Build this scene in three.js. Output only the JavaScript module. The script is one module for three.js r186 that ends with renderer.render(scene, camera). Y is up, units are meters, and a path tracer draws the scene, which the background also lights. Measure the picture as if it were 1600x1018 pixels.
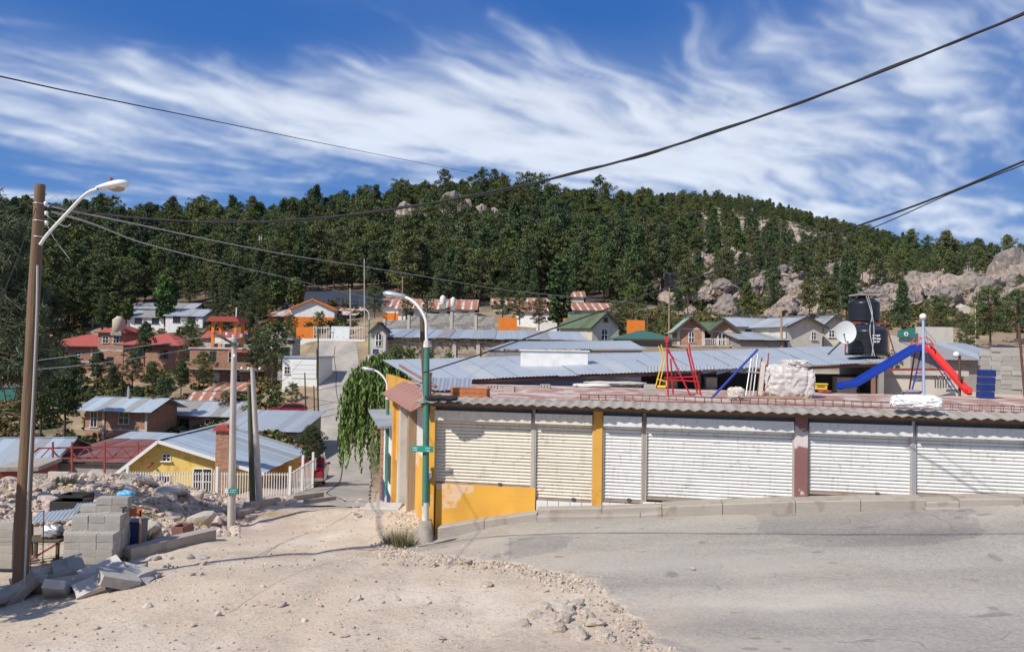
import * as THREE from 'three';
import { ImprovedNoise } from 'three/addons/math/ImprovedNoise.js';
import { mergeGeometries, mergeVertices, toCreasedNormals } from 'three/addons/utils/BufferGeometryUtils.js';

// ---------- camera, sky, sun, exposure ----------
const scene = new THREE.Scene();
const camera = new THREE.PerspectiveCamera(45.97, 1600 / 1018, 0.1, 4000);
const EYE = 5.6;
camera.position.set(0, EYE, 0);
camera.rotation.set(0.0258, 0, 0.016, 'YXZ');
camera.updateMatrixWorld();
const renderer = new THREE.WebGLRenderer();
renderer.toneMapping = THREE.LinearToneMapping;
renderer.toneMappingExposure = 1.1;
renderer.shadowMap.enabled = true;

const SUN = new THREE.Vector3(-0.53, 0.70, 0.47).normalize();
const sun = new THREE.DirectionalLight(new THREE.Color().setRGB(1, 0.945, 0.86), 4.6);
sun.position.copy(SUN).multiplyScalar(300).add(new THREE.Vector3(0, 0, -60));
sun.target.position.set(0, 0, -60);
sun.castShadow = true;
sun.shadow.mapSize.set(4096, 4096);
Object.assign(sun.shadow.camera, { left: -200, right: 200, top: 200, bottom: -200, near: 1, far: 900 });
scene.add(sun, sun.target);

let seed = 7;
const rnd = () => { seed = (seed + 0x6D2B79F5) | 0; let t = Math.imul(seed ^ (seed >>> 15), 1 | seed); t = (t + Math.imul(t ^ (t >>> 7), 61 | t)) ^ t; return ((t ^ (t >>> 14)) >>> 0) / 4294967296; };
const R = (a, b) => a + (b - a) * rnd();
const pick = (a) => a[Math.floor(rnd() * a.length)];
const IN = new ImprovedNoise();
const nz = (x, y = 0, z = 0) => IN.noise(x, y, z);
const fbm = (x, y, z = 0, o = 4) => { let s = 0, a = 0.5; for (let i = 0; i < o; i++) { s += a * nz(x, y, z + i * 7.3); x *= 2.03; y *= 2.03; a *= 0.5; } return s; };
const clamp = (v, a = 0, b = 1) => Math.min(b, Math.max(a, v));
const sm = (a, b, v) => { v = clamp((v - a) / (b - a)); return v * v * (3 - 2 * v); };
const lerp = (a, b, t) => a + (b - a) * t;

// the sky: clear high-altitude blue with torn streaks of cirrus
{
  const W = 2304, H = 1152, data = new Float32Array(W * H * 4);
  const blob = (az, el, a0, e0, wa, we) => Math.exp(-(((az - a0) / wa) ** 2) - ((el - e0) / we) ** 2);
  for (let j = 0; j < H; j++) {
    const el = ((j + 0.5) / H - 0.5) * Math.PI, y = Math.sin(el), c = Math.cos(el), e = el * 57.3;
    const t = Math.pow(clamp(1 - Math.max(y, 0)), 4.2);
    const b = [lerp(0.020, 0.15, t), lerp(0.108, 0.345, t), lerp(0.40, 0.68, t)];
    for (let i = 0; i < W; i++) {
      const k = (j * W + i) * 4, a = ((i + 0.5) / W - 0.5) * 2 * Math.PI, x = Math.cos(a) * c, z = Math.sin(a) * c;
      let r = b[0], g = b[1], bl = b[2];
      if (y > 0) {
        const az = Math.atan2(x, -z) * 57.3, q = 1 / (y + 0.10), X0 = x * q, Z0 = z * q;
        const wx = fbm(X0 * 0.9, Z0 * 0.9, 3.1, 4) * 0.33, wz = fbm(X0 * 0.9 + 9, Z0 * 0.9, 8.2, 4) * 0.33;
        const s = (X0 + wx) * 0.80 - (Z0 + wz) * 0.60, u = (X0 + wx) * 0.60 + (Z0 + wz) * 0.80;
        const big = fbm(s * 0.35 + 4.2, u * 0.75, 1.7, 3);
        const st = fbm(s * 1.0, u * 2.6, 5.5, 5), fine = fbm(s * 4.2 + st * 1.2, u * 10 + st, 2.2, 5), fib = fbm(s * 5 + wx * 4, u * 24 + wz * 5, 4.4, 3);
        let cov = -0.05 + big * 0.75 + 0.42 * blob(az, e, -24, 15.0, 12, 3.6) + 0.50 * blob(az, e, 14, 15.5, 22, 5.2) + 0.30 * blob(az, e, -3, 19, 10, 4) + 0.2 * blob(az, e, 30, 22, 10, 5)
          - 0.50 * blob(az, e, -18, 21.5, 13, 3.0) - 0.30 * blob(az, e, -13, 10.5, 8, 2) - 0.30 * blob(az, e, 4, 24.5, 14, 2.6) - 0.15 * blob(az, e, -2, 14, 4, 2) + 0.2 * sm(28, 45, e);
        const d = cov + st * 0.95 + fine * 0.62 + fib * 0.36, al = 0.85 * Math.pow(sm(-0.22, 0.78, d), 1.2) * sm(0, 6, e);
        r = lerp(r, 0.6, 0.2 * sm(-0.45, 0.6, cov + 0.5 * st)); g = lerp(g, 0.68, 0.2 * sm(-0.45, 0.6, cov + 0.5 * st)); bl = lerp(bl, 0.82, 0.2 * sm(-0.45, 0.6, cov + 0.5 * st));
        const sh = 0.90 + 0.2 * clamp(0.5 + fine * 1.1 + st * 0.5);
        r = lerp(r, 0.70 * sh, al); g = lerp(g, 0.76 * sh, al); bl = lerp(bl, 0.86 * sh, al);
      } else { const m = sm(0, -0.1, y); r = lerp(r, 0.16, m); g = lerp(g, 0.15, m); bl = lerp(bl, 0.14, m); }
      data[k] = r; data[k + 1] = g; data[k + 2] = bl; data[k + 3] = 1;
    }
  }
  const t = new THREE.DataTexture(data, W, H, THREE.RGBAFormat, THREE.FloatType);
  t.mapping = THREE.EquirectangularReflectionMapping; t.magFilter = t.minFilter = THREE.LinearFilter; t.wrapS = THREE.RepeatWrapping; t.needsUpdate = true;
  scene.background = t; scene.environment = t;
}

// ---------- helpers ----------
// a survey sight: the world point seen along a line of sight at a measured distance d (metres) in front of the viewpoint
const F = 1200, CP = camera.position.clone(), CQ = camera.quaternion.clone();
const ray = (px, py) => new THREE.Vector3((px - 800) / F, (509 - py) / F, -1).applyQuaternion(CQ);
const V = (px, py, d) => { const r = ray(px, py); return r.multiplyScalar(-d / r.z).add(CP); };
const v3 = (x, y, z) => new THREE.Vector3(x, y, z);
const lin = (r, g, b) => new THREE.Color().setRGB(r, g, b);

const used = {};
const numbered = (n) => { const k = (used[n] = (used[n] || 0) + 1) - 1; return k ? n + '_' + String(k).padStart(3, '0') : n; };
function thing(name, label, category, pos = [0, 0, 0], turn = 0, group) {
  const o = new THREE.Group(); o.name = numbered(name); scene.add(o);
  if (pos.isVector3) o.position.copy(pos); else o.position.set(...pos);
  o.rotation.y = turn; o.userData = { label, category }; if (group) o.userData.group = group;
  return o;
}
function tag(o, label, category, group) { o.userData.label = label; o.userData.category = category; if (group) o.userData.group = group; return o; }
function mesh(name, geos, mat, parent) {
  let g = Array.isArray(geos) ? mergeGeometries(geos.map(flat)) : geos;
  const m = new THREE.Mesh(g, mat); m.castShadow = m.receiveShadow = true;
  m.name = parent ? name : numbered(name); (parent || scene).add(m); return m;
}
function copyOf(o, pos, turn, label, group, scale) {
  const c = o.clone(); c.name = numbered(o.name.replace(/_\d{3}$/, '')); c.userData = { ...o.userData }; scene.add(c);
  if (pos) c.position.copy(pos.isVector3 ? pos : v3(...pos)); if (turn !== undefined) c.rotation.y = turn;
  if (label) c.userData.label = label; if (group) c.userData.group = group; if (scale) c.scale.set(...(Array.isArray(scale) ? scale : [scale, scale, scale]));
  return c;
}
const structure = (o) => { o.userData.kind = 'structure'; return o; };
// geometry attributes brought to one form so that anything merges: position, normal, uv (metres), no index
function flat(g) {
  if (g.index) g = g.toNonIndexed();
  for (const k of Object.keys(g.attributes)) if (!['position', 'normal', 'uv', 'color'].includes(k)) g.deleteAttribute(k);
  return g;
}
// texture coordinates in metres by the way each face points
function uvm(g) {
  g = flat(g); const p = g.attributes.position, n = p.count, uv = new Float32Array(n * 2), a = v3(), b = v3(), c = v3();
  for (let i = 0; i < n; i += 3) {
    a.fromBufferAttribute(p, i); b.fromBufferAttribute(p, i + 1); c.fromBufferAttribute(p, i + 2);
    const nn = b.clone().sub(a).cross(c.clone().sub(a)), ax = Math.abs(nn.x), ay = Math.abs(nn.y), az = Math.abs(nn.z);
    [a, b, c].forEach((q, k) => { const u = ay > ax && ay > az ? [q.x, q.z] : ax > az ? [q.z, q.y] : [q.x, q.y]; uv[(i + k) * 2] = u[0]; uv[(i + k) * 2 + 1] = u[1]; });
  }
  g.setAttribute('uv', new THREE.BufferAttribute(uv, 2)); return g;
}
const T = (g, x, y, z, rx = 0, ry = 0, rz = 0) => { if (rx || ry || rz) g.applyMatrix4(new THREE.Matrix4().makeRotationFromEuler(new THREE.Euler(rx, ry, rz, 'YXZ'))); return g.translate(x, y, z); };
const box = (w, h, d, x = 0, y = 0, z = 0, rx = 0, ry = 0, rz = 0) => T(uvm(new THREE.BoxGeometry(w, h, d)), x, y, z, rx, ry, rz);   // centred
function cbox(w, h, d, c = 0.01) {   // chamfered box, centred
  const s = new THREE.Shape(), a = w / 2 - c, b = h / 2 - c;
  s.moveTo(-a, -b); s.lineTo(a, -b); s.lineTo(a, b); s.lineTo(-a, b); s.closePath();
  const g = new THREE.ExtrudeGeometry(s, { depth: d - 2 * c, bevelEnabled: true, bevelThickness: c, bevelSize: c, bevelSegments: 1 });
  return uvm(g.translate(0, 0, -d / 2 + c));
}
function bar(a, b, r0, r1 = r0, seg = 6) {   // a round bar from a to b
  const d = b.clone().sub(a), L = d.length(), g = new THREE.CylinderGeometry(r1, r0, L, seg, 1);
  g.applyQuaternion(new THREE.Quaternion().setFromUnitVectors(v3(0, 1, 0), d.normalize()));
  return flat(g.translate((a.x + b.x) / 2, (a.y + b.y) / 2, (a.z + b.z) / 2));
}
function beam(a, b, w, h = w) {   // a square bar from a to b
  const L = a.distanceTo(b), m = new THREE.Matrix4().lookAt(b, a, Math.abs(b.y - a.y) > 0.98 * L ? v3(1, 0, 0) : v3(0, 1, 0));
  const g = uvm(new THREE.BoxGeometry(w, h, L)); g.applyMatrix4(m); return g.translate((a.x + b.x) / 2, (a.y + b.y) / 2, (a.z + b.z) / 2);
}
const tube = (pts, r, seg = 40, rs = 6, closed = false) => flat(new THREE.TubeGeometry(new THREE.CatmullRomCurve3(pts, closed), seg, r, rs, closed));
const lathe = (pts, seg = 20) => flat(new THREE.LatheGeometry(pts.map((p) => new THREE.Vector2(...p)), seg));
function paint(g, f) {   // vertex colours from position
  const p = g.attributes.position, c = new Float32Array(p.count * 3); const q = v3();
  for (let i = 0; i < p.count; i++) { q.fromBufferAttribute(p, i); const k = f(q, i); c[i * 3] = k[0]; c[i * 3 + 1] = k[1]; c[i * 3 + 2] = k[2]; }
  g.setAttribute('color', new THREE.BufferAttribute(c, 3)); return g;
}
function prism(pts, depth) { const s = new THREE.Shape(pts.map((p) => new THREE.Vector2(...p))); return uvm(new THREE.ExtrudeGeometry(s, { depth, bevelEnabled: false })); }
// sheet of corrugated metal or fibre cement on four corners: waves run along u, ridges along v (a -> b is u, a -> c is v)
function corr(a, b, c, d, period, amp, th = 0.012, vs = 1) {
  const wu = a.distanceTo(b), nu = Math.max(4, Math.round(wu / period) * 4), P = [], N = b.clone().sub(a).cross(c.clone().sub(a)).normalize(), idx = [], uv = [];
  if (N.y < 0) N.negate();
  for (const o of [0, -th]) for (let j = 0; j <= vs; j++) for (let i = 0; i <= nu; i++) {
    const u = i / nu, v = j / vs, q = a.clone().lerp(b, u).lerp(c.clone().lerp(d, u), v).addScaledVector(N, amp * Math.sin(u * Math.round(wu / period) * 2 * Math.PI) + o);
    P.push(q.x, q.y, q.z); uv.push(u * wu, v * a.distanceTo(c));
  }
  const S = (nu + 1) * (vs + 1), id = (l, i, j) => l * S + j * (nu + 1) + i, quad = (p, q, r, s) => idx.push(p, q, r, q, s, r);
  for (let j = 0; j < vs; j++) for (let i = 0; i < nu; i++) { quad(id(0, i, j), id(0, i + 1, j), id(0, i, j + 1), id(0, i + 1, j + 1)); quad(id(1, i, j), id(1, i, j + 1), id(1, i + 1, j), id(1, i + 1, j + 1)); }
  for (let i = 0; i < nu; i++) { quad(id(0, i, 0), id(1, i, 0), id(0, i + 1, 0), id(1, i + 1, 0)); quad(id(0, i, vs), id(0, i + 1, vs), id(1, i, vs), id(1, i + 1, vs)); }
  const g = new THREE.BufferGeometry(); g.setAttribute('position', new THREE.Float32BufferAttribute(P, 3)); g.setAttribute('uv', new THREE.Float32BufferAttribute(uv, 2)); g.setIndex(idx);
  g.computeVertexNormals(); return flat(g);
}

// ---------- textures and materials ----------
function hsh(i, j, s) { let n = (Math.imul(i, 374761393) + Math.imul(j, 668265263) + Math.imul(s, 1274126177)) | 0; n = Math.imul(n ^ (n >>> 13), 1274126177); return ((n ^ (n >>> 16)) >>> 0) / 4294967295; }
function tn(x, y, p, s) {   // tileable value noise, period p
  const i = Math.floor(x), j = Math.floor(y), u = x - i, v = y - j, a = u * u * (3 - 2 * u), b = v * v * (3 - 2 * v), i0 = ((i % p) + p) % p, i1 = (i0 + 1) % p, j0 = ((j % p) + p) % p, j1 = (j0 + 1) % p;
  const p0 = hsh(i0, j0, s), p1 = hsh(i1, j0, s), q0 = hsh(i0, j1, s), q1 = hsh(i1, j1, s), m = p0 + (p1 - p0) * a;
  return m + (q0 + (q1 - q0) * a - m) * b;
}
const tf = (u, v, p, s, o = 4) => { let r = 0, a = 0.5, t = 0; for (let i = 0; i < o; i++) { r += a * tn(u * p, v * p, p, s + i); t += a; a *= 0.55; p *= 2; } return r / t; };
const enc = (c) => { c = clamp(c); return Math.round(255 * (c <= 0.0031308 ? 12.92 * c : 1.055 * Math.pow(c, 1 / 2.4) - 0.055)); };
function tex(n, tile, f, srgb = true, m = n) {
  const d = new Uint8Array(n * m * 4);
  for (let j = 0; j < m; j++) for (let i = 0; i < n; i++) { const c = f(i / n, j / m), k = (j * n + i) * 4; for (let q = 0; q < 3; q++) d[k + q] = srgb ? enc(c[q]) : Math.round(255 * clamp(c[q])); d[k + 3] = 255; }
  const t = new THREE.DataTexture(d, n, m); t.wrapS = t.wrapT = THREE.RepeatWrapping; t.magFilter = THREE.LinearFilter; t.minFilter = THREE.LinearMipmapLinearFilter;
  if (srgb) t.colorSpace = THREE.SRGBColorSpace; const [tx, ty] = Array.isArray(tile) ? tile : [tile, tile]; t.repeat.set(1 / tx, 1 / ty); t.needsUpdate = true; return t;
}
const g3 = (v) => [v, v, v], mul = (c, k) => [c[0] * k, c[1] * k, c[2] * k], mix3 = (a, b, t) => [lerp(a[0], b[0], t), lerp(a[1], b[1], t), lerp(a[2], b[2], t)];
const std = (o) => new THREE.MeshStandardMaterial({ roughness: 0.85, side: THREE.DoubleSide, ...o });
const grainB = tex(256, 0.6, (u, v) => g3(tf(u, v, 16, 3, 4)), false);
const grainC = tex(512, 2.2, (u, v) => g3(0.78 + 0.36 * tf(u, v, 6, 11, 6)));        // mottled multiplier for paint, concrete, plaster
const stainC = tex(512, 3.1, (u, v) => { const a = tf(u, v, 4, 21, 6), s = sm(0.55, 0.75, tf(u, v * 0.5, 8, 5, 5)); return mix3(g3(0.82 + 0.3 * a), [0.62, 0.52, 0.42], s * 0.55); });
const dirtC = tex(1536, 11.3, (u, v) => { const a = tf(u, v, 7, 31, 7), b = tf(u, v, 160, 41, 3), c = tn(u * 900, v * 900, 900, 43), s = sm(0.66, 0.74, tf(u, v, 220, 51, 2)), dk = sm(0.70, 0.76, tf(u, v, 130, 57, 2)); return mul(mix3(mix3([0.94, 0.90, 0.86], [1.12, 1.08, 1.02], s), [0.62, 0.55, 0.48], 0.5 * dk), 0.60 + 0.46 * a + 0.26 * b + 0.2 * (c - 0.5)); });
const dirtB = tex(1024, 5.3, (u, v) => g3(0.5 * tf(u, v, 20, 31, 5) + 0.35 * sm(0.6, 0.72, tf(u, v, 90, 51, 2)) + 0.2 * tf(u, v, 128, 9, 2)), false);
const aspC = tex(1024, 3.7, (u, v) => { const a = tf(u, v, 4, 61, 6), b = tf(u, v, 220, 71, 2), s = sm(0.72, 0.8, tf(u, v, 180, 81, 2)); return mul([1, 0.985, 0.96], 0.55 + 0.42 * a + 0.34 * b + 0.4 * s); });
const aspB = tex(1024, 3.7, (u, v) => g3(0.6 * tf(u, v, 200, 71, 2) + 0.4 * tf(u, v, 30, 61, 3)), false);
// one sheet of asphalt 36 x 24 m: aggregate, worn lanes, patches, hairline cracks, oil and washed-in dust
const roadC = tex(1792, [36, 24], (u, v) => {
  const x = u * 36, y = v * 24, a = tf(u, v, 9, 61, 5), b = tn(u * 1400, v * 930, 4096, 7), c = tn(u * 700, v * 460, 4096, 17), w = tf(u, v * 1.2, 26, 5, 3);
  const wx = x + 1.6 * (tf(u, v, 14, 201, 3) - 0.5) * 3, wy = y + 1.6 * (tf(u, v, 14, 211, 3) - 0.5) * 3, n1 = Math.abs(tn(wx * 0.13, wy * 0.75, 512, 221) - 0.5), n2 = Math.abs(tn(wx * 0.55 + 9, wy * 0.12, 512, 231) - 0.5), cr = (1 - sm(0.002, 0.010, n1)) * sm(0.45, 0.6, tf(u, v, 5, 241, 2)) + (1 - sm(0.002, 0.008, n2)) * sm(0.5, 0.62, tf(u, v, 6, 251, 2));
  const lane = Math.sin((y + 0.10 * x + 0.8 * w) * 2.1), patch = sm(0.62, 0.635, tn(u * 7 + 0.3 * w, v * 6, 64, 261)), oil = sm(0.80, 0.86, tf(u, v, 60, 271, 2));
  let k = 0.56 + 0.50 * a + 0.26 * (b - 0.5) + 0.16 * (c - 0.5) + 0.07 * lane + 0.10 * w;
  let col = mul(mix3([1, 0.985, 0.955], [1.06, 1.0, 0.92], sm(0.5, 0.7, a)), k); col = mix3(col, mul([0.9, 0.9, 0.92], k * 0.80), 0.7 * patch); col = mix3(col, [0.30, 0.28, 0.26], 0.45 * clamp(cr)); return mix3(col, [0.34, 0.33, 0.32], 0.5 * oil);
}, true, 1280);
const brickMap = (c, m, bw = 0.24, bh = 0.08) => tex(256, [bw * 8, bh * 16], (u, v) => {
  const row = Math.floor(v * 16), x = u * 8 + (row % 2) * 0.5, fx = x - Math.floor(x), fy = v * 16 - row, e = Math.min(fx * bw / bh, (1 - fx) * bw / bh, fy, 1 - fy);
  return mul(mix3(m, mul(c, 0.62 + 0.75 * tn(Math.floor(x) % 8, row, 16, 5)), sm(0.05, 0.16, e)), 0.8 + 0.4 * tf(u, v, 8, 3, 4));
});
const brickT = brickMap([0.34, 0.135, 0.07], [0.42, 0.35, 0.28]), blockT = brickMap([0.34, 0.32, 0.29], [0.24, 0.22, 0.20], 0.41, 0.21), tanBlockT = brickMap([0.36, 0.29, 0.22], [0.24, 0.2, 0.16], 0.41, 0.16);
const tinC = tex(512, [6.4, 6.4], (u, v) => { const st = tn(u * 8, 0, 8, 77), a = tf(u, v, 6, 91, 5), dr = sm(0.6, 0.8, tf(u, v * 0.25, 32, 17, 3)); return mix3(mul([0.97, 1, 1.04], 0.72 + 0.22 * st + 0.26 * a), [0.68, 0.6, 0.52], dr * 0.35); });
const tinB = tex(256, [1.52, 1.52], (u) => g3(0.5 + 0.5 * Math.sin(u * 2 * Math.PI * 20)), false);
const rustC = tex(512, [7, 5], (u, v) => { const st = tn(u * 9, 0, 9, 7), a = tf(u, v, 8, 19, 5), r = sm(0.42, 0.62, tn(u * 18, v * 0.6, 18, 29) * 0.6 + a * 0.5 - 0.05); return mix3(mul([0.62, 0.60, 0.57], 0.7 + 0.4 * st), mul([0.36, 0.15, 0.09], 0.7 + 0.6 * a), r); });
const woodC = tex(256, [0.5, 3], (u, v) => mul([1, 0.9, 0.8], 0.5 + 0.7 * tf(u * 1, v * 0.12, 24, 3, 4)));
const rockC = tex(512, 7, (u, v) => { const a = tf(u, v, 6, 101, 6), s = tf(u, v * 0.3, 14, 113, 4); return mul(mix3([1.0, 0.9, 0.82], [0.75, 0.74, 0.74], sm(0.35, 0.65, s)), 0.55 + 0.75 * a); });
const rockB = tex(512, 7, (u, v) => g3(tf(u, v, 10, 101, 6)), false);

const grimeC = tex(1024, [6.1, 3.3], (u, v) => { const a = tf(u, v, 5, 301, 5), st = sm(0.55, 0.8, tf(u, v * 0.08, 90, 311, 3)), sp = sm(0.70, 0.78, tf(u, v, 40, 321, 3)); return mix3(mix3(g3(0.84 + 0.26 * a), [0.72, 0.66, 0.58], 0.45 * st), [0.50, 0.38, 0.28], 0.4 * sp); });
const M = {};
const plain = (r, g, b, o = {}) => std({ color: lin(r, g, b), ...o });
const mott = (r, g, b, o = {}) => std({ color: lin(r, g, b), map: grainC, bumpMap: grainB, bumpScale: 0.004, ...o });
Object.assign(M, {
  concrete: mott(0.36, 0.32, 0.275, { map: stainC, bumpScale: 0.008 }), paleConcrete: mott(0.5, 0.46, 0.41), block: mott(0.40, 0.375, 0.335, { bumpScale: 0.006 }),
  yellow: mott(0.64, 0.34, 0.06, { map: stainC }), oldWhite: mott(0.68, 0.65, 0.6, { map: stainC }), white: mott(0.76, 0.75, 0.72), tileWhite: mott(0.72, 0.72, 0.70, { roughness: 0.35 }),
  cream: mott(0.70, 0.645, 0.54, { map: grimeC, roughness: 0.5 }), shut: mott(0.71, 0.71, 0.685, { map: grimeC, roughness: 0.5 }), jamb: mott(0.42, 0.39, 0.35, { roughness: 0.6 }), darkJamb: plain(0.07, 0.07, 0.07),
  fibre: mott(0.35, 0.31, 0.265, { map: stainC }), slab: mott(0.40, 0.19, 0.145, { map: stainC }), redwood: mott(0.30, 0.16, 0.13, { map: stainC }), dark: plain(0.03, 0.028, 0.026), soot: plain(0.08, 0.07, 0.06),
  tin: std({ color: lin(0.40, 0.43, 0.46), map: tinC, roughness: 0.5, metalness: 0.25 }), tinFar: std({ color: lin(0.40, 0.43, 0.46), map: tinC, bumpMap: tinB, bumpScale: 0.012, roughness: 0.5, metalness: 0.2 }),
  tinBlue: std({ color: lin(0.40, 0.46, 0.51), map: tinC, bumpMap: tinB, bumpScale: 0.012, roughness: 0.5, metalness: 0.15 }), zinc: std({ color: lin(0.44, 0.45, 0.46), map: tinC, roughness: 0.42, metalness: 0.5 }),
  rust: std({ map: rustC, bumpMap: tinB, bumpScale: 0.012, roughness: 0.75 }), maroonTin: mott(0.22, 0.10, 0.085, { roughness: 0.6 }),
  brick: std({ map: brickT }), blockWall: std({ map: blockT }), tanBlock: std({ map: tanBlockT }), redRoof: mott(0.42, 0.085, 0.065, { bumpMap: tinB, bumpScale: 0.02 }), greenRoof: mott(0.045, 0.13, 0.09, { bumpMap: tinB, bumpScale: 0.015, roughness: 0.6 }),
  paleGreenRoof: mott(0.36, 0.52, 0.46, { bumpMap: tinB, bumpScale: 0.015, roughness: 0.6 }), olive: mott(0.10, 0.14, 0.08, { bumpMap: tinB, bumpScale: 0.015 }), navyRoof: mott(0.025, 0.035, 0.05, { roughness: 0.6 }),
  orange: mott(0.72, 0.20, 0.025), cyellow: mott(0.72, 0.50, 0.12), houseYellow: mott(0.74, 0.54, 0.15, { map: stainC }), palePlaster: mott(0.55, 0.51, 0.44), greyPlaster: mott(0.30, 0.28, 0.26, { map: stainC }),
  glass: std({ color: lin(0.025, 0.03, 0.035), roughness: 0.12, metalness: 0 }), frame: plain(0.72, 0.71, 0.68), darkFrame: plain(0.06, 0.05, 0.045),
  green: mott(0.055, 0.20, 0.145, { roughness: 0.55 }), lampWhite: plain(0.74, 0.74, 0.72, { roughness: 0.4 }), steel: plain(0.55, 0.56, 0.56, { roughness: 0.35, metalness: 0.6 }), signGreen: plain(0.02, 0.28, 0.20, { roughness: 0.4 }),
  wood: std({ color: lin(0.21, 0.145, 0.095), map: woodC, bumpMap: woodC, bumpScale: 0.02 }), darkWood: std({ color: lin(0.10, 0.085, 0.06), map: woodC }), paleWood: std({ color: lin(0.38, 0.29, 0.2), map: woodC }),
  blackPlastic: plain(0.012, 0.014, 0.018, { roughness: 0.32 }), red: plain(0.55, 0.02, 0.025, { roughness: 0.35 }), slideRed: mott(0.60, 0.016, 0.014, { map: stainC, roughness: 0.45, bumpScale: 0.001 }), slideBlue: mott(0.014, 0.055, 0.38, { map: stainC, roughness: 0.45, bumpScale: 0.001 }),
  blue: plain(0.02, 0.04, 0.30, { roughness: 0.4 }), paleBlue: plain(0.36, 0.44, 0.66, { roughness: 0.4 }), playYellow: plain(0.78, 0.50, 0.04, { roughness: 0.4 }), rebar: plain(0.13, 0.06, 0.04), rustRed: plain(0.28, 0.06, 0.045),
  tarp: mott(0.56, 0.53, 0.50, { roughness: 0.5 }), skyTarp: plain(0.12, 0.42, 0.66, { roughness: 0.5 }), cable: plain(0.02, 0.02, 0.022), paleCable: plain(0.42, 0.42, 0.41), carRed: new THREE.MeshPhysicalMaterial({ color: lin(0.26, 0.006, 0.014), roughness: 0.35, clearcoat: 1, clearcoatRoughness: 0.08 }),
  rubber: plain(0.02, 0.02, 0.02), chrome: plain(0.6, 0.6, 0.6, { roughness: 0.2, metalness: 0.9 }), tail: plain(0.5, 0.01, 0.01, { roughness: 0.2 }), teal: mott(0.03, 0.17, 0.15), bark: std({ color: lin(0.085, 0.06, 0.045), map: woodC }), paleBark: std({ color: lin(0.2, 0.16, 0.12), map: woodC }),
  rustRail: mott(0.33, 0.26, 0.21, { map: stainC }), crateBlue: plain(0.018, 0.035, 0.15, { roughness: 0.45 }), navyPaint: mott(0.03, 0.05, 0.16), terra: mott(0.46, 0.17, 0.07, { map: woodC }),
});
// ---------- terrain ----------
// spot heights (line of sight, distance): the corner, the dip of the street, the far bank, the village and the wooded hill
const CT = [[0, 1018, 12.6], [420, 1018, 12.5], [800, 1018, 12.4], [1200, 1018, 12.4], [1600, 1018, 12.4], [0, 950, 16.3], [30, 930, 17], [140, 888, 20], [250, 905, 17.5], [420, 905, 17], [600, 890, 18.5], [750, 920, 16.5], [1000, 920, 16.2],
  [1300, 900, 16.5], [1600, 890, 16.5], [650, 850, 23.2], [760, 835, 22.3], [840, 822, 22.2], [1030, 812, 21.6], [1240, 807, 21], [1600, 803, 19.5], [600, 832, 24], [520, 838, 24], [470, 830, 27], [380, 832, 27], [300, 845, 23], [200, 838, 24.5], [60, 830, 24],
  [361, 829, 30], [530, 795, 32], [480, 800, 33], [400, 806, 34], [120, 748, 33], [20, 752, 33], [230, 752, 35], [300, 775, 34], [180, 790, 29], [60, 785, 28], [330, 790, 46], [420, 788, 45], [250, 790, 50], [130, 790, 48],
  [420, 700, 68], [300, 700, 75], [150, 695, 86], [60, 690, 90], [-100, 690, 90], [450, 658, 88], [330, 690, 84], [380, 640, 100], [470, 588, 101], [200, 655, 100], [60, 640, 105], [-60, 660, 100], [380, 600, 112], [300, 605, 110], [200, 592, 126], [60, 600, 126], [-80, 600, 126],
  [465, 530, 128], [490, 503, 140], [350, 520, 140], [200, 520, 150], [40, 530, 150], [-150, 525, 150], [620, 560, 62], [750, 560, 62], [900, 560, 62], [690, 524, 78], [560, 510, 130], [690, 500, 122], [900, 507, 122], [1000, 512, 112], [940, 534, 86], [1100, 540, 82], [1300, 545, 82], [1500, 550, 82], [1750, 560, 82],
  [700, 640, 36], [1000, 640, 34], [1300, 640, 33], [1650, 640, 33], [1000, 590, 48], [1350, 590, 48], [1700, 600, 48], [1350, 505, 112], [1500, 505, 105], [1700, 500, 105], [1850, 500, 105],
  [0, 470, 190], [200, 460, 190], [400, 450, 190], [600, 445, 190], [800, 440, 190], [1000, 445, 180], [1200, 448, 175], [1400, 456, 165], [1600, 462, 160], [1800, 462, 160],
  [0, 372, 330], [100, 370, 330], [200, 370, 330], [300, 378, 330], [400, 366, 330], [550, 353, 320], [650, 341, 310], [760, 341, 310], [900, 347, 320], [1000, 351, 330], [1150, 364, 330], [1250, 388, 330], [1350, 412, 310], [1450, 424, 290], [1600, 422, 270], [1800, 418, 270], [-200, 360, 330],
  [650, 360, 298], [760, 360, 298], [1500, 442, 215], [1600, 440, 210], [1350, 432, 240], [200, 428, 240], [400, 418, 240], [600, 408, 240], [800, 404, 240], [1000, 408, 235], [1180, 418, 230],
  [0, 372, 420], [400, 372, 420], [800, 352, 420], [1200, 408, 420], [1600, 436, 400], [950, 335, 640], [1080, 322, 640], [1180, 332, 640], [1300, 375, 640], [700, 345, 640], [400, 380, 640], [0, 385, 640], [1500, 425, 640], [1800, 430, 640]];
const pts = CT.map((c) => { const p = V(...c); return [p.x, -p.z, p.y]; });
for (const p of [[0, 4, 2.6], [-12, 4, 2.4], [14, 4, 2.6], [0, -10, 3], [-40, -5, 2.5], [40, -5, 3], [-30, 12, 0.6], [-40, 30, -2.5], [-60, 60, -7], [36, 15, 1.6], [45, 30, 1.8], [-200, 1100, 60], [200, 1100, 60], [900, 900, 60], [-900, 900, 60], [-400, 300, 40], [500, 300, 40], [0, -200, 6], [-300, -100, 6], [300, -100, 6], [-200, 100, 0], [200, 80, 6]]) pts.push(p);
const phi = (r2, s) => Math.sqrt(r2 + s);
const soft = (d) => 1.5 + 0.0009 * d * d;
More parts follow.
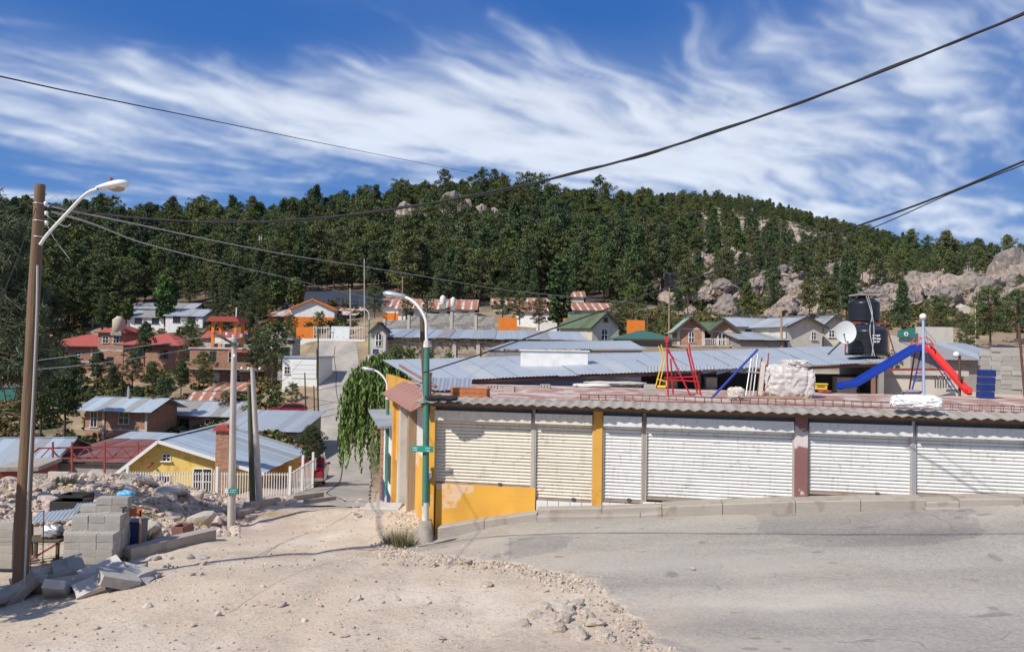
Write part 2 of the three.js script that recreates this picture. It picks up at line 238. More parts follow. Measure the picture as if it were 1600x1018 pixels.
const RB = (() => {   // smooth interpolation through the spot heights
  const n = pts.length, A = [];
  for (let i = 0; i < n; i++) { const r = new Float64Array(n + 2); for (let j = 0; j < n; j++) r[j] = phi((pts[i][0] - pts[j][0]) ** 2 + (pts[i][1] - pts[j][1]) ** 2, soft(pts[j][1])); r[i] -= 0.02; r[n] = 1; r[n + 1] = pts[i][2]; A.push(r); }
  const e = new Float64Array(n + 2); e.fill(1, 0, n); A.push(e);
  const N = n + 1;
  for (let i = 0; i < N; i++) {
    let m = i; for (let k = i + 1; k < N; k++) if (Math.abs(A[k][i]) > Math.abs(A[m][i])) m = k; [A[i], A[m]] = [A[m], A[i]];
    for (let k = i + 1; k < N; k++) { const f = A[k][i] / A[i][i]; if (f) for (let q = i; q <= N; q++) A[k][q] -= f * A[i][q]; }
  }
  const w = new Float64Array(N); for (let i = N - 1; i >= 0; i--) { let s = A[i][N]; for (let q = i + 1; q < N; q++) s -= A[i][q] * w[q]; w[i] = s / A[i][i]; }
  return w;
})();
// the street: distance, left edge, right edge, height
const ST = [[31, -8.6, -5.4, 792], [36, -10.2, -6.5, 787], [43.6, -12.2, -7.9, 774], [52, -13.4, -9.4, 761], [58, -14.2, -10.4, 750], [66, -15.9, -12.0, 722], [75, -18.4, -13.7, 690], [85, -21.2, -15.6, 650], [100, -25.2, -19.4, 597], [120, -30.2, -24.2, 540], [124, -31, -25, 530]]
  .map(([d, l, r, py]) => { const k = ray(800 + F * (l + r) / 2 / d, py); return [d, l, r, EYE + k.y / -k.z * d]; });
const stAt = (d) => {
  d = clamp(d, 31, 124); let i = 0; while (i < ST.length - 2 && ST[i + 1][0] < d) i++;
  const h = (k) => { const m = (j) => (ST[Math.min(j + 1, ST.length - 1)][k] - ST[Math.max(j - 1, 0)][k]) / (ST[Math.min(j + 1, ST.length - 1)][0] - ST[Math.max(j - 1, 0)][0]), D = ST[i + 1][0] - ST[i][0], t = (d - ST[i][0]) / D, a = ST[i][k], b = ST[i + 1][k], t2 = t * t, t3 = t2 * t;
    return (2 * t3 - 3 * t2 + 1) * a + (t3 - 2 * t2 + t) * D * m(i) + (-2 * t3 + 3 * t2) * b + (t3 - t2) * D * m(i + 1); };
  return { l: h(1), r: h(2), y: h(3) };
};
const memo = new Map();
function G0(x, d) { let s = RB[pts.length]; for (let j = 0; j < pts.length; j++) { const p = pts[j], a = x - p[0], b = d - p[1]; s += RB[j] * Math.sqrt(a * a + b * b + 1.5 + 0.0009 * p[1] * p[1]); } return s; }
function G(x, d, rough = true) {
  let y = G0(x, d), free = 1;
  if (d > 26 && d < 132) {
    const s = stAt(d), out = Math.max(s.l - x, x - s.r, 0), k = (1 - sm(0.6, 5, out)) * sm(26, 33, d) * (1 - sm(122, 132, d));
    y = lerp(y, s.y - 0.05, k); free = 1 - k;
  }
  if (rough) {
    const near = 1 - sm(60, 150, d);
    y += (0.15 + 0.85 * free) * near * (0.05 * fbm(x * 0.9, d * 0.9, 2, 4) + 0.02 * fbm(x * 4, d * 4, 5, 2)) * (1 - 0.6 * roadMask(x, d));
    y += free * (1 - near) * (1.6 * fbm(x * 0.05, d * 0.05, 9, 4));
    if (d > 8 && d < 34) { const c = -3.6 - 0.16 * (d - 12) + 0.5 * Math.sin(d * 0.35); for (const o of [-0.75, 0.75, 2.3, 3.8]) { const q = (x - c - o + 0.15 * nz(d * 0.5, o)) / 0.26; y -= 0.065 * Math.exp(-q * q) * (1 - roadMask(x, d)) * (0.6 + 0.5 * nz(d * 0.7, o, 3)); } }
    if (d > 22 && d < 45 && x < -7) y += 0.35 * sm(23, 27, d) * sm(-8.5, -10.5, x) * (1 - sm(38, 45, d)) * fbm(x * 1.1, d * 1.1, 4, 4);
  }
  return y;
}
const GV = (px, py, d) => { const p = V(px, py, d); p.y = G(p.x, d); return p; };
// edge of the broken asphalt: the carriageway is to the right of this line (world x, d)
const EDGE = [[1500, 1700, 7], [1150, 1150, 10.3], [1035, 1018, 12.4], [985, 962, 14.2], [930, 905, 16.8], [860, 893, 17.6], [740, 870, 19.3], [660, 864, 20.6], [634, 856, 22], [640, 840, 24], [650, 820, 27]].map((c) => { const p = V(...c); return [p.x, -p.z]; });
function edgeDist(x, d) {   // > 0 on the asphalt
  let best = 1e9, sg = 1;
  for (let i = 0; i < EDGE.length - 1; i++) {
    const [ax, ay] = EDGE[i], [bx, by] = EDGE[i + 1], ux = bx - ax, uy = by - ay, t = clamp(((x - ax) * ux + (d - ay) * uy) / (ux * ux + uy * uy)), ex = x - ax - t * ux, ey = d - ay - t * uy, q = ex * ex + ey * ey;
    if (q < best) { best = q; sg = ux * (d - ay) - uy * (x - ax) > 0 ? -1 : 1; }
  }
  return Math.sqrt(best) * sg;
}
function roadMask(x, d) { return d < 25 && x > -6 ? sm(-0.3, 0.3, edgeDist(x, d)) : 0; }

{
  const xs = [], ds = [];
  for (let x = 0; x < 1400;) { xs.push(x); if (x) xs.push(-x); x += x < 17 ? 0.2 : x < 45 ? 0.2 + (x - 17) * 0.03 : 1.05 + (x - 45) * 0.022; }
  xs.sort((a, b) => a - b);
  for (let d = -220; d < 1500;) { ds.push(d); d += d < 0 ? 20 : d < 8 ? 1.5 : d < 26 ? 0.16 : d < 60 ? 0.16 + (d - 26) * 0.012 : d < 130 ? 0.57 + (d - 60) * 0.012 : 1.4 + (d - 130) * 0.016; }
  const nx = xs.length, nd = ds.length, P = new Float32Array(nx * nd * 3), C = new Float32Array(nx * nd * 3), U = new Float32Array(nx * nd * 2), I = [];
  const dirt = [0.515, 0.432, 0.34], pale = [0.585, 0.512, 0.42], earth = [0.27, 0.20, 0.14], straw = [0.36, 0.29, 0.165], forest = [0.085, 0.065, 0.042], rockc = [0.42, 0.355, 0.30], scrub = [0.10, 0.11, 0.05], pinkR = [0.46, 0.38, 0.33];
  for (let j = 0; j < nd; j++) for (let i = 0; i < nx; i++) {
    const x = xs[i], d = ds[j], k = j * nx + i, y = G(x, d);
    P[k * 3] = x; P[k * 3 + 1] = y; P[k * 3 + 2] = -d; U[k * 2] = x; U[k * 2 + 1] = d;
    const n1 = fbm(x * 0.22, d * 0.22, 1, 4), n2 = fbm(x * 0.05, d * 0.05, 6, 4), n3 = fbm(x * 0.9, d * 0.9, 3, 3);
    let c = mix3(dirt, pale, sm(-0.15, 0.3, n1 + n3 * 0.5));
    c = mix3(c, earth, 0.35 * sm(0.1, 0.35, n2 + n3 * 0.3));
    if (x < -7.5 && d > 22 && d < 60) c = mix3(c, mix3(pinkR, straw, sm(0.0, 0.25, n1)), sm(22, 26, d) * sm(-7.5, -9.5, x));
    if (d > 40) c = mix3(c, mix3(mix3(earth, straw, sm(-0.1, 0.25, n1)), scrub, sm(0.05, 0.25, n2 + 0.4 * n3)), sm(40, 62, d));
    if (d > 125) { const right = sm(25, 95, x + (d - 200) * 0.08); c = mix3(c, mix3(mix3(forest, earth, sm(0.0, 0.3, n2 + 0.3 * n1)), mix3(rockc, straw, sm(0, 0.3, n1)), clamp(sm(0.12, 0.3, n2 + 0.42 * right) * (0.35 + 0.65 * right))), sm(125, 150, d)); }
    C.set(c, k * 3);
    if (i < nx - 1 && j < nd - 1) I.push(k, k + 1, k + nx, k + 1, k + nx + 1, k + nx);
  }
  const g = new THREE.BufferGeometry(); g.setAttribute('position', new THREE.BufferAttribute(P, 3)); g.setAttribute('color', new THREE.BufferAttribute(C, 3)); g.setAttribute('uv', new THREE.BufferAttribute(U, 2)); g.setIndex(I); g.computeVertexNormals();
  structure(mesh('ground', g, std({ vertexColors: true, map: dirtC, bumpMap: dirtB, bumpScale: 0.014, roughness: 0.95 })));
}
// asphalt carriageway with its crumbled edge
{
  const P = [], I = [], U = [], C = [], x0 = -5.2, x1 = 30, d0 = 3, d1 = 24.5, xs = [], ds = [];
  for (let x = x0; x < x1;) { xs.push(x); x += x < 6 ? 0.07 : 0.2; }
  for (let d = d0; d < d1;) { ds.push(d); d += d > 12 && d < 21.5 ? 0.07 : 0.16; }
  const nx = xs.length;
  ds.forEach((d, j) => xs.forEach((x, i) => {
    const e = edgeDist(x, d) + 0.28 * fbm(x * 1.6, d * 1.6, 4, 4) + 0.10 * nz(x * 9, d * 9, 2), k = sm(-0.05, 0.10, e);
    P.push(x, G(x, d) + lerp(-0.25, 0.055 + 0.018 * nz(x * 0.5, d * 0.5, 3) - 0.03 * (1 - sm(0.05, 0.9, e)) * (0.5 + fbm(x * 6, d * 6, 9, 3)), k), -d); U.push(x, d);
    const dust = (1 - sm(0.1, 2.6, e)) * sm(-0.2, 0.35, fbm(x * 0.7, d * 0.7, 11, 4) + 0.12), wear = sm(0.05, 0.4, fbm(x * 0.16, d * 0.5, 21, 4)), band = fbm(x * 0.10 + d * 0.04, d * 0.9, 31, 4);
    C.push(...mix3(mul(mix3([0.375, 0.348, 0.312], [0.465, 0.428, 0.376], wear), 1 + 0.25 * band), [0.45, 0.385, 0.32], 0.75 * dust));
  }));
  for (let j = 0; j < ds.length - 1; j++) for (let i = 0; i < nx - 1; i++) { const k = j * nx + i; if (Math.max(edgeDist(xs[i], ds[j]), edgeDist(xs[i + 1], ds[j + 1])) < -0.7) continue; I.push(k, k + 1, k + nx, k + 1, k + nx + 1, k + nx); }
  const g = new THREE.BufferGeometry(); g.setAttribute('position', new THREE.Float32BufferAttribute(P, 3)); g.setAttribute('color', new THREE.Float32BufferAttribute(C, 3)); g.setAttribute('uv', new THREE.Float32BufferAttribute(U, 2)); g.setIndex(I); g.computeVertexNormals();
  structure(mesh('asphalt_road', g, std({ vertexColors: true, map: roadC, bumpMap: aspB, bumpScale: 0.012, roughness: 0.9 })));
}
// the side street that dips and climbs to the school
{
  const P = [], I = [], U = [], C = [], n = 14; let row = 0;
  for (let d = 33.5; d <= 123; d += 0.5, row++) {
    const s = stAt(d);
    for (let i = 0; i <= n; i++) {
      const t = i / n, x = lerp(s.l, s.r, t) + (i === 0 || i === n ? 0.25 * nz(d * 0.8, i, 3) : 0), end = d < 35 ? (35 - d) * 0.06 + 0.05 * nz(x * 2, d) : 0;
      P.push(x, s.y + 0.02 + 0.05 * (1 - (2 * t - 1) ** 2) - end, -d); U.push(x, d);
      C.push(...mul(mix3([0.33, 0.305, 0.275], [0.42, 0.375, 0.325], sm(-0.2, 0.3, fbm(x * 0.5, d * 0.12, 7, 4))), 1));
      if (row && i) { const k = row * (n + 1) + i; I.push(k - n - 2, k - n - 1, k - 1, k - n - 1, k, k - 1); }
    }
  }
  const g = new THREE.BufferGeometry(); g.setAttribute('position', new THREE.Float32BufferAttribute(P, 3)); g.setAttribute('color', new THREE.Float32BufferAttribute(C, 3)); g.setAttribute('uv', new THREE.Float32BufferAttribute(U, 2)); g.setIndex(I); g.computeVertexNormals();
  structure(mesh('side_street', g, std({ vertexColors: true, map: aspC, bumpMap: aspB, bumpScale: 0.01, roughness: 0.9 })));
  // tar-sealed cracks wandering down the street
  const cr = [];
  for (let d = 37; d < 121; d += 1.5) { const s = stAt(d), x = lerp(s.l, s.r, 0.42 + 0.1 * nz(d * 0.06, 4) + 0.3 * (1 - sm(37, 46, d))); cr.push(v3(x, s.y + 0.074, -d)); }
  const cg = new THREE.BufferGeometry(), cp = [], ci = [];
  cr.forEach((p, i) => { const w = 0.05; cp.push(p.x - w, p.y, p.z, p.x + w, p.y, p.z); if (i) { const k = i * 2; ci.push(k - 2, k - 1, k, k - 1, k + 1, k); } });
  cg.setAttribute('position', new THREE.Float32BufferAttribute(cp, 3)); cg.setIndex(ci); cg.computeVertexNormals();
  structure(mesh('street_crack_seal', cg, plain(0.06, 0.055, 0.05)));
}
// ---------- the shuttered corner shop ----------
const TH = -0.186, NRM = v3(Math.sin(TH), 0, Math.cos(TH)), FP = V(880, 700, 23);
function onFace(px, py, w = 0) { const r = ray(px, py), t = (FP.clone().addScaledVector(NRM, w).sub(CP).dot(NRM)) / r.dot(NRM); return r.multiplyScalar(t).add(CP); }
const SO = onFace(672, 700); SO.y = 0;
const shop = thing('shop_building', 'single-storey corner shop with white roller shutters and yellow painted pillars', 'building', SO, TH);
shop.updateMatrixWorld();
const toShop = (p) => shop.worldToLocal(p.clone());
const fac = (px, py, w = 0) => toShop(onFace(px, py, w));
const SEND = 25;
{
  const y = (py, px = 1000) => fac(px, py).y;
  const top = fac(1000, 652).y, eaveW = 0.62, eaveY = fac(1000, 638, eaveW).y, slabY = 3.93, backZ = -9.6;
  const sideB = toShop(v3(-4.85, 0, -32.6));
  // shutters: [left px, right px, bottom py at the left, material]
  const SH = [[681, 831, 756, M.cream], [837, 926, 780, M.cream], [943, 1003, 781, M.shut], [1010, 1239, 782, M.shut], [1263, 1423, 771, M.shut], [1430, 1602, 775, M.shut], [1608, 1790, 776, M.shut]];
  SH.forEach(([a, b, py, m], n) => {
    const u0 = fac(a, 700).x, u1 = fac(b, 700).x, w = u1 - u0, yb = fac((a + b) / 2, py).y, sh = new THREE.Group(); sh.name = 'shutter'; sh.position.set(u0 + w / 2, yb, 0); shop.add(sh);
    const H = top - 0.18 - yb, k = Math.round(H / 0.098), p = H / k;
    const prof = [[0, -0.030], [0.07, -0.026], [0.15, 0.002], [0.32, 0.016], [0.55, 0.020], [0.78, 0.012], [0.92, -0.004], [1, -0.030]], P = [], I = [], U = [];
    prof.forEach(([t, z], i) => { P.push(-w / 2, t * p, z - 0.02, w / 2, t * p, z - 0.02); U.push(0, t * p, w, t * p); if (i) { const q = i * 2; I.push(q - 2, q - 1, q, q - 1, q + 1, q); } });
    const g = new THREE.BufferGeometry(); g.setAttribute('position', new THREE.Float32BufferAttribute(P, 3)); g.setAttribute('uv', new THREE.Float32BufferAttribute(U, 2)); g.setIndex(I); g.computeVertexNormals();
    for (let i = 0; i < k; i++) { const gi = g.clone(), uu = gi.attributes.uv; for (let q = 0; q < uu.count; q++) uu.setXY(q, uu.getX(q) + u0, uu.getY(q) + i * p + yb); const s = mesh('slat', gi, m, sh); s.position.set(R(-0.002, 0.002), i * p, R(-0.003, 0.003)); s.rotation.z = R(-0.0006, 0.0006); s.rotation.x = R(-0.035, 0.035); }
    mesh('bottom_rail', [box(w, 0.07, 0.05, 0, -0.03, 0)], M.rustRail, sh); mesh('lock', [box(0.1, 0.08, 0.05, w * 0.18, 0.03, 0.04)], M.darkJamb, sh);
    const hood = [], n2 = 8; for (let i = 0; i <= n2; i++) { const t = -0.3 + i / n2 * 3.0; hood.push([Math.sin(t) * 0.17 - 0.02, Math.cos(t) * 0.15]); }
    mesh('roll_housing', [T(prism([...hood.map(([x, yy]) => [x, yy]), [-0.25, -0.15], [-0.25, 0.15]], w - 0.01), -w / 2 + 0.005, top - yb - 0.16 + 0.05, -0.02, 0, Math.PI / 2, 0).scale(1, 1, 1)], m, sh);
    for (const s of [-1, 1]) mesh('guide_rail', [box(0.07, H + 0.2, 0.09, s * (w / 2 + 0.02), H / 2 - 0.02, 0.01)], n === 3 || n === 2 ? M.jamb : M.jamb, sh);
  });
  // walls behind, jambs and pillars
  mesh('back_wall', [box(SEND, 5.4, 0.2, SEND / 2, 1.05, -0.2)], M.greyPlaster, shop);
  const pil = (a, b, m, w = 0.12, y0 = -1) => { const u0 = fac(a, 700).x, u1 = fac(b, 700).x; return mesh('pillar', [T(cbox(u1 - u0, top + 0.25 - y0, 0.3, 0.015), (u0 + u1) / 2, (top + 0.25 + y0) / 2, w - 0.15)], m, shop); };
  const peel = (c, c2, s, th = 0.5) => std({ map: tex(512, 4, (u, v) => { const a = tf(u, v, 7, s, 6), b = tf(u, v, 5, s + 9, 3); return mix3(mul(c, 0.8 + 0.4 * b), mul(c2, 0.75 + 0.5 * a), sm(th, th + 0.06, a)); }), bumpMap: grainB, bumpScale: 0.004 });
  const yellowPeel = peel([0.66, 0.345, 0.05], [0.62, 0.42, 0.26], 44, 0.56), maroonPeel = peel([0.24, 0.11, 0.10], [0.55, 0.50, 0.48], 61, 0.46);
  pil(672, 681, yellowPeel, 0.10); pil(926.5, 942, M.yellow, 0.10); pil(1241, 1262, maroonPeel, 0.12); pil(831.5, 836.5, M.jamb, 0.07); pil(1003.5, 1009.5, M.rustRail, 0.06); pil(1423.5, 1429.5, M.zinc, 0.07); pil(1602.5, 1607.5, M.zinc, 0.07); pil(1791, 1812, maroonPeel, 0.12);
  // yellow panel under the first shutter
  { const u0 = fac(682, 780).x, u1 = fac(837, 780).x, y1 = fac(760, 758).y; mesh('lower_wall', [box(u1 - u0, y1 + 0.9, 0.16, (u0 + u1) / 2, (y1 - 0.9) / 2, 0.02)], yellowPeel, shop); }
  // white tiles under the next two
  for (const [a, b, n, p0, p1] of [[838, 927, 5, 780, 794], [929, 1002, 3, 782, 793], [1004, 1130, 6, 783, 790]]) {
    const u0 = fac(a, 790).x, u1 = fac(b, 790).x, w = (u1 - u0) / n, yt = fac((a + b) / 2, p0 + 3).y, yb = fac((a + b) / 2, p1 + 8).y;
    for (let i = 0; i < n; i++) mesh('wall_tile', [T(cbox(w - 0.012, yt - yb, 0.03, 0.006), u0 + (i + 0.5) * w, (yt + yb) / 2, 0.05 + R(-0.002, 0.002))], rnd() < 0.15 ? M.oldWhite : M.tileWhite, shop);
  }
  // pavement kerb along the front, in poured segments: px0, px1, top py0, top py1, front offset
  const kerb = (a, b, t0, t1, w, drop = 1.2, m = M.concrete) => {
    const p = fac(a, t0, w), q = fac(b, t1, w), g = new THREE.BufferGeometry(), c = 0.03;
    const L = [[p.x, p.y, w - c], [q.x, q.y, w - c], [p.x, p.y - c, w], [q.x, q.y - c, w], [p.x, p.y - drop, w], [q.x, q.y - drop, w], [p.x, p.y, -0.1], [q.x, q.y, -0.1], [p.x, p.y - drop, -0.1], [q.x, q.y - drop, -0.1]];
    g.setAttribute('position', new THREE.Float32BufferAttribute(L.flat(), 3)); g.setIndex([0, 1, 6, 1, 7, 6, 2, 3, 0, 3, 1, 0, 4, 5, 2, 5, 3, 2, 8, 4, 2, 8, 2, 6, 6, 2, 0, 9, 7, 5, 7, 3, 5, 7, 1, 3]);
    const f = uvm(g); f.computeVertexNormals(); return mesh('kerb_segment', f, m, shop);
  };
  kerb(684, 756, 824, 812, 0.55); kerb(757, 838.5, 812, 801, 0.55); kerb(839, 940, 795, 793, 0.45); kerb(839, 1000, 806, 804, 0.8); kerb(941, 1034, 793, 790, 0.45); kerb(1001, 1034, 804, 801, 0.78);
  kerb(1035, 1129, 791, 787, 0.75); kerb(1130, 1243, 787, 783, 0.75); kerb(1244, 1345, 783, 781, 0.75); kerb(1346, 1446, 781, 780, 0.75); kerb(1447, 1499, 784, 783, 0.75); kerb(1447, 1499, 794, 793, 0.98); kerb(1500, 1600, 779, 779, 0.75); kerb(1601, 1790, 779, 779, 0.75);
  // corrugated fibre-cement eave
  const ns = 26, sw = SEND / ns;
  for (let i = 0; i < ns; i++) { const a = i * sw - 0.35, j = R(-0.012, 0.012), e = eaveW + R(-0.03, 0.03); mesh('roof_sheet', corr(v3(a, eaveY + j, e), v3(a + sw, eaveY + j, e), v3(a, slabY + 0.055 + j, -0.45), v3(a + sw, slabY + 0.055 + j, -0.45), 0.32, 0.028, 0.016), M.fibre, shop); }
  mesh('fascia_beam', [box(SEND, 0.12, 0.12, SEND / 2, top + 0.21, 0.09), box(SEND, 0.08, 0.05, SEND / 2 - 0.2, eaveY - 0.07, eaveW - 0.22)], M.wood, shop);
  // roof slab, reddish waterproofing
  const sl = new THREE.Shape([[-0.3, -0.35], [SEND, -0.35], [SEND, backZ], [sideB.x, backZ]].map(([a, b]) => new THREE.Vector2(a, -b)));
  const sg = uvm(T(new THREE.ExtrudeGeometry(sl, { depth: 0.18, bevelEnabled: false }), 0, slabY - 0.02, 0, -Math.PI / 2, 0, 0)); sg.translate(0, -0.16, 0);
  mesh('roof_slab', sg, std({ map: tex(512, 5, (u, v) => { const a = tf(u, v, 6, 88, 6), b = sm(0.47, 0.60, tf(u, v, 10, 98, 5)); return mix3(mul([0.34, 0.185, 0.145], 0.7 + 0.6 * a), [0.50, 0.42, 0.36], b); }), roughness: 0.9 }), shop);
  // wall along the side street
  const sd = sideB.clone().setY(0), L = Math.hypot(sd.x, sd.z), ang = Math.atan2(-sd.z, sd.x);
  const side = (name, t0, t1, y0, y1, off, th, m) => mesh(name, [T(box((t1 - t0) * L, y1 - y0, th, ((t0 + t1) / 2) * L, (y0 + y1) / 2, off), 0, 0, 0, 0, ang, 0)], m, shop);
  side('side_wall', 0, 1, -4, 3.5, 0.12, 0.2, M.oldWhite);
  side('side_pillar', 0.0, 0.06, -4, 3.5, -0.02, 0.16, M.concrete); side('yellow_dado', 0.03, 0.30, -2, 1.9, -0.0, 0.1, yellowPeel); side('side_pillar', 0.34, 0.38, -4, 3.3, -0.12, 0.26, M.paleWood);
  side('door', 0.42, 0.56, -2.4, 0.6, 0.0, 0.08, M.white); side('side_pillar', 0.6, 0.66, -4, 3.4, -0.12, 0.26, M.paleConcrete); side('yellow_dado', 0.66, 1, 0.8, 3.4, -0.0, 0.1, yellowPeel); side('door', 0.70, 0.82, -3.0, 0.4, 0.0, 0.08, M.white); side('side_pillar', 0.94, 1.0, -4.5, 3.4, -0.05, 0.22, M.yellow);
  const dir = v3(sd.x / L, 0, sd.z / L), out = v3(dir.z, 0, -dir.x); if (out.x > 0) out.negate();
  const nS = 8; for (let i = 0; i < nS; i++) {
    const a = dir.clone().multiplyScalar(L * i / nS), b = dir.clone().multiplyScalar(L * (i + 1) / nS), A = (p, o, yy) => p.clone().addScaledVector(out, o).setY(yy), j = R(-0.02, 0.02);
    mesh('side_roof_sheet', corr(A(a, 0.62, 3.52 + j), A(b, 0.62, 3.52 + j), A(a, -0.3, slabY + 0.1 + j), A(b, -0.3, slabY + 0.1 + j), 0.2, 0.03, 0.02), M.redwood, shop);
  }
  mesh('ridge_pole', [bar(v3(0.1, slabY + 0.35, -0.2), dir.clone().multiplyScalar(L * 0.9).setY(slabY + 0.8), 0.05)], M.redwood, shop);
  const bell = thing('wall_meter', 'round white electric meter on the yellow corner pillar', 'meter', shop.localToWorld(fac(669, 742, 0.18)), TH);
  mesh('meter_body', [T(lathe([[0, 0.13], [0.07, 0.12], [0.11, 0.06], [0.12, 0]], 16), 0, 0, 0, Math.PI / 2, 0, 0)], M.lampWhite, bell); mesh('meter_box', [box(0.2, 0.3, 0.1, 0, -0.02, -0.05)], M.jamb, bell);
  mesh('conduit', [bar(v3(0, -0.16, -0.05), v3(0, -0.9, -0.05), 0.02)], M.jamb, bell);
}
const SLAB = 3.93;
const roofAt = (px, py) => { const r = ray(px, py), t = (SLAB - CP.y) / r.y; return r.multiplyScalar(t).add(CP); };   // point of the flat roof seen there

// ---------- things on the flat roof ----------
const rodsOf = (list, r) => list.map(([a, b]) => bar(a, b, r));
{
  // reinforcement cage lying along the roof edge
  const c = thing('rebar_cage', 'rusty reinforcement cage lying along the edge of the shop roof', 'rebar cage', SO, TH);
  const z0 = -0.55, u0 = fac(905, 620).x, u1 = SEND - 1, y0 = SLAB + 0.06, s = 0.16;
  mesh('long_bar', [[0, 0], [0, s], [-s, 0], [-s, s]].map(([dz, dy]) => tube([v3(u0, y0 + dy, z0 + dz), v3((u0 * 2 + u1) / 3, y0 + dy + 0.03, z0 + dz), v3((u0 + 2 * u1) / 3, y0 + dy - 0.01, z0 + dz + 0.03), v3(u1, y0 + dy, z0 + dz)], 0.009, 30, 5)), M.rebar, c);
  const sg = mergeGeometries([bar(v3(0, 0, 0), v3(0, s, 0), 0.007, 0.007, 4), bar(v3(0, 0, -s), v3(0, s, -s), 0.007, 0.007, 4), bar(v3(0, s, 0), v3(0, s, -s), 0.007, 0.007, 4), bar(v3(0, 0, 0), v3(0, 0, -s), 0.007, 0.007, 4)]);
  for (let u = u0; u < u1; u += 0.26) { const k = mesh('stirrup', sg, M.rebar, c); k.position.set(u + R(-0.03, 0.03), y0 + 0.01, z0); k.rotation.z = R(-0.12, 0.12); }
}
{
  // double slide
  const base = roofAt(1440, 613), t = thing('playground_slide', 'double playground slide with one blue chute and one red chute on the shop roof', 'slide', base, TH + 0.05);
  const H = 1.78, chute = (name, A, B, w, m, curve) => {
    const n = 14, P = [], I = [], dir = B.clone().sub(A).setY(0).normalize(), sd = v3(-dir.z, 0, dir.x), pr = [[-w, 0.20], [-w * 0.97, 0.22], [-w * 0.86, 0.02], [-w * 0.6, 0], [w * 0.6, 0], [w * 0.86, 0.02], [w * 0.97, 0.22], [w, 0.20], [w * 0.93, -0.04], [0, -0.06], [-w * 0.93, -0.04], [-w, 0.20]];
    for (let i = 0; i <= n; i++) { const s = i / n, c = A.clone().lerp(B, s); c.y = lerp(A.y, B.y, s < 0.06 ? 0 : s > curve ? 1 - (1 - s) * 0.28 : (s - 0.06) / (curve - 0.06) * (1 - (1 - curve) * 0.28)); for (const [a, b] of pr) { const q = c.clone().addScaledVector(sd, a); P.push(q.x, q.y + b, q.z); } }
    const k = pr.length; for (let i = 0; i < n; i++) for (let j = 0; j < k - 1; j++) { const q = i * k + j; I.push(q, q + 1, q + k, q + 1, q + k + 1, q + k); }
    const g = new THREE.BufferGeometry(); g.setAttribute('position', new THREE.Float32BufferAttribute(P, 3)); g.setIndex(I); g.computeVertexNormals(); g.setAttribute('uv', new THREE.Float32BufferAttribute(new Float32Array(P.length / 3 * 2), 2)); return mesh(name, toCreasedNormals(g, 0.7), m, t);
  };
  const loc = (px, py, d) => t.worldToLocal(V(px, py, d)); t.updateMatrixWorld();
  const D = -base.z, e1 = loc(1312, 604, D - 0.4), e2 = loc(1516, 612, D - 1.3);
  chute('blue_chute', v3(-0.05, H, 0), v3(e1.x, 0.16, e1.z), 0.26, M.slideBlue, 0.82).userData.label = 'long blue chute'; chute('red_chute', v3(0.22, H - 0.02, 0), v3(e2.x, 0.05, e2.z), 0.25, M.slideRed, 0.94).userData.label = 'steep red chute';
  mesh('platform', [T(cbox(0.62, 0.06, 0.6, 0.01), 0.05, H - 0.05, -0.1)], M.slideBlue, t);
  for (const z of [0.22, -0.42]) mesh('guard_hoop', [tube([v3(-0.26, H - 0.02, z), v3(-0.24, H + 0.3, z), v3(0.05, H + 0.52, z), v3(0.34, H + 0.3, z), v3(0.36, H - 0.02, z)], 0.02, 24)], M.red, t);
  mesh('guard_rail', rodsOf([[v3(-0.25, H + 0.25, 0.22), v3(-0.25, H + 0.25, -0.42)], [v3(0.35, H + 0.25, 0.22), v3(0.35, H + 0.25, -0.42)], [v3(-0.2, H + 0.22, 0.22), v3(0.32, H + 0.22, 0.22)]], 0.016), M.red, t);
  for (const [a, b, m] of [[v3(0.0, 0, 0.15), v3(0.1, H, 0.05), M.blue], [v3(-0.42, 0, 0.1), v3(0.02, H, 0.0), M.blue], [v3(-0.30, 0, -0.5), v3(-0.1, H, -0.4), M.rustRed], [v3(0.25, 0, -0.5), v3(0.2, H, -0.4), M.rustRed]]) mesh('leg', [bar(a, b, 0.032)], m, t);
  mesh('cross_brace', rodsOf([[v3(-0.3, 0.45, 0.06), v3(0.06, 0.5, 0.1)], [v3(-0.22, 0.8, 0.05), v3(0.06, 0.85, 0.08)], [v3(-0.25, 0.5, -0.45), v3(0.22, 0.5, -0.45)]], 0.02), M.blue, t);
  const fx = e1.x * 0.82; mesh('chute_foot', rodsOf([[v3(fx, 0, -0.15), v3(fx + 0.2, 0.3, 0)], [v3(fx + 0.4, 0, 0.15), v3(fx + 0.2, 0.3, 0)]], 0.014), M.rebar, t);
  const L0 = v3(0.3, H + 0.3, -0.4), L1 = v3(1.55, 0, -0.3);
  for (const o of [0, 0.4]) mesh('ladder_rail', [bar(L0.clone().add(v3(0, 0, -o)), L1.clone().add(v3(0, 0, -o)), 0.02)], M.blue, t);
  for (let i = 1; i < 8; i++) { const a = L0.clone().lerp(L1, i / 8); mesh('ladder_rung', [bar(a, a.clone().add(v3(0, 0, -0.4)), 0.014)], M.blue, t); }
  // tall pale pole with a globe, standing by the roof edge
  const pb = roofAt(1444, 621), p = thing('globe_pole', 'slim pale blue pole with a white globe beside the slides', 'pole', pb);
  const ph = V(1440, 497, -pb.z).y - pb.y;
  mesh('pole_shaft', [bar(v3(0, 0, 0), v3(-0.03, ph, 0), 0.05, 0.045, 10)], M.paleBlue, p); mesh('globe', [T(flat(new THREE.SphereGeometry(0.12, 18, 12)), -0.04, ph + 0.06, 0)], M.lampWhite, p); mesh('finial', [bar(v3(-0.03, ph + 0.1, 0), v3(0, ph + 0.3, 0), 0.012)], M.rebar, p);
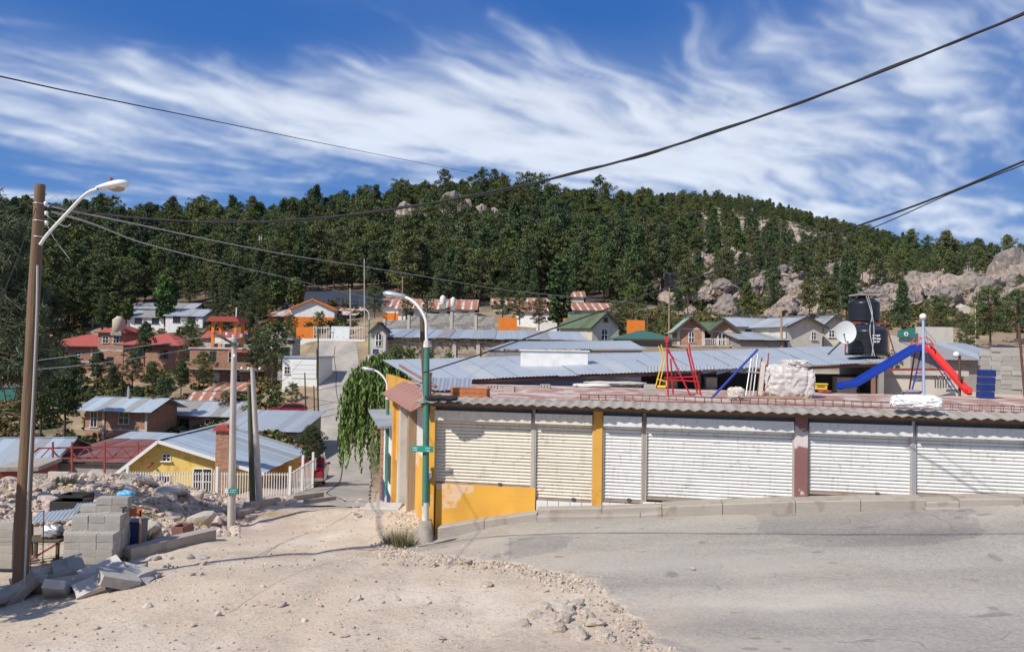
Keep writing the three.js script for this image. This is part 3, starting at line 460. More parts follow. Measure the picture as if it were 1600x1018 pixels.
  mesh('side_arm', rodsOf([[v3(0, ph - 0.05, 0), v3(0.7, ph - 0.05, 0)]], 0.012), M.rustRed, p); mesh('foot', rodsOf([[v3(0, 0.05, 0), v3(-0.3, 0, 0.1)], [v3(0, 0.05, 0), v3(0.3, 0, 0.05)], [v3(0, 0.05, 0), v3(0, 0, -0.3)]], 0.02), M.paleBlue, p);
}
function lump(w, h, d, s, f = 0.16, det = 20, sq = 4) {   // a sagging sack or wrapped bundle, base on y = 0
  const g = new THREE.SphereGeometry(1, det * 2, det), p = g.attributes.position, q = v3();
  for (let i = 0; i < p.count; i++) {
    q.fromBufferAttribute(p, i).normalize(); const k = 1 / Math.pow(Math.abs(q.x) ** sq + Math.abs(q.y) ** sq + Math.abs(q.z) ** sq, 1 / sq), e = 1 + f * (fbm(q.x * 2.2 + s, q.y * 3 + s, q.z * 2.2, 4) + 0.5 * nz(q.x * 9, q.y * 5 + s, q.z * 9));
    p.setXYZ(i, q.x * k * e * w / 2, h / 2 + q.y * k * e * h / 2, q.z * k * e * d / 2);
  }
  g.computeVertexNormals(); return flat(g);
}
function wrinkle(g, a) { g = mergeVertices(g.deleteAttribute('uv').deleteAttribute('normal')); g.computeVertexNormals(); const p = g.attributes.position, n = g.attributes.normal; for (let i = 0; i < p.count; i++) { const x = p.getX(i), y = p.getY(i), z = p.getZ(i), w = a * ((1 - Math.abs(nz(x * 3 + y * 2, y * 7, z * 3)) * 2) * 0.6 + 0.8 * Math.abs(nz(x * 8, y * 13, z * 8)) - 0.5); p.setXYZ(i, x + n.getX(i) * w, Math.max(0, y + n.getY(i) * w), z + n.getZ(i) * w); } g.computeVertexNormals(); return uvm(toCreasedNormals(g, 1.1)); }
{
  const at = (px, py) => roofAt(px, py);
  let o = thing('wrapped_pallet', 'tall pallet load wrapped in dusty crumpled plastic on the shop roof', 'pallet load', at(1229, 620), TH);
  mesh('wrapped_load', wrinkle(lump(1.35, 1.12, 1.0, 3.3, 0.16, 50, 7), 0.028), M.tarp, o); mesh('plastic_flap', T(wrinkle(lump(0.9, 0.32, 0.7, 8.1, 0.5, 30), 0.03), 0.25, 1.0, 0.05), M.tarp, o); mesh('hanging_sheet', T(wrinkle(lump(0.4, 0.95, 0.3, 5.5, 0.4, 30), 0.03), 0.68, 0.0, 0.3), M.tarp, o); mesh('pallet_base', [box(1.3, 0.06, 0.95, 0, 0.03, 0)], M.paleWood, o);
  tag(mesh('white_sack', wrinkle(lump(1.22, 0.34, 0.66, 1.7, 0.2, 40), 0.016), plain(0.8, 0.8, 0.79, { roughness: 0.6 })), 'white woven sack slumped over the roof edge below the globe pole', 'sack').position.copy(onFace(1432, 637, 0.25));
  scene.children[scene.children.length - 1].rotation.y = TH;
  tag(mesh('cement_bag', wrinkle(lump(0.5, 0.42, 0.4, 6.2, 0.3, 30), 0.015), M.palePlaster), 'dusty cement bag leaning on the rebar cage', 'bag').position.copy(at(1150, 625));
  // leaning pipes
  o = thing('pipe_bundle', 'bundle of grey and rusty pipes leaning upright beside the wrapped pallet', 'pipes', at(1180, 618), TH);
  const mats = [M.steel, M.jamb, M.steel, M.rebar, M.jamb, M.rustRed];
  for (let i = 0; i < 6; i++) mesh('pipe', [bar(v3(-0.32 + i * 0.13, 0, R(-0.1, 0.1)), v3(-0.08 + i * 0.13 + R(-0.05, 0.05), R(1.35, 1.62), -0.5), 0.028)], mats[i], o);
  mesh('strap', [bar(v3(-0.25, 0.85, -0.26), v3(0.5, 0.8, -0.26), 0.02)], M.steel, o); mesh('board', [T(cbox(0.16, 1.25, 0.05), 0.25, 0.62, -0.12, -0.25, 0, -0.12)], M.paleConcrete, o);
  const bp = at(1112, 622), bt = V(1184, 546, -bp.z + 0.6); tag(mesh('blue_post', [bar(bp, bt, 0.04, 0.04, 8), bar(bt, bt.clone().add(v3(-0.2, -0.2, 0)), 0.03)], M.blue), 'long blue steel post leaning to the right on the roof', 'post');
  // swing frames, red and yellow
  o = thing('red_swing_frame', 'red tubular swing frame with angled legs standing on the shop roof', 'swing frame', at(1062, 618), TH); o.updateMatrixWorld();
  const D = -o.position.z, L = (px, py, dd = 0) => o.worldToLocal(V(px, py, D + dd));
  for (const [a, b] of [[[1042, 528], [1044, 620]], [[1044, 545], [1080, 620]], [[1048, 560, 0.5], [1052, 616, 0.8]], [[1077, 538], [1079, 555]], [[1079, 553], [1096, 619]], [[1073, 543, 0.4], [1090, 614, 0.8]], [[1038, 590, 0.2], [1092, 588, 0.2]], [[1046, 593], [1092, 596]], [[1043, 548], [1053, 560, 0.5]]]) mesh('tube', [bar(L(...a), L(...b), 0.03)], M.red, o);
  mesh('bolt_plate', [T(box(0.12, 0.2, 0.06), ...L(1042, 530).toArray())], M.red, o);
  o = thing('yellow_swing_frame', 'yellow tubular frame with a seat beside the red swing frame', 'swing frame', at(1035, 607), TH); o.updateMatrixWorld();
  const D2 = -o.position.z, L2 = (px, py, dd = 0) => o.worldToLocal(V(px, py, D2 + dd));
  for (const [a, b] of [[[1029, 540], [1036, 560]], [[1036, 560], [1024, 606]], [[1033, 538, 0.4], [1040, 560, 0.4]], [[1040, 560, 0.4], [1030, 604, 0.4]], [[1026, 592], [1042, 596]], [[1024, 606], [1021, 615]], [[1042, 596], [1041, 606]]]) mesh('tube', [bar(L2(...a), L2(...b), 0.026)], M.playYellow, o);
  mesh('seat', [T(cbox(0.36, 0.1, 0.3, 0.03), ...L2(1034, 604).toArray())], M.playYellow, o);
  // bench frame and odds and ends round the slide
  o = thing('blue_bench', 'small dark blue metal bench under the slides', 'bench', at(1415, 607), TH);
  mesh('bench_seat', [T(cbox(0.75, 0.05, 0.3), 0, 0.32, 0)], M.blue, o); for (const x of [-0.33, 0.33]) mesh('leg', rodsOf([[v3(x, 0, 0.12), v3(x, 0.32, 0.1)], [v3(x, 0, -0.12), v3(x, 0.32, -0.1)]], 0.025), M.blue, o);
  const lumpAt = (name, label, cat, px, py, w, h, dd, m, s) => { const k = mesh(name, lump(w, h, dd, s, 0.35, 16), m); k.position.copy(at(px, py)); return tag(k, label, cat); };
  lumpAt('blue_tarp', 'crumpled sky blue tarp under the slides', 'tarp', 1407, 604, 0.75, 0.26, 0.5, M.skyTarp, 2.2); lumpAt('white_tarp', 'crumpled white sheeting between the slide legs and the red chute', 'tarp', 1468, 605, 0.8, 0.22, 0.5, M.white, 9.2);
  lumpAt('cloth_pile', 'grey and violet pile of cloth at the foot of the globe pole', 'cloth', 1425, 615, 0.7, 0.16, 0.4, plain(0.30, 0.27, 0.36), 4.4); lumpAt('white_bag', 'small white plastic bag beside the blue chute', 'bag', 1364, 600, 0.2, 0.2, 0.2, M.white, 7.7); lumpAt('white_sheet', 'white plastic sheet lying at the foot of the red chute', 'sheet', 1490, 613, 0.5, 0.14, 0.4, M.white, 5.1);
  lumpAt('sand_mound', 'pale mound of sand on the roof behind the rebar cage', 'sand', 960, 603, 2.6, 0.2, 0.5, M.palePlaster, 3.9); lumpAt('white_rag', 'white rag draped on the roof in front of the grey sheet wall', 'cloth', 925, 605, 1.5, 0.16, 0.4, M.oldWhite, 6.1);
  o = thing('yellow_crate', 'yellow plastic crate on the roof beside the wrapped pallet', 'crate', at(1282, 610), TH);
  mesh('crate_body', [T(cbox(0.5, 0.26, 0.36, 0.02), 0, 0.17, 0)], M.playYellow, o); mesh('crate_rim', [T(cbox(0.56, 0.05, 0.42, 0.01), 0, 0.28, 0)], M.playYellow, o); mesh('slot', [box(0.3, 0.05, 0.01, 0, 0.18, 0.181)], M.dark, o);
  lumpAt('red_scrap', 'heap of rusty red iron scraps on the roof in front of the yellow crate', 'scrap', 1289, 614, 0.5, 0.12, 0.3, M.rustRed, 8.8);
  for (let i = 0; i < 4; i++) { const c = thing('blue_crate', ['bottom blue crate of the stack against the block pile', 'second blue crate up in the stack against the block pile', 'third blue crate up in the stack against the block pile', 'topmost blue crate of the stack against the block pile'][i], 'crate', at(1540, 622).add(v3(0.015 * i, i * 0.27, 0)), TH + R(-0.05, 0.05), 'stacked blue crates');
    mesh('crate_body', [T(cbox(0.5, 0.25, 0.4, 0.015), 0, 0.13, 0)], M.crateBlue, c); for (let k = 0; k < 3; k++) mesh('crate_rib', [box(0.48, 0.014, 0.02, 0, 0.06 + k * 0.07, 0.205)], M.slideBlue, c); }
  o = thing('wooden_box', 'long reddish brown wooden box on the shop roof near the corner lamp', 'box', shop.localToWorld(fac(735, 628, -0.7).setY(SLAB + 0.02)), TH);
  for (let i = 0; i < 2; i++) mesh('plank', [T(cbox(1.16, 0.13, 0.03, 0.006), 0, 0.07 + i * 0.137, 0.25)], M.terra, o); for (const s of [-1, 1]) mesh('end_board', [T(cbox(0.03, 0.27, 0.47), s * 0.56, 0.135, 0)], M.terra, o); mesh('back_board', [T(cbox(1.1, 0.27, 0.03), 0, 0.135, -0.24)], M.terra, o); mesh('lid', [T(cbox(1.2, 0.03, 0.54, 0.006), 0, 0.29, 0)], M.terra, o);
  // corrugated offcuts beside the corner
  o = thing('tin_offcuts', 'loose shiny corrugated offcuts propped at the corner of the shop roof', 'metal sheets', at(700, 612), TH);
  for (let i = 0; i < 4; i++) { const x = -0.9 + i * 0.45; mesh('sheet', corr(v3(x, 0.06 + i * 0.03, 0.5), v3(x + 0.5, 0.05 + i * 0.03, 0.5), v3(x - 0.3, 0.45, -0.9), v3(x + 0.2, 0.45, -0.9), 0.16, 0.02), M.zinc, o); }
  lumpAt('black_rubber', 'heap of black rubber strips beside the wooden box', 'rubber', 690, 626, 0.9, 0.16, 0.4, M.rubber, 1.2);
  tag(mesh('vent_pipe', [bar(at(672, 622), at(672, 622).add(v3(0, 0.75, 0)), 0.035), T(box(0.1, 0.08, 0.1), ...at(672, 622).add(v3(0, 0.76, 0)).toArray())], M.rebar), 'thin dark vent pipe sticking up at the shop roof corner', 'pipe');
}
// hollow concrete blocks
const blockGeo = (() => {
  const s = new THREE.Shape(); s.moveTo(-0.195, -0.07); s.lineTo(0.195, -0.07); s.lineTo(0.195, 0.07); s.lineTo(-0.195, 0.07); s.closePath();
  for (const x of [-0.125, 0, 0.125]) { const h = new THREE.Path(); h.moveTo(x - 0.045, -0.04); h.lineTo(x - 0.045, 0.04); h.lineTo(x + 0.045, 0.04); h.lineTo(x + 0.045, -0.04); h.closePath(); s.holes.push(h); }
  const g = new THREE.ExtrudeGeometry(s, { depth: 0.178, bevelEnabled: true, bevelThickness: 0.006, bevelSize: 0.005, bevelSegments: 1 });
  return uvm(T(g, 0, 0.006, 0, -Math.PI / 2, 0, 0));
})();
const blockMats = [M.block, mott(0.44, 0.415, 0.375), mott(0.36, 0.335, 0.295), mott(0.42, 0.385, 0.34)];
function block(pos, turn, label, group, tilt = 0) { const b = mesh('concrete_block', blockGeo, pick(blockMats)); b.position.copy(pos); b.rotation.set(tilt, turn, 0, 'YXZ'); return tag(b, label, 'concrete block', group); }
{
  const c = roofAt(1530, 614), ax = v3(Math.cos(TH), 0, -Math.sin(TH));
  for (let r = 0; r < 10; r++) for (let i = 0; i < 6; i++) { if (r === 9 && (i === 0 || i > 4)) continue; if (r === 7 && i > 5) continue;
    block(c.clone().addScaledVector(ax, 0.2 + i * 0.40 + (r % 2) * 0.05 + R(-0.015, 0.015)).add(v3(0, r * 0.193, R(-0.03, 0.02))), TH + R(-0.02, 0.02) , 'grey concrete block in the tall pile beside the blue crates', 'blocks piled on the shop roof'); }
  for (const [px, py, up, l] of [[796, 612, 0, 'lone concrete block in front of the grey sheet wall on the roof'], [853, 606, 1, 'concrete block standing on end behind the sand mound'], [968, 603, 1, 'concrete block standing on end at the right end of the sheet wall'], [770, 607, 1, 'small concrete block propping the grey sheet wall near the wooden box'], [1015, 617, 0, 'lower concrete block of the pair left of the yellow swing frame']]) { const b = block(roofAt(px, py), TH + R(-0.3, 0.3), l); if (up) { b.rotation.set(Math.PI / 2, TH, 0, 'YXZ'); b.position.y += 0.08; } }
  const q = roofAt(1015, 617); block(q.clone().add(v3(0, 0.195, 0)), TH + 0.1, 'upper concrete block of the pair left of the yellow swing frame'); 
}
// a house post: leaning rusty stake beside the block pile
tag(mesh('steel_stake', [bar(V(1592, 505, 23), V(1602, 620, 23.2), 0.035)], M.rebar), 'rusty steel stake standing in front of the tall block pile', 'stake');

// ---------- the long shed behind the shop ----------
{
  const A = V(655, 596, 33), B = V(1392, 566, 33.5), C = V(598, 562, 44), D = V(1325, 540, 47);
  const shed = thing('long_shed', 'long low shed with a grey corrugated metal roof behind the shop', 'shed', v3(0, 0, 0));
  const n = 24; for (let j = 0; j < 2; j++) for (let i = 0; i < n; i++) {
    const q = (u, v) => A.clone().lerp(B, u).lerp(C.clone().lerp(D, u), v), o = v3(0, R(-0.015, 0.02) + (j ? 0 : 0.03), 0), u0 = i / n - 0.001, u1 = (i + 1) / n + 0.001, v0 = j ? 0.5 : -0.02 * rnd(), v1 = j ? 1 : 0.53;
    mesh('roof_sheet', corr(q(u0, v0).add(o), q(u1, v0).add(o), q(u0, v1).add(o), q(u1, v1).add(o), 0.152, 0.016, 0.008), i % 7 === 3 && j === 0 ? std({ color: lin(0.44, 0.45, 0.45), map: tinC, roughness: 0.55, metalness: 0.2 }) : M.tin, shed);
  }
  // front: corrugated cladding on the left, open and dark on the right
  const fl = V(690, 612, 33.6), fr = V(1000, 604, 33.6), up = (px, py) => V(px, py, 33.6);
  const P = (t, y) => fl.clone().lerp(fr, t).setY(y), yt = (t) => A.clone().lerp(B, (P(t, 0).x - A.x) / (B.x - A.x)).y - 0.03;
  for (let i = 0; i < 8; i++) { // horizontal ribs
    const a = i / 8, b = (i + 1) / 8 + 0.004, z = v3(0, 0, R(0, 0.03)); mesh('cladding_sheet', corr(P(a, 3.5).add(z), P(a, Math.min(yt(a), yt(b)) - 0.02).add(z), P(b, 3.5).add(z), P(b, Math.min(yt(a), yt(b)) - 0.02).add(z), 0.1, 0.012, 0.006), M.tin, shed);
  }
  const rl = V(1000, 604, 40), rr = V(1420, 590, 40); const bw = new THREE.BufferGeometry();
  mesh('rear_wall', [beam(v3(rl.x - 11, 2.3, -40), v3(rr.x - 1, 2.3, -40), 0.2, 4.2)], M.greyPlaster, shed);
  mesh('floor', [box(20, 0.2, 8, 6, 2.2, -37.6)], M.concrete, shed);
  mesh('end_wall', [beam(A.clone().add(v3(0.3, -2.6, 0)), C.clone().add(v3(0.3, -3.2, 0)), 0.2, 4.8)], M.yellow, shed); mesh('end_wall', [beam(B.clone().add(v3(-0.4, -2.4, 0)), D.clone().add(v3(-0.4, -3, 0)), 0.2, 4.2)], M.greyPlaster, shed);
  for (const px of [1000, 1092, 1190, 1260, 1365]) { const t = V(px, 575, 33.9); mesh('post', [box(0.14, 3.0, 0.14, t.x, yt((t.x - fl.x) / (fr.x - fl.x)) - 1.55, t.z)], M.redwood, shed); }
  mesh('eave_beam', [beam(A.clone().add(v3(0.2, -0.10, -0.15)), B.clone().add(v3(0, -0.10, -0.15)), 0.08, 0.12)], M.maroonTin, shed);
  mesh('valance', [...Array(8)].map((_, i) => { const a = V(1010 + i * 22, 572 + (i % 3) * 2, 33.4), b = V(1030 + i * 22, 571, 33.4); return corr(a, b, a.clone().add(v3(0, -0.22 - 0.08 * rnd(), 0.02)), b.clone().add(v3(0, -0.24, 0.02)), 0.15, 0.015); }), M.tin, shed);
  for (const [px, w, h] of [[1045, 0.7, 0.5], [1110, 0.5, 0.6], [1320, 0.9, 0.7]]) tag(mesh('storage_box', T(cbox(w, h, 0.5, 0.02), 0, h / 2, 0), px > 1300 ? M.paleConcrete : M.palePlaster), px > 1300 ? 'pale box deep inside the open end of the long shed' : px < 1100 ? 'pale box under the shed roof behind the red swing frame' : 'small pale box under the shed roof behind the blue post', 'box').position.copy(V(px, 600, 35).setY(3.72));
  mesh('shelf', [box(9, 0.12, 1.4, 8.6, 3.66, -35.2)], M.greyPlaster, shed);
  // white rendered box on the roof
  const wb = thing('roof_monitor', 'white rendered box raised above the shed roof', 'roof box', V(866, 574, 38)); mesh('box_wall', [T(cbox(3.3, 1.1, 1.6, 0.02), 0, 0.25, -0.5)], M.white, wb); mesh('box_cap', [T(cbox(3.45, 0.07, 1.75, 0.02), 0, 0.83, -0.5)], M.oldWhite, wb);
  // second roof behind
  const s2 = thing('rear_shed', 'grey sheet-metal lean-to roof rising behind the long shed', 'shed', v3(0, 0, 0));
  const a = V(760, 545, 46), b = V(1010, 545, 46), c = V(800, 533, 54), d = V(985, 532, 54);
  for (let i = 0; i < 8; i++) { const q = (u, v) => a.clone().lerp(b, u).lerp(c.clone().lerp(d, u), v); mesh('roof_sheet', corr(q(i / 8, 0), q((i + 1) / 8, 0), q(i / 8, 1), q((i + 1) / 8, 1), 0.152, 0.016, 0.008), M.tin, s2); }
  mesh('wall', [beam(a.clone().add(v3(0.2, -1.6, -0.2)), b.clone().add(v3(-0.2, -1.6, -0.2)), 0.15, 3)], M.greyPlaster, s2);
}
// black water tanks, dish
{
  const tank = (name, label, pos, r, h) => {
    const t = thing(name, label, 'water tank', pos, 0, 'black water tanks on the shed roof');
    mesh('tank_body', lathe([[0, 0], [r * 0.97, 0], [r, 0.05], [r, h * 0.12], [r * 0.975, h * 0.15], [r, h * 0.18], [r, h * 0.45], [r * 0.975, h * 0.48], [r, h * 0.51], [r, h * 0.74], [r * 0.97, h * 0.77], [r * 0.95, h * 0.80], [r * 0.62, h * 0.93], [r * 0.36, h * 0.96], [r * 0.36, h]], 36), M.blackPlastic, t);
    mesh('tank_lid', lathe([[0, h * 1.06], [r * 0.3, h * 1.05], [r * 0.4, h * 1.0], [r * 0.4, h * 0.97]], 24), M.blackPlastic, t); return t;
  };
  const d = 36, q = V(1356, 553, d), lo = tank('water_tank', 'lower black plastic water tank with white lettering beside the dish', q, 0.86, 1.42);
  mesh('tank_base', [T(lathe([[0, 0], [0.98, 0], [0.98, 0.09], [0, 0.09]], 28), 0, -0.06, 0)], M.dark, lo);
  for (const [y, w] of [[0.86, 0.36], [0.72, 0.42], [0.58, 0.30]]) mesh('lettering', [...Array(4)].map((_, i) => T(box(w / 5.2, 0.075, 0.006), (i - 1.5) * w / 4 * 0.98, y + R(-0.01, 0.01), Math.sqrt(0.875 ** 2 - ((i - 1.5) * w / 4) ** 2))), M.lampWhite, lo);
  const up = tank('water_tank', 'upper black plastic water tank raised on a steel frame', V(1350, 503, d + 2.4), 0.74, 1.25);
  mesh('lid_plate', [T(cbox(1.1, 0.05, 0.9), -0.02, 1.34, 0)], M.jamb, up);
  const fr = thing('tank_stand', 'rusty red angle-iron stand under the upper water tank', 'stand', V(1350, 503, d + 2.4));
  mesh('deck', [box(1.7, 0.08, 1.5, 0.1, -0.06, 0)], M.rustRed, fr); for (const [x, z] of [[-0.6, 0.6], [0.85, 0.6], [-0.6, -0.6], [0.85, -0.6]]) mesh('leg', [beam(v3(x, -0.08, z), v3(x * 1.12, -2.0, z), 0.06)], M.rustRed, fr); mesh('brace', [beam(v3(0.85, -0.2, 0.6), v3(1.3, -1.7, 0.6), 0.05)], M.rustRed, fr);
  const hose = thing('tank_hoses', 'pale hoses hanging down over both water tanks', 'hoses', v3(0, 0, 0)); for (const k of [0, 1]) mesh('hose', [tube([V(1354 + k * 3, 462, d + 1.4), V(1361 + k * 2, 485, d + 1.2), V(1366 - k * 6, 520, d - 1.0), V(1363 + k * 4, 556, d - 1.1)], 0.018, 24)], M.paleCable, hose);
  const ds = thing('satellite_dish', 'pale grey oval satellite dish on a dark arm beside the tanks', 'satellite dish', V(1322, 520, 35), -0.35);
  mesh('reflector', T(lathe([[0, 0], [0.2, 0.02], [0.38, 0.075], [0.5, 0.14], [0.51, 0.13], [0.38, 0.06], [0.2, 0.005], [0, -0.02]], 32), 0, 0, 0, 1.35, 0, 0).scale(0.86, 1.06, 1), plain(0.52, 0.54, 0.53), ds);
  mesh('feed_arm', [bar(v3(0, -0.45, 0.1), v3(-0.1, -0.1, 0.5), 0.02), T(cbox(0.07, 0.07, 0.12), -0.1, -0.08, 0.5)], M.darkFrame, ds); mesh('mast', [bar(v3(-0.1, -0.3, -0.08), v3(-0.75, -1.0, -0.1), 0.045)], M.darkFrame, ds);
}
// ---------- poles, lamps and cables ----------
function cobra(o, head, dir, white) {   // cobra-head luminaire at local point, pointing along dir (unit, xz)
  const a = Math.atan2(-dir.z, dir.x), sh = lathe([[0, -0.36], [0.06, -0.35], [0.10, -0.22], [0.155, 0.05], [0.165, 0.2], [0.13, 0.33], [0.06, 0.39], [0, 0.40]], 20);
  mesh('lamp_housing', T(T(sh, 0, 0, 0, 0, 0, -Math.PI / 2).scale(1, 0.62, 1), head.x, head.y, head.z, 0, a, 0.12), white, o);
  mesh('lamp_lens', T(T(flat(new THREE.SphereGeometry(0.13, 16, 10)), 0, 0, 0).scale(1.35, 0.6, 1), head.x + dir.x * 0.13, head.y - 0.06, head.z + dir.z * 0.13, 0, a, 0), plain(0.34, 0.31, 0.25, { roughness: 0.25 }), o);
  mesh('photocell', [T(lathe([[0, 0.09], [0.035, 0.09], [0.04, 0], [0, 0]], 10), head.x - dir.x * 0.02, head.y + 0.085, head.z - dir.z * 0.02)], M.rustRed, o);
}
function poleGeo(a, b, r0, r1, wob = 0, seg = 12, rows = 14) {   // tapering pole with its own slight bends
  const g = new THREE.CylinderGeometry(r1, r0, 1, seg, rows), p = g.attributes.position, ax = b.clone().sub(a), L = ax.length();
  for (let i = 0; i < p.count; i++) { const t = p.getY(i) + 0.5, k = 1 + wob * 0.8 * nz(p.getX(i) * 9, t * 6, p.getZ(i) * 9); p.setXYZ(i, p.getX(i) * k + wob * 0.35 * nz(t * 2.2, 3.3), p.getY(i) * L, p.getZ(i) * k); }
  const uv = g.attributes.uv; for (let i = 0; i < uv.count; i++) uv.setXY(i, uv.getX(i) * 6.28 * r0, uv.getY(i) * L);
  g.computeVertexNormals(); g.applyQuaternion(new THREE.Quaternion().setFromUnitVectors(v3(0, 1, 0), ax.normalize())); return flat(g.translate((a.x + b.x) / 2, (a.y + b.y) / 2, (a.z + b.z) / 2));
}
// wooden pole with lamp, left
const WP = V(30, 934, 17); WP.y = G(WP.x, 17) - 0.05;
{
  const o = thing('wooden_utility_pole', 'tall weathered wooden utility pole with a white street lamp arm', 'utility pole', WP); o.updateMatrixWorld();
  const L = (px, py, dd = 0) => o.worldToLocal(V(px, py, 17 + dd)), top = L(62, 288);
  mesh('shaft', poleGeo(v3(0, 0, 0), top, 0.165, 0.105, 0.12, 14, 24), M.wood, o);
  mesh('conduit', [tube([L(37, 925, -0.2), L(44, 760, -0.2), L(52, 600, -0.17), L(57, 480, -0.14), L(58, 414, -0.13)], 0.022, 30)], M.paleCable, o);
  mesh('cable_run', [tube([L(22, 925, -0.1), L(35, 700, -0.1), L(48, 500, -0.08), L(60, 330, -0.05)], 0.012, 24)], M.cable, o);
  const arm = [L(62, 382, -0.1), L(72, 368, -0.12), L(105, 332, -0.25), L(128, 308, -0.32), L(140, 299, -0.36), L(152, 295, -0.4)];
  mesh('lamp_arm', [tube(arm, 0.035, 30, 10)], M.lampWhite, o);
  const h = L(174, 290, -0.42); cobra(o, h, v3(0.985, 0, 0.17), M.lampWhite);
  for (const py of [318, 345, 370]) mesh('bracket', [T(flat(new THREE.TorusGeometry(0.115, 0.012, 6, 20)), ...L(60, py).toArray(), Math.PI / 2)], M.steel, o);
  for (const [px, py] of [[71, 318], [72, 333], [72, 348]]) { const q = L(px, py, -0.08); mesh('insulator', [T(lathe([[0, 0.05], [0.03, 0.045], [0.045, 0.01], [0.03, -0.02], [0.045, -0.045], [0, -0.05]], 12), q.x, q.y, q.z)], M.lampWhite, o); }
  mesh('crossarm_pin', rodsOf([[L(46, 305), L(72, 303)], [L(44, 322), L(60, 321)]], 0.012), M.rebar, o);
  mesh('wire_tangle', [tube([L(64, 310), L(80, 302), L(92, 312), L(100, 330)], 0.006, 20, 4), tube([L(66, 320), L(86, 306), L(108, 300), L(114, 318)], 0.006, 20, 4), tube([L(70, 335), L(92, 350), L(104, 354), L(110, 350)], 0.008, 20, 4), tube([L(68, 340), L(84, 372), L(108, 404)], 0.007, 20, 4)], M.paleCable, o);
}
// green street lamps
function greenLamp(label, base, H, ang, ped) {
  const o = thing('street_lamp', label, 'street lamp', base, 0), d = v3(Math.cos(ang), 0, -Math.sin(ang)), y0 = ped ? 0.62 : 0.12;
  mesh('pedestal', [T(lathe(ped ? [[0.40, -0.5], [0.39, 0], [0.30, 0.45], [0.24, 0.68], [0, 0.70]] : [[0.3, -0.5], [0.28, 0.15], [0, 0.16]], 4), 0, 0, 0, 0, 0.75, 0)], M.concrete, o);
  mesh('pole_foot', [bar(v3(0, y0 - 0.1, 0), v3(-0.01, y0 + 0.6, 0), 0.11, 0.105, 14)], M.oldWhite, o);
  mesh('lower_pole', [bar(v3(-0.01, y0 + 0.5, 0), v3(-0.06, H * 0.80, 0), 0.105, 0.085, 14)], M.green, o);
  mesh('upper_pole', [tube([v3(-0.06, H * 0.79, 0), v3(-0.08, H * 0.85, 0), v3(-0.10, H * 0.89, 0), v3(-0.12, H * 0.93, 0).addScaledVector(d, 0.12), v3(-0.12, H * 0.972, 0).addScaledVector(d, 0.42), v3(-0.12, H * 0.995, 0).addScaledVector(d, 0.78)], 0.048, 40, 10)], M.lampWhite, o);
  mesh('collar', [bar(v3(-0.06, H * 0.785, 0), v3(-0.06, H * 0.812, 0), 0.11, 0.09, 14)], M.oldWhite, o);
  cobra(o, v3(-0.12, H * 0.998, 0).addScaledVector(d, 1.0), d, M.steel); return o;
}
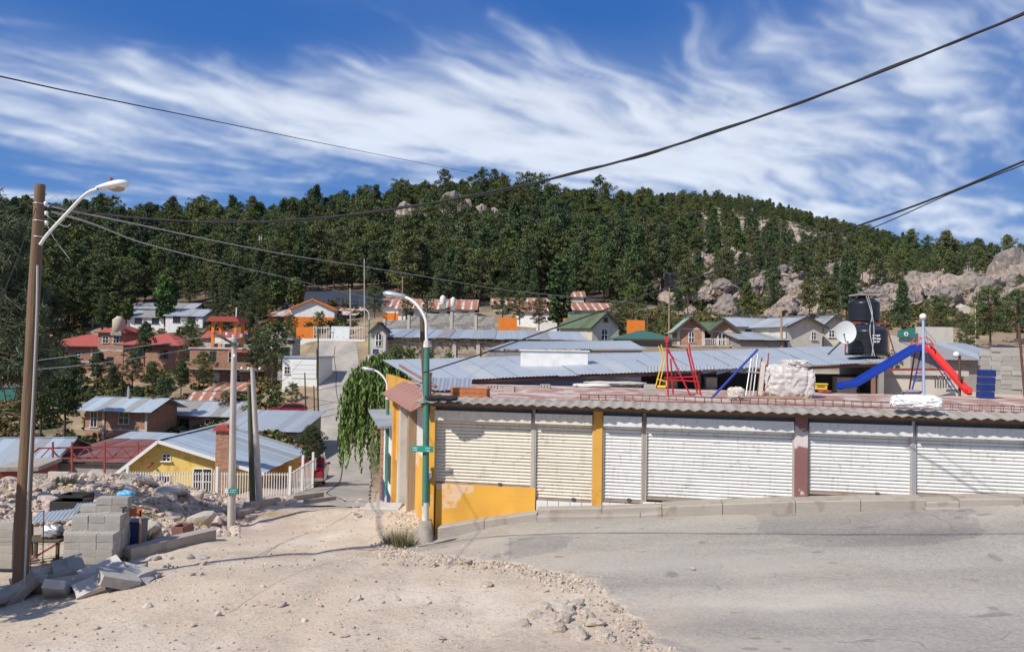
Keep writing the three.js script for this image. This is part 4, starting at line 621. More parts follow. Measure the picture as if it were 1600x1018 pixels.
{
  const b = V(664, 848, 23.3), o = greenLamp('green street lamp with a concrete pedestal at the yellow shop corner', b, 7.5, Math.PI - 0.25, true);
  const s = thing('street_name_sign', 'small green street name sign strapped to the lamp at the shop corner', 'sign', V(659, 701, 23.14), -0.05); mesh('sign_plate', [T(cbox(0.68, 0.19, 0.012, 0.003), 0.01, 0, 0)], M.signGreen, s);
  const bars = (x0, n, y) => [...Array(n)].map((_, i) => box(0.022 + 0.02 * ((i * 7) % 3) / 2, 0.026, 0.004, x0 + i * 0.046, y, 0.009)); mesh('lettering', [...bars(-0.28, 4, 0.03), ...bars(0.12, 4, 0.03), ...bars(-0.26, 3, -0.04), ...bars(0.13, 3, -0.045)], M.lampWhite, s);
  const c = V(659, 701, 22.12); 
  tag(mesh('dark_wooden_pole', poleGeo(V(668, 640, 24.6), V(660, 493, 24.6), 0.12, 0.10, 0.08), M.darkWood), 'dark wooden post rising from the shop roof right behind the corner lamp', 'utility pole');
  greenLamp('green street lamp part way down the side street beside the white wall', V(604, 796, 38), 6.9, Math.PI - 0.3, false);
  greenLamp('small distant street lamp near the top of the side street', V(576, 562, 104), 7, Math.PI - 0.2, false);
  // concrete poles on the left of the side street
  const cp = (label, base, top, r0, m, pale) => { const p = thing('concrete_utility_pole', label, 'utility pole', base); p.updateMatrixWorld(); mesh('shaft', poleGeo(v3(0, -0.3, 0), p.worldToLocal(top.clone()), r0, r0 * 0.62, 0.03, 10), m, p); return p; };
  const p1 = cp('pale concrete utility pole with a small green street sign', GV(361, 829, 29), V(366, 522, 29), 0.155, M.paleConcrete);
  const q = p1.worldToLocal(V(366, 535, 29)); mesh('crossarm', [beam(q.clone().add(v3(-0.75, 0.35, 0.1)), q.clone().add(v3(0.2, -0.15, 0.1)), 0.09), beam(q.clone().add(v3(0.75, 0.25, -0.1)), q.clone().add(v3(0, -0.2, -0.1)), 0.09)], M.darkWood, p1);
  for (const [px, py] of [[354, 522], [377, 524], [366, 556]]) { const k = p1.worldToLocal(V(px, py, 28.9)); mesh('insulator', [T(lathe([[0, 0.07], [0.04, 0.06], [0.06, 0], [0.04, -0.06], [0, -0.07]], 10), k.x, k.y, k.z)], M.lampWhite, p1); }
  const sg = thing('street_name_sign', 'small green street name sign on the pale concrete pole', 'sign', V(362, 767, 28.8), 0.1); mesh('sign_plate', [T(cbox(0.36, 0.2, 0.012, 0.003), 0.05, 0, 0)], M.signGreen, sg); mesh('lettering', [...[0, 1, 2, 3].map((i) => box(0.03 + 0.01 * (i % 2), 0.028, 0.004, -0.04 + i * 0.055, 0.035, 0.009)), ...[0, 1, 2].map((i) => box(0.04, 0.028, 0.004, -0.05 + i * 0.065, -0.04, 0.009))], M.lampWhite, sg); mesh('white_tab', [box(0.1, 0.17, 0.01, -0.2, 0.02, 0)], M.lampWhite, sg);
  const p2 = cp('grey concrete utility pole leaning beside the dark green pole', GV(406, 806, 34), V(394, 574, 34), 0.15, M.paleConcrete);
  const q2 = p2.worldToLocal(V(395, 580, 34)); mesh('crossarm', [beam(q2.clone().add(v3(-0.6, 0, 0)), q2.clone().add(v3(0.5, 0.05, 0)), 0.08)], M.darkWood, p2); for (const x of [-0.5, -0.2, 0.3]) mesh('insulator', [T(lathe([[0, 0.07], [0.04, 0.06], [0.06, 0], [0.04, -0.06], [0, -0.07]], 10), q2.x + x, q2.y + 0.12, q2.z)], M.lampWhite, p2);
  cp('dark green wooden utility pole between two concrete poles', GV(395, 806, 34.6), V(389, 600, 34.6), 0.14, std({ color: lin(0.09, 0.11, 0.075), map: woodC }));
  const thin = (label, b, t, r, m, cross) => { const k = thing('distant_pole', label, 'utility pole', b, 0, 'distant poles'); k.updateMatrixWorld(); const tt = k.worldToLocal(t.clone()); mesh('shaft', poleGeo(v3(0, -1.5, 0), tt, r, r * 0.7, 0.02, 8, 4), m, k); if (cross) mesh('crossarm', [beam(tt.clone().add(v3(-cross, -0.3, 0)), tt.clone().add(v3(cross, -0.25, 0)), 0.12)], M.darkWood, k); return k; };
  thin('tall thin pale mast beside the end of the side street', GV(570, 530, 124), V(569, 404, 124), 0.10, M.paleConcrete); thin('pale pole with a crossarm in front of the school', GV(548, 528, 128), V(547, 450, 128), 0.14, M.paleConcrete, 1.1);
  thin('wooden post on the left kerb beside the white garage', GV(497, 590, 96), V(497, 512, 96), 0.12, M.darkWood); thin('second wooden post on the left kerb below the white garage', GV(498, 660, 84), V(495, 545, 84), 0.11, M.darkWood); thin('short dark post on the bank above the red car', GV(478, 655, 88), V(476, 582, 88), 0.10, M.darkWood); thin('short dark post at the street edge above the red car', GV(492, 660, 86), V(490, 602, 86), 0.09, M.darkWood);
  thin('grey pole behind the rusty roofed houses', GV(629, 500, 118), V(629, 432, 118), 0.13, M.paleWood); thin('pole beside the green roofed gable houses', GV(1046, 530, 90), V(1046, 448, 90), 0.12, M.paleWood, 0.5); thin('pole behind the grey block cottages', GV(1222, 540, 76), V(1221, 484, 76), 0.14, M.paleWood); thin('grey mast on the slope right of the slides', GV(1526, 520, 88), V(1524, 452, 88), 0.07, M.paleConcrete); thin('pole at the foot of the bare slope', GV(1076, 500, 110), V(1074, 462, 110), 0.09, M.darkWood); thin('pole between the rusty roofs and the olive gable', GV(1012, 520, 84), V(1012, 480, 84), 0.12, M.darkWood, 0.6);
  const mast = thing('radio_mast', 'thin red and white lattice mast among the hillside pines', 'mast', GV(404, 470, 200)); mast.updateMatrixWorld(); const mt = mast.worldToLocal(V(404, 368, 200));
  for (let i = 0; i < 10; i++) mesh('mast_section', [[0.35, 0], [-0.2, 0.3], [-0.2, -0.3]].map(([x, z]) => bar(v3(x, mt.y * i / 10, z), v3(x, mt.y * (i + 1) / 10, z), 0.07, 0.07, 4)).concat([bar(v3(0.35, mt.y * i / 10, 0), v3(-0.2, mt.y * (i + 1) / 10, 0.3), 0.05, 0.05, 4)]), i % 2 ? M.lampWhite : M.rustRed, mast);
}
// overhead cables: sight points [px, py, distance]
const cable = (label, pts, r, m = M.cable, name = 'overhead_cable') => tag(mesh(name, [tube(pts.map((p) => V(...p)), r, 90, 6)], m), label, 'cable');
cable('thick black cable sweeping from the wooden pole high over the shop', [[70, 316, 17], [130, 331, 16.9], [250, 343, 16.6], [340, 347, 16.3], [430, 345, 16], [600, 329, 15.4], [770, 299, 14.7], [900, 270, 14.2], [1000, 243, 13.8], [1100, 212, 13.4], [1250, 160, 12.8], [1400, 103, 12.2], [1500, 62, 11.8], [1600, 22, 11.4], [1720, -30, 11]], 0.022);
cable('thinner cable twisted round the thick black cable over the shop', [[70, 318, 17], [140, 329, 16.88], [260, 346, 16.58], [360, 344, 16.25], [450, 347, 15.9], [610, 325, 15.38], [780, 300, 14.65], [910, 265, 14.15], [1010, 243, 13.75], [1110, 206, 13.35], [1250, 162, 12.8], [1400, 100, 12.2], [1500, 64, 11.8], [1600, 19, 11.4], [1720, -32, 11]], 0.011);
cable('thin cable crossing the clouds down to the hilltop', [[-60, 106, 12], [0, 120, 13], [330, 188, 22], [600, 243, 45], [830, 287, 110], [930, 304, 260]], 0.014);
cable('heavy black cable from the shop corner lamp rising over the water tanks', [[1700, 212, 13], [1600, 252, 14], [1490, 298, 15], [1400, 332, 16], [1300, 366, 17.4], [1210, 394, 18.6], [1040, 450, 20.6], [900, 500, 21.8], [760, 550, 22.3], [662, 582, 22.6]], 0.022);
cable('slack second cable under the heavy black cable by the water tanks', [[1700, 216, 13], [1600, 257, 14], [1500, 296, 15], [1390, 345, 16.5], [1310, 378, 18], [1240, 405, 22], [1150, 438, 30], [1000, 490, 50]], 0.012);
cable('pale insulated cable running from the wooden pole over the street lamps', [[78, 322, 17], [150, 337, 22], [250, 358, 29], [350, 379, 36], [450, 398, 44], [560, 415, 54], [700, 438, 68], [790, 453, 78], [960, 470, 92], [1150, 492, 100], [1220, 492, 104]], 0.022, M.paleCable);
cable('lower pale cable dropping from the wooden pole to the school', [[78, 330, 17], [140, 348, 21], [215, 377, 28], [270, 392, 33], [350, 412, 44], [440, 432, 60], [520, 452, 85], [600, 470, 120]], 0.024, M.paleCable);
cable('upper service wire from the wooden pole to the concrete pole', [[56, 563, 17], [110, 556, 19], [190, 545, 22], [280, 532, 26], [354, 520, 29]], 0.010, M.paleCable);
cable('lower service wire from the wooden pole to the concrete pole', [[56, 577, 17], [120, 571, 19], [200, 561, 22], [290, 546, 26], [366, 530, 29]], 0.010, M.paleCable);
cable('guy wire sloping down from the top of the wooden pole', [[57, 320, 17], [30, 395, 15.5], [0, 470, 14], [-60, 620, 12]], 0.008);
cable('wire from the concrete poles across the side street to the second lamp', [[395, 590, 34], [450, 612, 35], [520, 628, 36], [600, 632, 38]], 0.010);
cable('wire from the concrete poles along the side street', [[392, 588, 34], [430, 600, 45], [465, 570, 70], [497, 528, 96]], 0.012);
cable('wire over the grey sheds to the olive gable house', [[1600, 505, 40], [1450, 500, 46], [1300, 497, 55], [1150, 492, 66], [1040, 480, 80]], 0.014);
cable('wire running behind the globe pole to the grey mast', [[1330, 500, 38], [1430, 507, 45], [1524, 502, 60], [1640, 500, 60]], 0.012);

// ---------- cars ----------
function car(label, pos, turn, pickup) {
  const o = thing(pickup ? 'pickup_truck' : 'parked_car', label, 'car', pos, turn);
  const L = 4.4, W = 1.78, body = [[-2.2, 0.42], [-2.18, 0.86], [-1.95, 0.98], [-1.0, 1.06], [0.2, 1.04], [2.0, 1.0], [2.18, 0.9], [2.2, 0.42], [1.8, 0.30], [-1.8, 0.30]];
  const cab = pickup ? [[-1.0, 1.0], [-0.45, 1.62], [0.65, 1.66], [0.85, 1.0]] : [[-1.05, 1.0], [-0.35, 1.56], [0.9, 1.62], [1.75, 1.5], [2.08, 1.0]];
  const ext = (p, w, b = 0.06) => { const s = new THREE.Shape(p.map((q) => new THREE.Vector2(...q))); return flat(new THREE.ExtrudeGeometry(s, { depth: w - 2 * b, bevelEnabled: true, bevelThickness: b, bevelSize: b * 0.6, bevelSegments: 3 })).translate(0, 0, -w / 2 + b); };
  mesh('body', [ext(body, W, 0.10)], M.carRed, o); const c = mesh('cabin', [ext(cab, W - 0.24, 0.12)], M.carRed, o);
  const ins = cab.map(([x, y]) => [x * 0.93 + 0.03, 1.06 + (y - 1.0) * 0.78]); mesh('side_windows', [ext(ins, W - 0.215, 0.02)], M.glass, o);
  const a = cab[0], b = cab[1]; mesh('windscreen', [beam(v3(a[0] - 0.03, a[1] + 0.10, 0), v3(b[0] - 0.05, b[1] - 0.05, 0), W - 0.5, 0.03)].map((g) => g), M.glass, o);
  const e = cab[cab.length - 1], f = cab[cab.length - 2]; mesh('rear_window', [beam(v3(e[0] + 0.03, e[1] + 0.10, 0), v3(f[0] + 0.05, f[1] - 0.06, 0), W - 0.5, 0.03)], M.glass, o);
  for (const x of [-1.35, 1.35]) for (const z of [-1, 1]) { const w = mesh('wheel', T(flat(new THREE.TorusGeometry(0.24, 0.10, 10, 24)), x, 0.33, z * (W / 2 - 0.10)), M.rubber, o); mesh('rim', T(flat(new THREE.CylinderGeometry(0.17, 0.17, 0.14, 16)), x, 0.33, z * (W / 2 - 0.10), Math.PI / 2), M.chrome, w); }
  for (const z of [-1, 1]) { mesh('headlight', [T(cbox(0.08, 0.16, 0.34, 0.03), -2.2, 0.78, z * 0.62)], M.chrome, o); mesh('tail_light', [T(cbox(0.08, 0.26, 0.22, 0.03), 2.19, 0.86, z * 0.70)], M.tail, o); mesh('wing_mirror', [T(cbox(0.12, 0.13, 0.2, 0.03), -0.75, 1.12, z * (W / 2 + 0.1))], M.carRed, o); }
  mesh('bumper', [T(cbox(0.12, 0.2, W - 0.1, 0.04), -2.24, 0.5, 0), T(cbox(0.12, 0.2, W - 0.1, 0.04), 2.24, 0.5, 0)], pickup ? M.chrome : M.rubber, o);
  if (pickup) mesh('cargo_bed', [box(1.2, 0.06, W - 0.4, 1.5, 1.02, 0)], M.dark, o);
  return o;
}
{ const p = GV(449, 657, 88); p.y += 0.05; car('dark red hatchback parked on the straw bank left of the side street', p, 0.18, false).scale.setScalar(0.98);
  const s = stAt(51), q = V(489, 757, 53); q.y = stAt(51).y + 0.08; car('red pickup truck parked by the white fence at the bottom of the side street', q, -1.41, true); }
// ---------- houses ----------
const swapUV = (g) => { const u = g.attributes.uv; for (let i = 0; i < u.count; i++) { const a = u.getX(i); u.setXY(i, u.getY(i), a); } return g; };
function opening(o, x, y, z, w, h, kind, rot = 0) {   // window or door on a wall face; z is the face
  const grp = (g) => T(g, 0, 0, 0, 0, rot, 0), n = kind === 'door' ? 'door' : 'window', fm = kind === 'dark' ? M.darkFrame : M.frame, t = Math.min(0.1, w * 0.12);
  const loc = (g) => { const q = T(g, x, y, z); return rot ? grp(q) : q; };
  if (kind === 'garage') { const d = mesh('garage_door', [loc(T(cbox(w, h, 0.08), 0, h / 2, 0.03))], M.lampWhite, o); mesh('door_panel_line', [1, 2, 3].map((i) => loc(box(w * 0.96, 0.03, 0.02, 0, h * i / 4, 0.08))), M.jamb, d); return; }
  const f = mesh(n, [loc(box(w, t * 0.7, 0.10, 0, h - t * 0.35, 0.0)), loc(box(w + 0.16, 0.07, 0.26, 0, 0.035, 0.03)), loc(box(t * 0.7, h - t, 0.10, -w / 2 + t * 0.35, h / 2, 0.0)), loc(box(t * 0.7, h - t, 0.10, w / 2 - t * 0.35, h / 2, 0.0))], fm, o);
  if (n === 'door') mesh('door_leaf', [loc(box(w - 2 * t, h - 2 * t, 0.06, 0, h / 2, 0))], kind === 'door' ? M.white : M.darkFrame, f);
  else { mesh('pane', [loc(box(w - 1.3 * t, h - 1.1 * t, 0.03, 0, h / 2, 0.004))], M.glass, f); mesh('glazing_bar', [loc(box(0.05, h - 2 * t, 0.06, 0, h / 2, 0.025)), loc(box(w - 2 * t, 0.05, 0.06, 0, h * 0.55, 0.028))], fm, f); }
}
function arch(o, x, y, z, w, h) { // round-headed window
  const s = (k) => { const p = new THREE.Shape(); p.moveTo(-w / 2 * k, 0); p.lineTo(w / 2 * k, 0); p.lineTo(w / 2 * k, h - w / 2); p.absarc(0, h - w / 2, w / 2 * k, 0, Math.PI); p.closePath(); return p; };
  const f = mesh('arched_window', [flat(new THREE.ExtrudeGeometry(s(1), { depth: 0.08, bevelEnabled: false })).translate(x, y, z - 0.02)], M.frame, o); mesh('pane', [flat(new THREE.ExtrudeGeometry(s(0.78), { depth: 0.03, bevelEnabled: false })).translate(x, y + 0.06, z + 0.045)], M.glass, f);
  mesh('glazing_bar', [box(0.06, h * 0.9, 0.05, x, y + h * 0.48, z + 0.08), box(w * 0.8, 0.06, 0.05, x, y + h * 0.45, z + 0.082)], M.frame, f);
}
const worn = new Map();
function variants(m) { if (!worn.has(m)) { const v = (k, t) => { const q = m.clone(); q.color = m.color.clone().multiply(lin(...mul(t, k))); return q; }; worn.set(m, [m, m, v(0.86, [1, 1, 1]), v(0.92, [1.06, 1, 0.93]), v(1.06, [1, 1, 1]), v(0.74, [1.12, 0.97, 0.84])]); } return worn.get(m); }
function slope(o, A, B, C, D, m, d) {   // one roof slope laid in sheets: A-B eave, C-D ridge
  const w = A.distanceTo(B), n = clamp(Math.round(w / (d < 70 ? 0.9 : d > 140 ? 2.4 : 1.25)), 2, 18);
  for (let i = 0; i < n; i++) { const q = (u, v) => A.clone().lerp(B, u).lerp(C.clone().lerp(D, u), v), e = R(-0.012, 0.008), y = v3(0, R(0, 0.025) + (i % 2) * 0.012, 0), u0 = i / n - 0.002, u1 = (i + 1) / n + 0.006; mesh('roof_sheet', corr(q(u0, e).add(y), q(u1, e).add(y), q(u0, 1).add(y), q(u1, 1).add(y), d < 70 ? 0.19 : w / n, d < 70 ? 0.014 : 0, d < 70 ? 0.02 : 0.06), pick(variants(m)), o); }
}
function house(name, label, c) {
  const base = V((c.px[0] + c.px[1]) / 2, c.pb, c.d), w = (c.px[1] - c.px[0]) / F * c.d / Math.cos(c.yaw || 0), L = c.len || 7, h = c.h, rh = c.rh ?? 1.2, ov = c.over ?? 0.45, th = 0.10;
  if (c.ground) base.y = G(base.x, c.d) - 0.2;
  const o = thing(name, label, 'house', base, c.yaw || 0, c.group); o.userData.category = c.cat || 'house';
  const low = -(c.low ?? 3);
  if (c.roof === 'gz') mesh('wall', T(prism([[-w / 2, low], [w / 2, low], [w / 2, h], [c.ridge || 0, h + rh], [-w / 2, h]], L), 0, 0, -L), c.wall, o);
  else if (c.roof === 'gx') mesh('wall', T(T(prism([[0, low], [L, low], [L, h], [L / 2, h + rh], [0, h]], w), 0, 0, 0, 0, Math.PI / 2, 0), -w / 2, 0, 0), c.wall, o);
  else if (c.roof === 'shed') mesh('wall', T(T(prism([[0, low], [L, low], [L, h + rh], [0, h]], w), 0, 0, 0, 0, Math.PI / 2, 0), -w / 2, 0, 0), c.wall, o);
  else mesh('wall', [box(w, h - low, L, 0, (h + low) / 2, -L / 2)], c.wall, o);
  if (c.roof === 'gz') {
    const rx = c.ridge || 0, yr = h + rh + 0.07;
    for (const sg of [-1, 1]) { const run = w / 2 - sg * rx, ex = sg * (w / 2 + ov), ey = h - rh / run * ov + 0.07; slope(o, v3(ex, ey, ov), v3(ex, ey, -L - ov), v3(rx, yr, ov), v3(rx, yr, -L - ov), sg > 0 ? c.roofM2 || c.roofM : c.roofM, c.d); mesh('bargeboard', [beam(v3(rx, yr - 0.08, ov + 0.04), v3(ex, ey - 0.08, ov + 0.04), 0.05, 0.2)], c.trim || M.darkFrame, o); }
    mesh('ridge_cap', [beam(v3(rx, yr + 0.05, ov), v3(rx, yr + 0.05, -L - ov), 0.28, 0.05)], c.roofM, o);
  } else if (c.roof === 'gx') {
    const s = rh / (L / 2), a = w / 2 + ov, ey = h - s * ov + 0.07, yr = h + rh + 0.07; slope(o, v3(-a, ey, ov), v3(a, ey, ov), v3(-a, yr, -L / 2), v3(a, yr, -L / 2), c.roofM, c.d);
    mesh('rear_roof', T(T(prism([[L / 2, yr - 0.06], [L + ov, ey - 0.06], [L + ov, ey], [L / 2, yr]], 2 * a), 0, 0, 0, 0, Math.PI / 2, 0), -a, 0, 0), c.roofM, o); mesh('ridge_cap', [beam(v3(-a, yr + 0.04, -L / 2), v3(a, yr + 0.04, -L / 2), 0.28, 0.05)], c.roofM, o); mesh('bargeboard', [1, -1].map((k) => beam(v3(k * (a + 0.03), ey - 0.08, ov), v3(k * (a + 0.03), yr - 0.08, -L / 2), 0.05, 0.16)), c.trim || M.darkFrame, o);
  } else if (c.roof === 'shed') {
    const s = rh / L, a = w / 2 + ov; slope(o, v3(-a, h - s * ov + 0.07, ov), v3(a, h - s * ov + 0.07, ov), v3(-a, h + rh + s * ov + 0.07, -L - ov), v3(a, h + rh + s * ov + 0.07, -L - ov), c.roofM, c.d); mesh('eave_board', [box(2 * a, 0.12, 0.05, 0, h - s * ov - 0.04, ov - 0.06)], c.trim || M.darkFrame, o);
  } else if (c.roof === 'hip') {
    const a = w / 2 + ov, z0 = ov, z1 = -L - ov, r = Math.min(a, L / 2 + ov) * 0.95, zm = -L / 2, g = new THREE.BufferGeometry(), y0 = h, y1 = h + rh;
    g.setAttribute('position', new THREE.Float32BufferAttribute([-a, y0, z0, a, y0, z0, a, y0, z1, -a, y0, z1, -a + r, y1, zm, a - r, y1, zm], 3)); g.setIndex([0, 1, 5, 0, 5, 4, 1, 2, 5, 2, 3, 4, 2, 4, 5, 3, 0, 4, 0, 2, 1, 0, 3, 2]);
    const f = uvm(g); f.computeVertexNormals(); mesh('roof', f, c.roofM, o); mesh('eaves_board', [box(2 * a, 0.16, 0.05, 0, y0 - 0.06, z0 - 0.02), box(0.05, 0.16, L + 2 * ov - 0.1, a - 0.03, y0 - 0.06, -L / 2)], c.trim || M.darkFrame, o);
  } else if (c.roof === 'flat') mesh('parapet', [box(w + 0.3, 0.22, L + 0.3, 0, h + 0.11, -L / 2)], c.roofM || c.wall, o);
  for (const [u, y, ww, hh, k] of c.win || []) k === 'arch' ? arch(o, (u - 0.5) * w, y, 0, ww, hh) : opening(o, (u - 0.5) * w, y, 0, ww, hh, k);
  for (const [y0, y1, m, z] of c.band || []) mesh('painted_band', [box(w + 0.02, y1 - y0, 0.04, 0, (y0 + y1) / 2, (z || 0) + 0.012)], m, o);
  for (const u of c.posts || []) mesh('post', [box(0.28, h - low - 0.04, 0.2, (u - 0.5) * w, (h + low) / 2 - 0.02, 0.02)], M.paleConcrete, o);
  for (const [u, y, cw, ch] of c.chimney || []) mesh('chimney', [box(cw, ch, cw, (u - 0.5) * w, y + ch / 2, -L * 0.45), box(cw * 0.6, 0.3, cw * 0.6, (u - 0.5) * w, y + ch + 0.15, -L * 0.45)], c.chM || M.steel, o);
  o.userData.w = undefined; delete o.userData.w; return o;
}
const W2 = (a) => a.flatMap(([u, y]) => [[u, y, 1.1, 1.1]]);
house('yellow_house', 'yellow gabled house with a pale blue metal roof behind the white fence', { px: [196, 402], pb: 790, d: 49, yaw: -0.03, h: 2.35, rh: 1.75, len: 9, roof: 'gz', ridge: -2.0, roofM: M.tinBlue, wall: M.houseYellow, over: 0.55, trim: M.frame, win: [[0.58, 0.5, 1.25, 1.9], [0.27, 0.8, 1.1, 1.1], [0.3, 2.75, 0.55, 0.5]] });
{ const q = V(349, 738, 48.2), t = V(348, 672, 48.2), o = thing('brick_chimney', 'tall square brick chimney with a red tiled cap on the yellow house', 'chimney', q); mesh('stack', [box(0.8, t.y - q.y + 2.6, 0.75, 0, (t.y - q.y - 2.6) / 2, 0)], M.brick, o); mesh('cap', [T(prism([[-0.6, 0], [0.6, 0], [0.3, 0.34], [-0.3, 0.34]], 1.1), 0, t.y - q.y + 0.02, -0.55)], M.redRoof, o); }
house('brick_tin_house', 'two-storey brick house with a pale tin roof and concrete posts', { px: [128, 232], pb: 700, d: 88, yaw: -0.12, h: 4.5, rh: 1.0, len: 6, roof: 'gx', roofM: M.tinBlue, wall: M.brick, over: 0.9, posts: [0.3, 0.98], band: [[2.0, 2.22, M.paleConcrete]], win: [[0.62, 2.75, 1.3, 1.4], [0.14, 2.3, 0.9, 1.9], [0.64, 0.4, 1.2, 1.1], [0.12, 0.1, 1.0, 1.3, 'dark']], chimney: [[0.45, 5.2, 0.22, 1.4]] });
house('low_brick_house', 'low brick house with a wide tin roof beside the two-storey brick house', { px: [240, 385], pb: 694, d: 94, yaw: -0.05, h: 3.6, rh: 1.3, len: 8, roof: 'gx', roofM: M.tinFar, wall: M.brick, over: 0.6, band: [[-1, 1.4, M.greyPlaster]], win: [[0.32, 1.9, 1.2, 1.2, 'dark'], [0.6, 1.6, 1.2, 1.5], [0.85, 1.8, 1.4, 1.1, 'dark'], [0.12, 1.9, 0.9, 1.1]] });
house('grey_awning_shed', 'small shed with a pale slanting awning below the brick house', { px: [160, 232], pb: 705, d: 72, h: 0.7, rh: 0.5, len: 4, yaw: -0.15, roof: 'shed', roofM: M.tinFar, wall: M.tanBlock, over: 0.3, cat: 'shed' });
house('grey_lane_shed', 'long grey shed with a worn tin roof beside the side street', { px: [338, 464], pb: 704, d: 66, yaw: -0.04, h: 1.7, rh: 1.0, len: 7, roof: 'shed', roofM: M.tinFar, wall: M.greyPlaster, over: 0.4, win: [[0.75, 0, 1.6, 1.3, 'dark'], [0.4, 0.3, 0.9, 0.9]], cat: 'shed' });
house('red_roof_house', 'brick house with a bright red hipped roof', { px: [190, 278], pb: 592, d: 122, yaw: -0.1, h: 5.4, rh: 1.9, len: 9, roof: 'hip', roofM: M.redRoof, wall: M.brick, over: 0.8, win: [[0.3, 3.4, 1.5, 1.3, 'dark'], [0.75, 3.4, 1.3, 1.2, 'dark'], [0.5, 0.4, 1.2, 1.8, 'dark']] });
house('red_roof_lodge', 'larger brick lodge with a red roof behind the pine beside the wooden pole', { px: [64, 176], pb: 596, d: 130, yaw: 0.12, h: 6.0, rh: 2.0, len: 11, roof: 'hip', roofM: M.redRoof, wall: M.brick, over: 0.7, posts: [0.35, 0.68], band: [[3.2, 3.5, M.paleConcrete]], win: W2([[0.15, 4.0], [0.5, 4.0], [0.82, 4.0], [0.15, 1], [0.5, 1]]) });
house('white_corner_house', 'white two-storey house partly hidden by the wooden pole', { px: [-40, 46], pb: 622, d: 118, yaw: 0.1, h: 7.5, len: 7, roof: 'flat', wall: M.palePlaster, win: [[0.78, 4.6, 1.3, 1.5, 'dark'], [0.4, 4.4, 1.3, 1.5, 'dark'], [0.85, 1.4, 0.8, 0.9, 'dark']] });
house('teal_container', 'teal painted container cabin at the foot of the white house', { px: [-10, 36], pb: 622, d: 100, h: 1.4, low: 0.2, len: 3, roof: 'flat', roofM: M.greyPlaster, wall: M.teal, cat: 'container' });
[[[196, 262], 508, 150], [[258, 316], 506, 148], [[200, 300], 494, 162]].forEach(([px, pb, d], i) => house('tin_roof_hall', ['low hall with a silvery tin roof above the red roofed houses', 'second low hall with a silvery tin roof beside the tall poplar', 'long white hall with a tin roof at the foot of the pines'][i], { px, pb, d, h: 1.6, rh: 1.4, len: 8, roof: 'gx', roofM: M.tinFar, wall: M.white, over: 0.4, win: [[0.3, 0.3, 1.4, 1.1, 'dark'], [0.7, 0.3, 1.4, 1.1, 'dark']], cat: 'hall' }));
const bal = house('balcony_house', 'brick house with a long balcony and black tanks on its roof', { px: [296, 414], pb: 604, d: 111, yaw: 0.05, h: 5.4, len: 8, roof: 'flat', roofM: M.paleConcrete, wall: M.brick, band: [[2.5, 2.75, M.paleConcrete]], win: [[0.55, 3.1, 1.1, 1.9], [0.3, 3.1, 0.9, 2.0, 'dark'], [0.82, 3.2, 1.3, 1.4, 'dark'], [0.35, 0, 1.0, 2.0, 'door'], [0.62, 0.6, 1.3, 1.2], [0.88, 0, 2, 2.1, 'dark']] });
mesh('balcony_slab', [box(11.2, 0.2, 1.3, 0, 2.62, 0.68)], M.paleConcrete, bal); mesh('balcony_wall', [box(11.2, 0.9, 0.1, 0, 3.15, 1.3)], M.brick, bal); mesh('awning', [box(5, 0.08, 1.6, 2.6, 5.15, 0.9, 0.15)], M.redRoof, bal);
{ const o = thing('roof_pergola', 'orange posted pergola with a terracotta roof above the balcony house', 'pergola', V(350, 530, 116)); for (const x of [-1.7, 1.7]) for (const z of [0, -3]) mesh('post', [box(0.4, 4.2, 0.4, x, 1.0, z)], M.orange, o); mesh('roof', [T(prism([[-2.5, 0], [2.5, 0], [1.9, 0.75], [-1.9, 0.75]], 4.6), 0, 2.7, -3.8)], M.redRoof, o); mesh('parapet', [box(3.6, 0.9, 0.2, 0, -0.2, 0)], M.oldWhite, o); mesh('roof_pipe', [bar(v3(1.2, 3.3, -1.5), v3(1.2, 4.9, -1.5), 0.1)], M.lampWhite, o);
  const tk = (px, py, d, m, l, k) => { const t = thing('rooftop_tank', l, 'water tank', V(px, py, d)); mesh('tank_body', lathe([[0, -0.6], [0.72 * k, -0.6], [0.72 * k, 1.0 * k], [0.3 * k, 1.3 * k], [0.3 * k, 1.42 * k], [0, 1.42 * k]], 18), m, t); mesh('tank_foot', [box(1.3 * k, 0.7, 1.3 * k, 0, -0.9, 0)], M.concrete, t); };
  tk(388, 531, 110, M.blackPlastic, 'left black tank on the balcony house', 0.8); tk(403, 531, 110, M.blackPlastic, 'right black tank on the balcony house', 0.8); tk(185, 512, 126, mott(0.5, 0.42, 0.32), 'beige water tank between the two red roofs', 1.35); tk(692, 470, 119, M.lampWhite, 'taller white water tank on the rusty roof', 0.62); tk(708, 472, 118, M.lampWhite, 'shorter white water tank on the rusty roof', 0.55);
  tk(1332, 494, 100, M.blackPlastic, 'distant black tank left of the stacked tanks', 0.5); tk(286, 697, 70, M.blackPlastic, 'black tank on the roof beside the brick chimney', 1.0); }
const sch = house('school_hall', 'white and orange gabled school hall at the top of the side street', { px: [455, 521], pb: 508, d: 138, yaw: 0.1, h: 3.0, rh: 1.7, len: 14, roof: 'gz', roofM: M.orange, wall: M.white, over: 0.5, trim: M.orange, band: [[-1, 1.5, M.orange]] });
house('school_wing', 'school wing with a rusty tin roof left of the gabled hall', { px: [418, 456], pb: 507, d: 142, h: 1.6, rh: 1.4, len: 7, roof: 'shed', roofM: M.rust, wall: M.orange, win: [[0.5, 0.2, 1.5, 1.1, 'dark']] }); house('school_wing', 'school wing with a rusty tin roof right of the gabled hall', { px: [521, 554], pb: 507, d: 142, h: 1.8, rh: 1.4, len: 7, roof: 'shed', roofM: M.rust, wall: M.oldWhite, win: [[0.6, -0.4, 1.6, 2.0], [0.2, 0, 1, 1.2, 'dark']] });
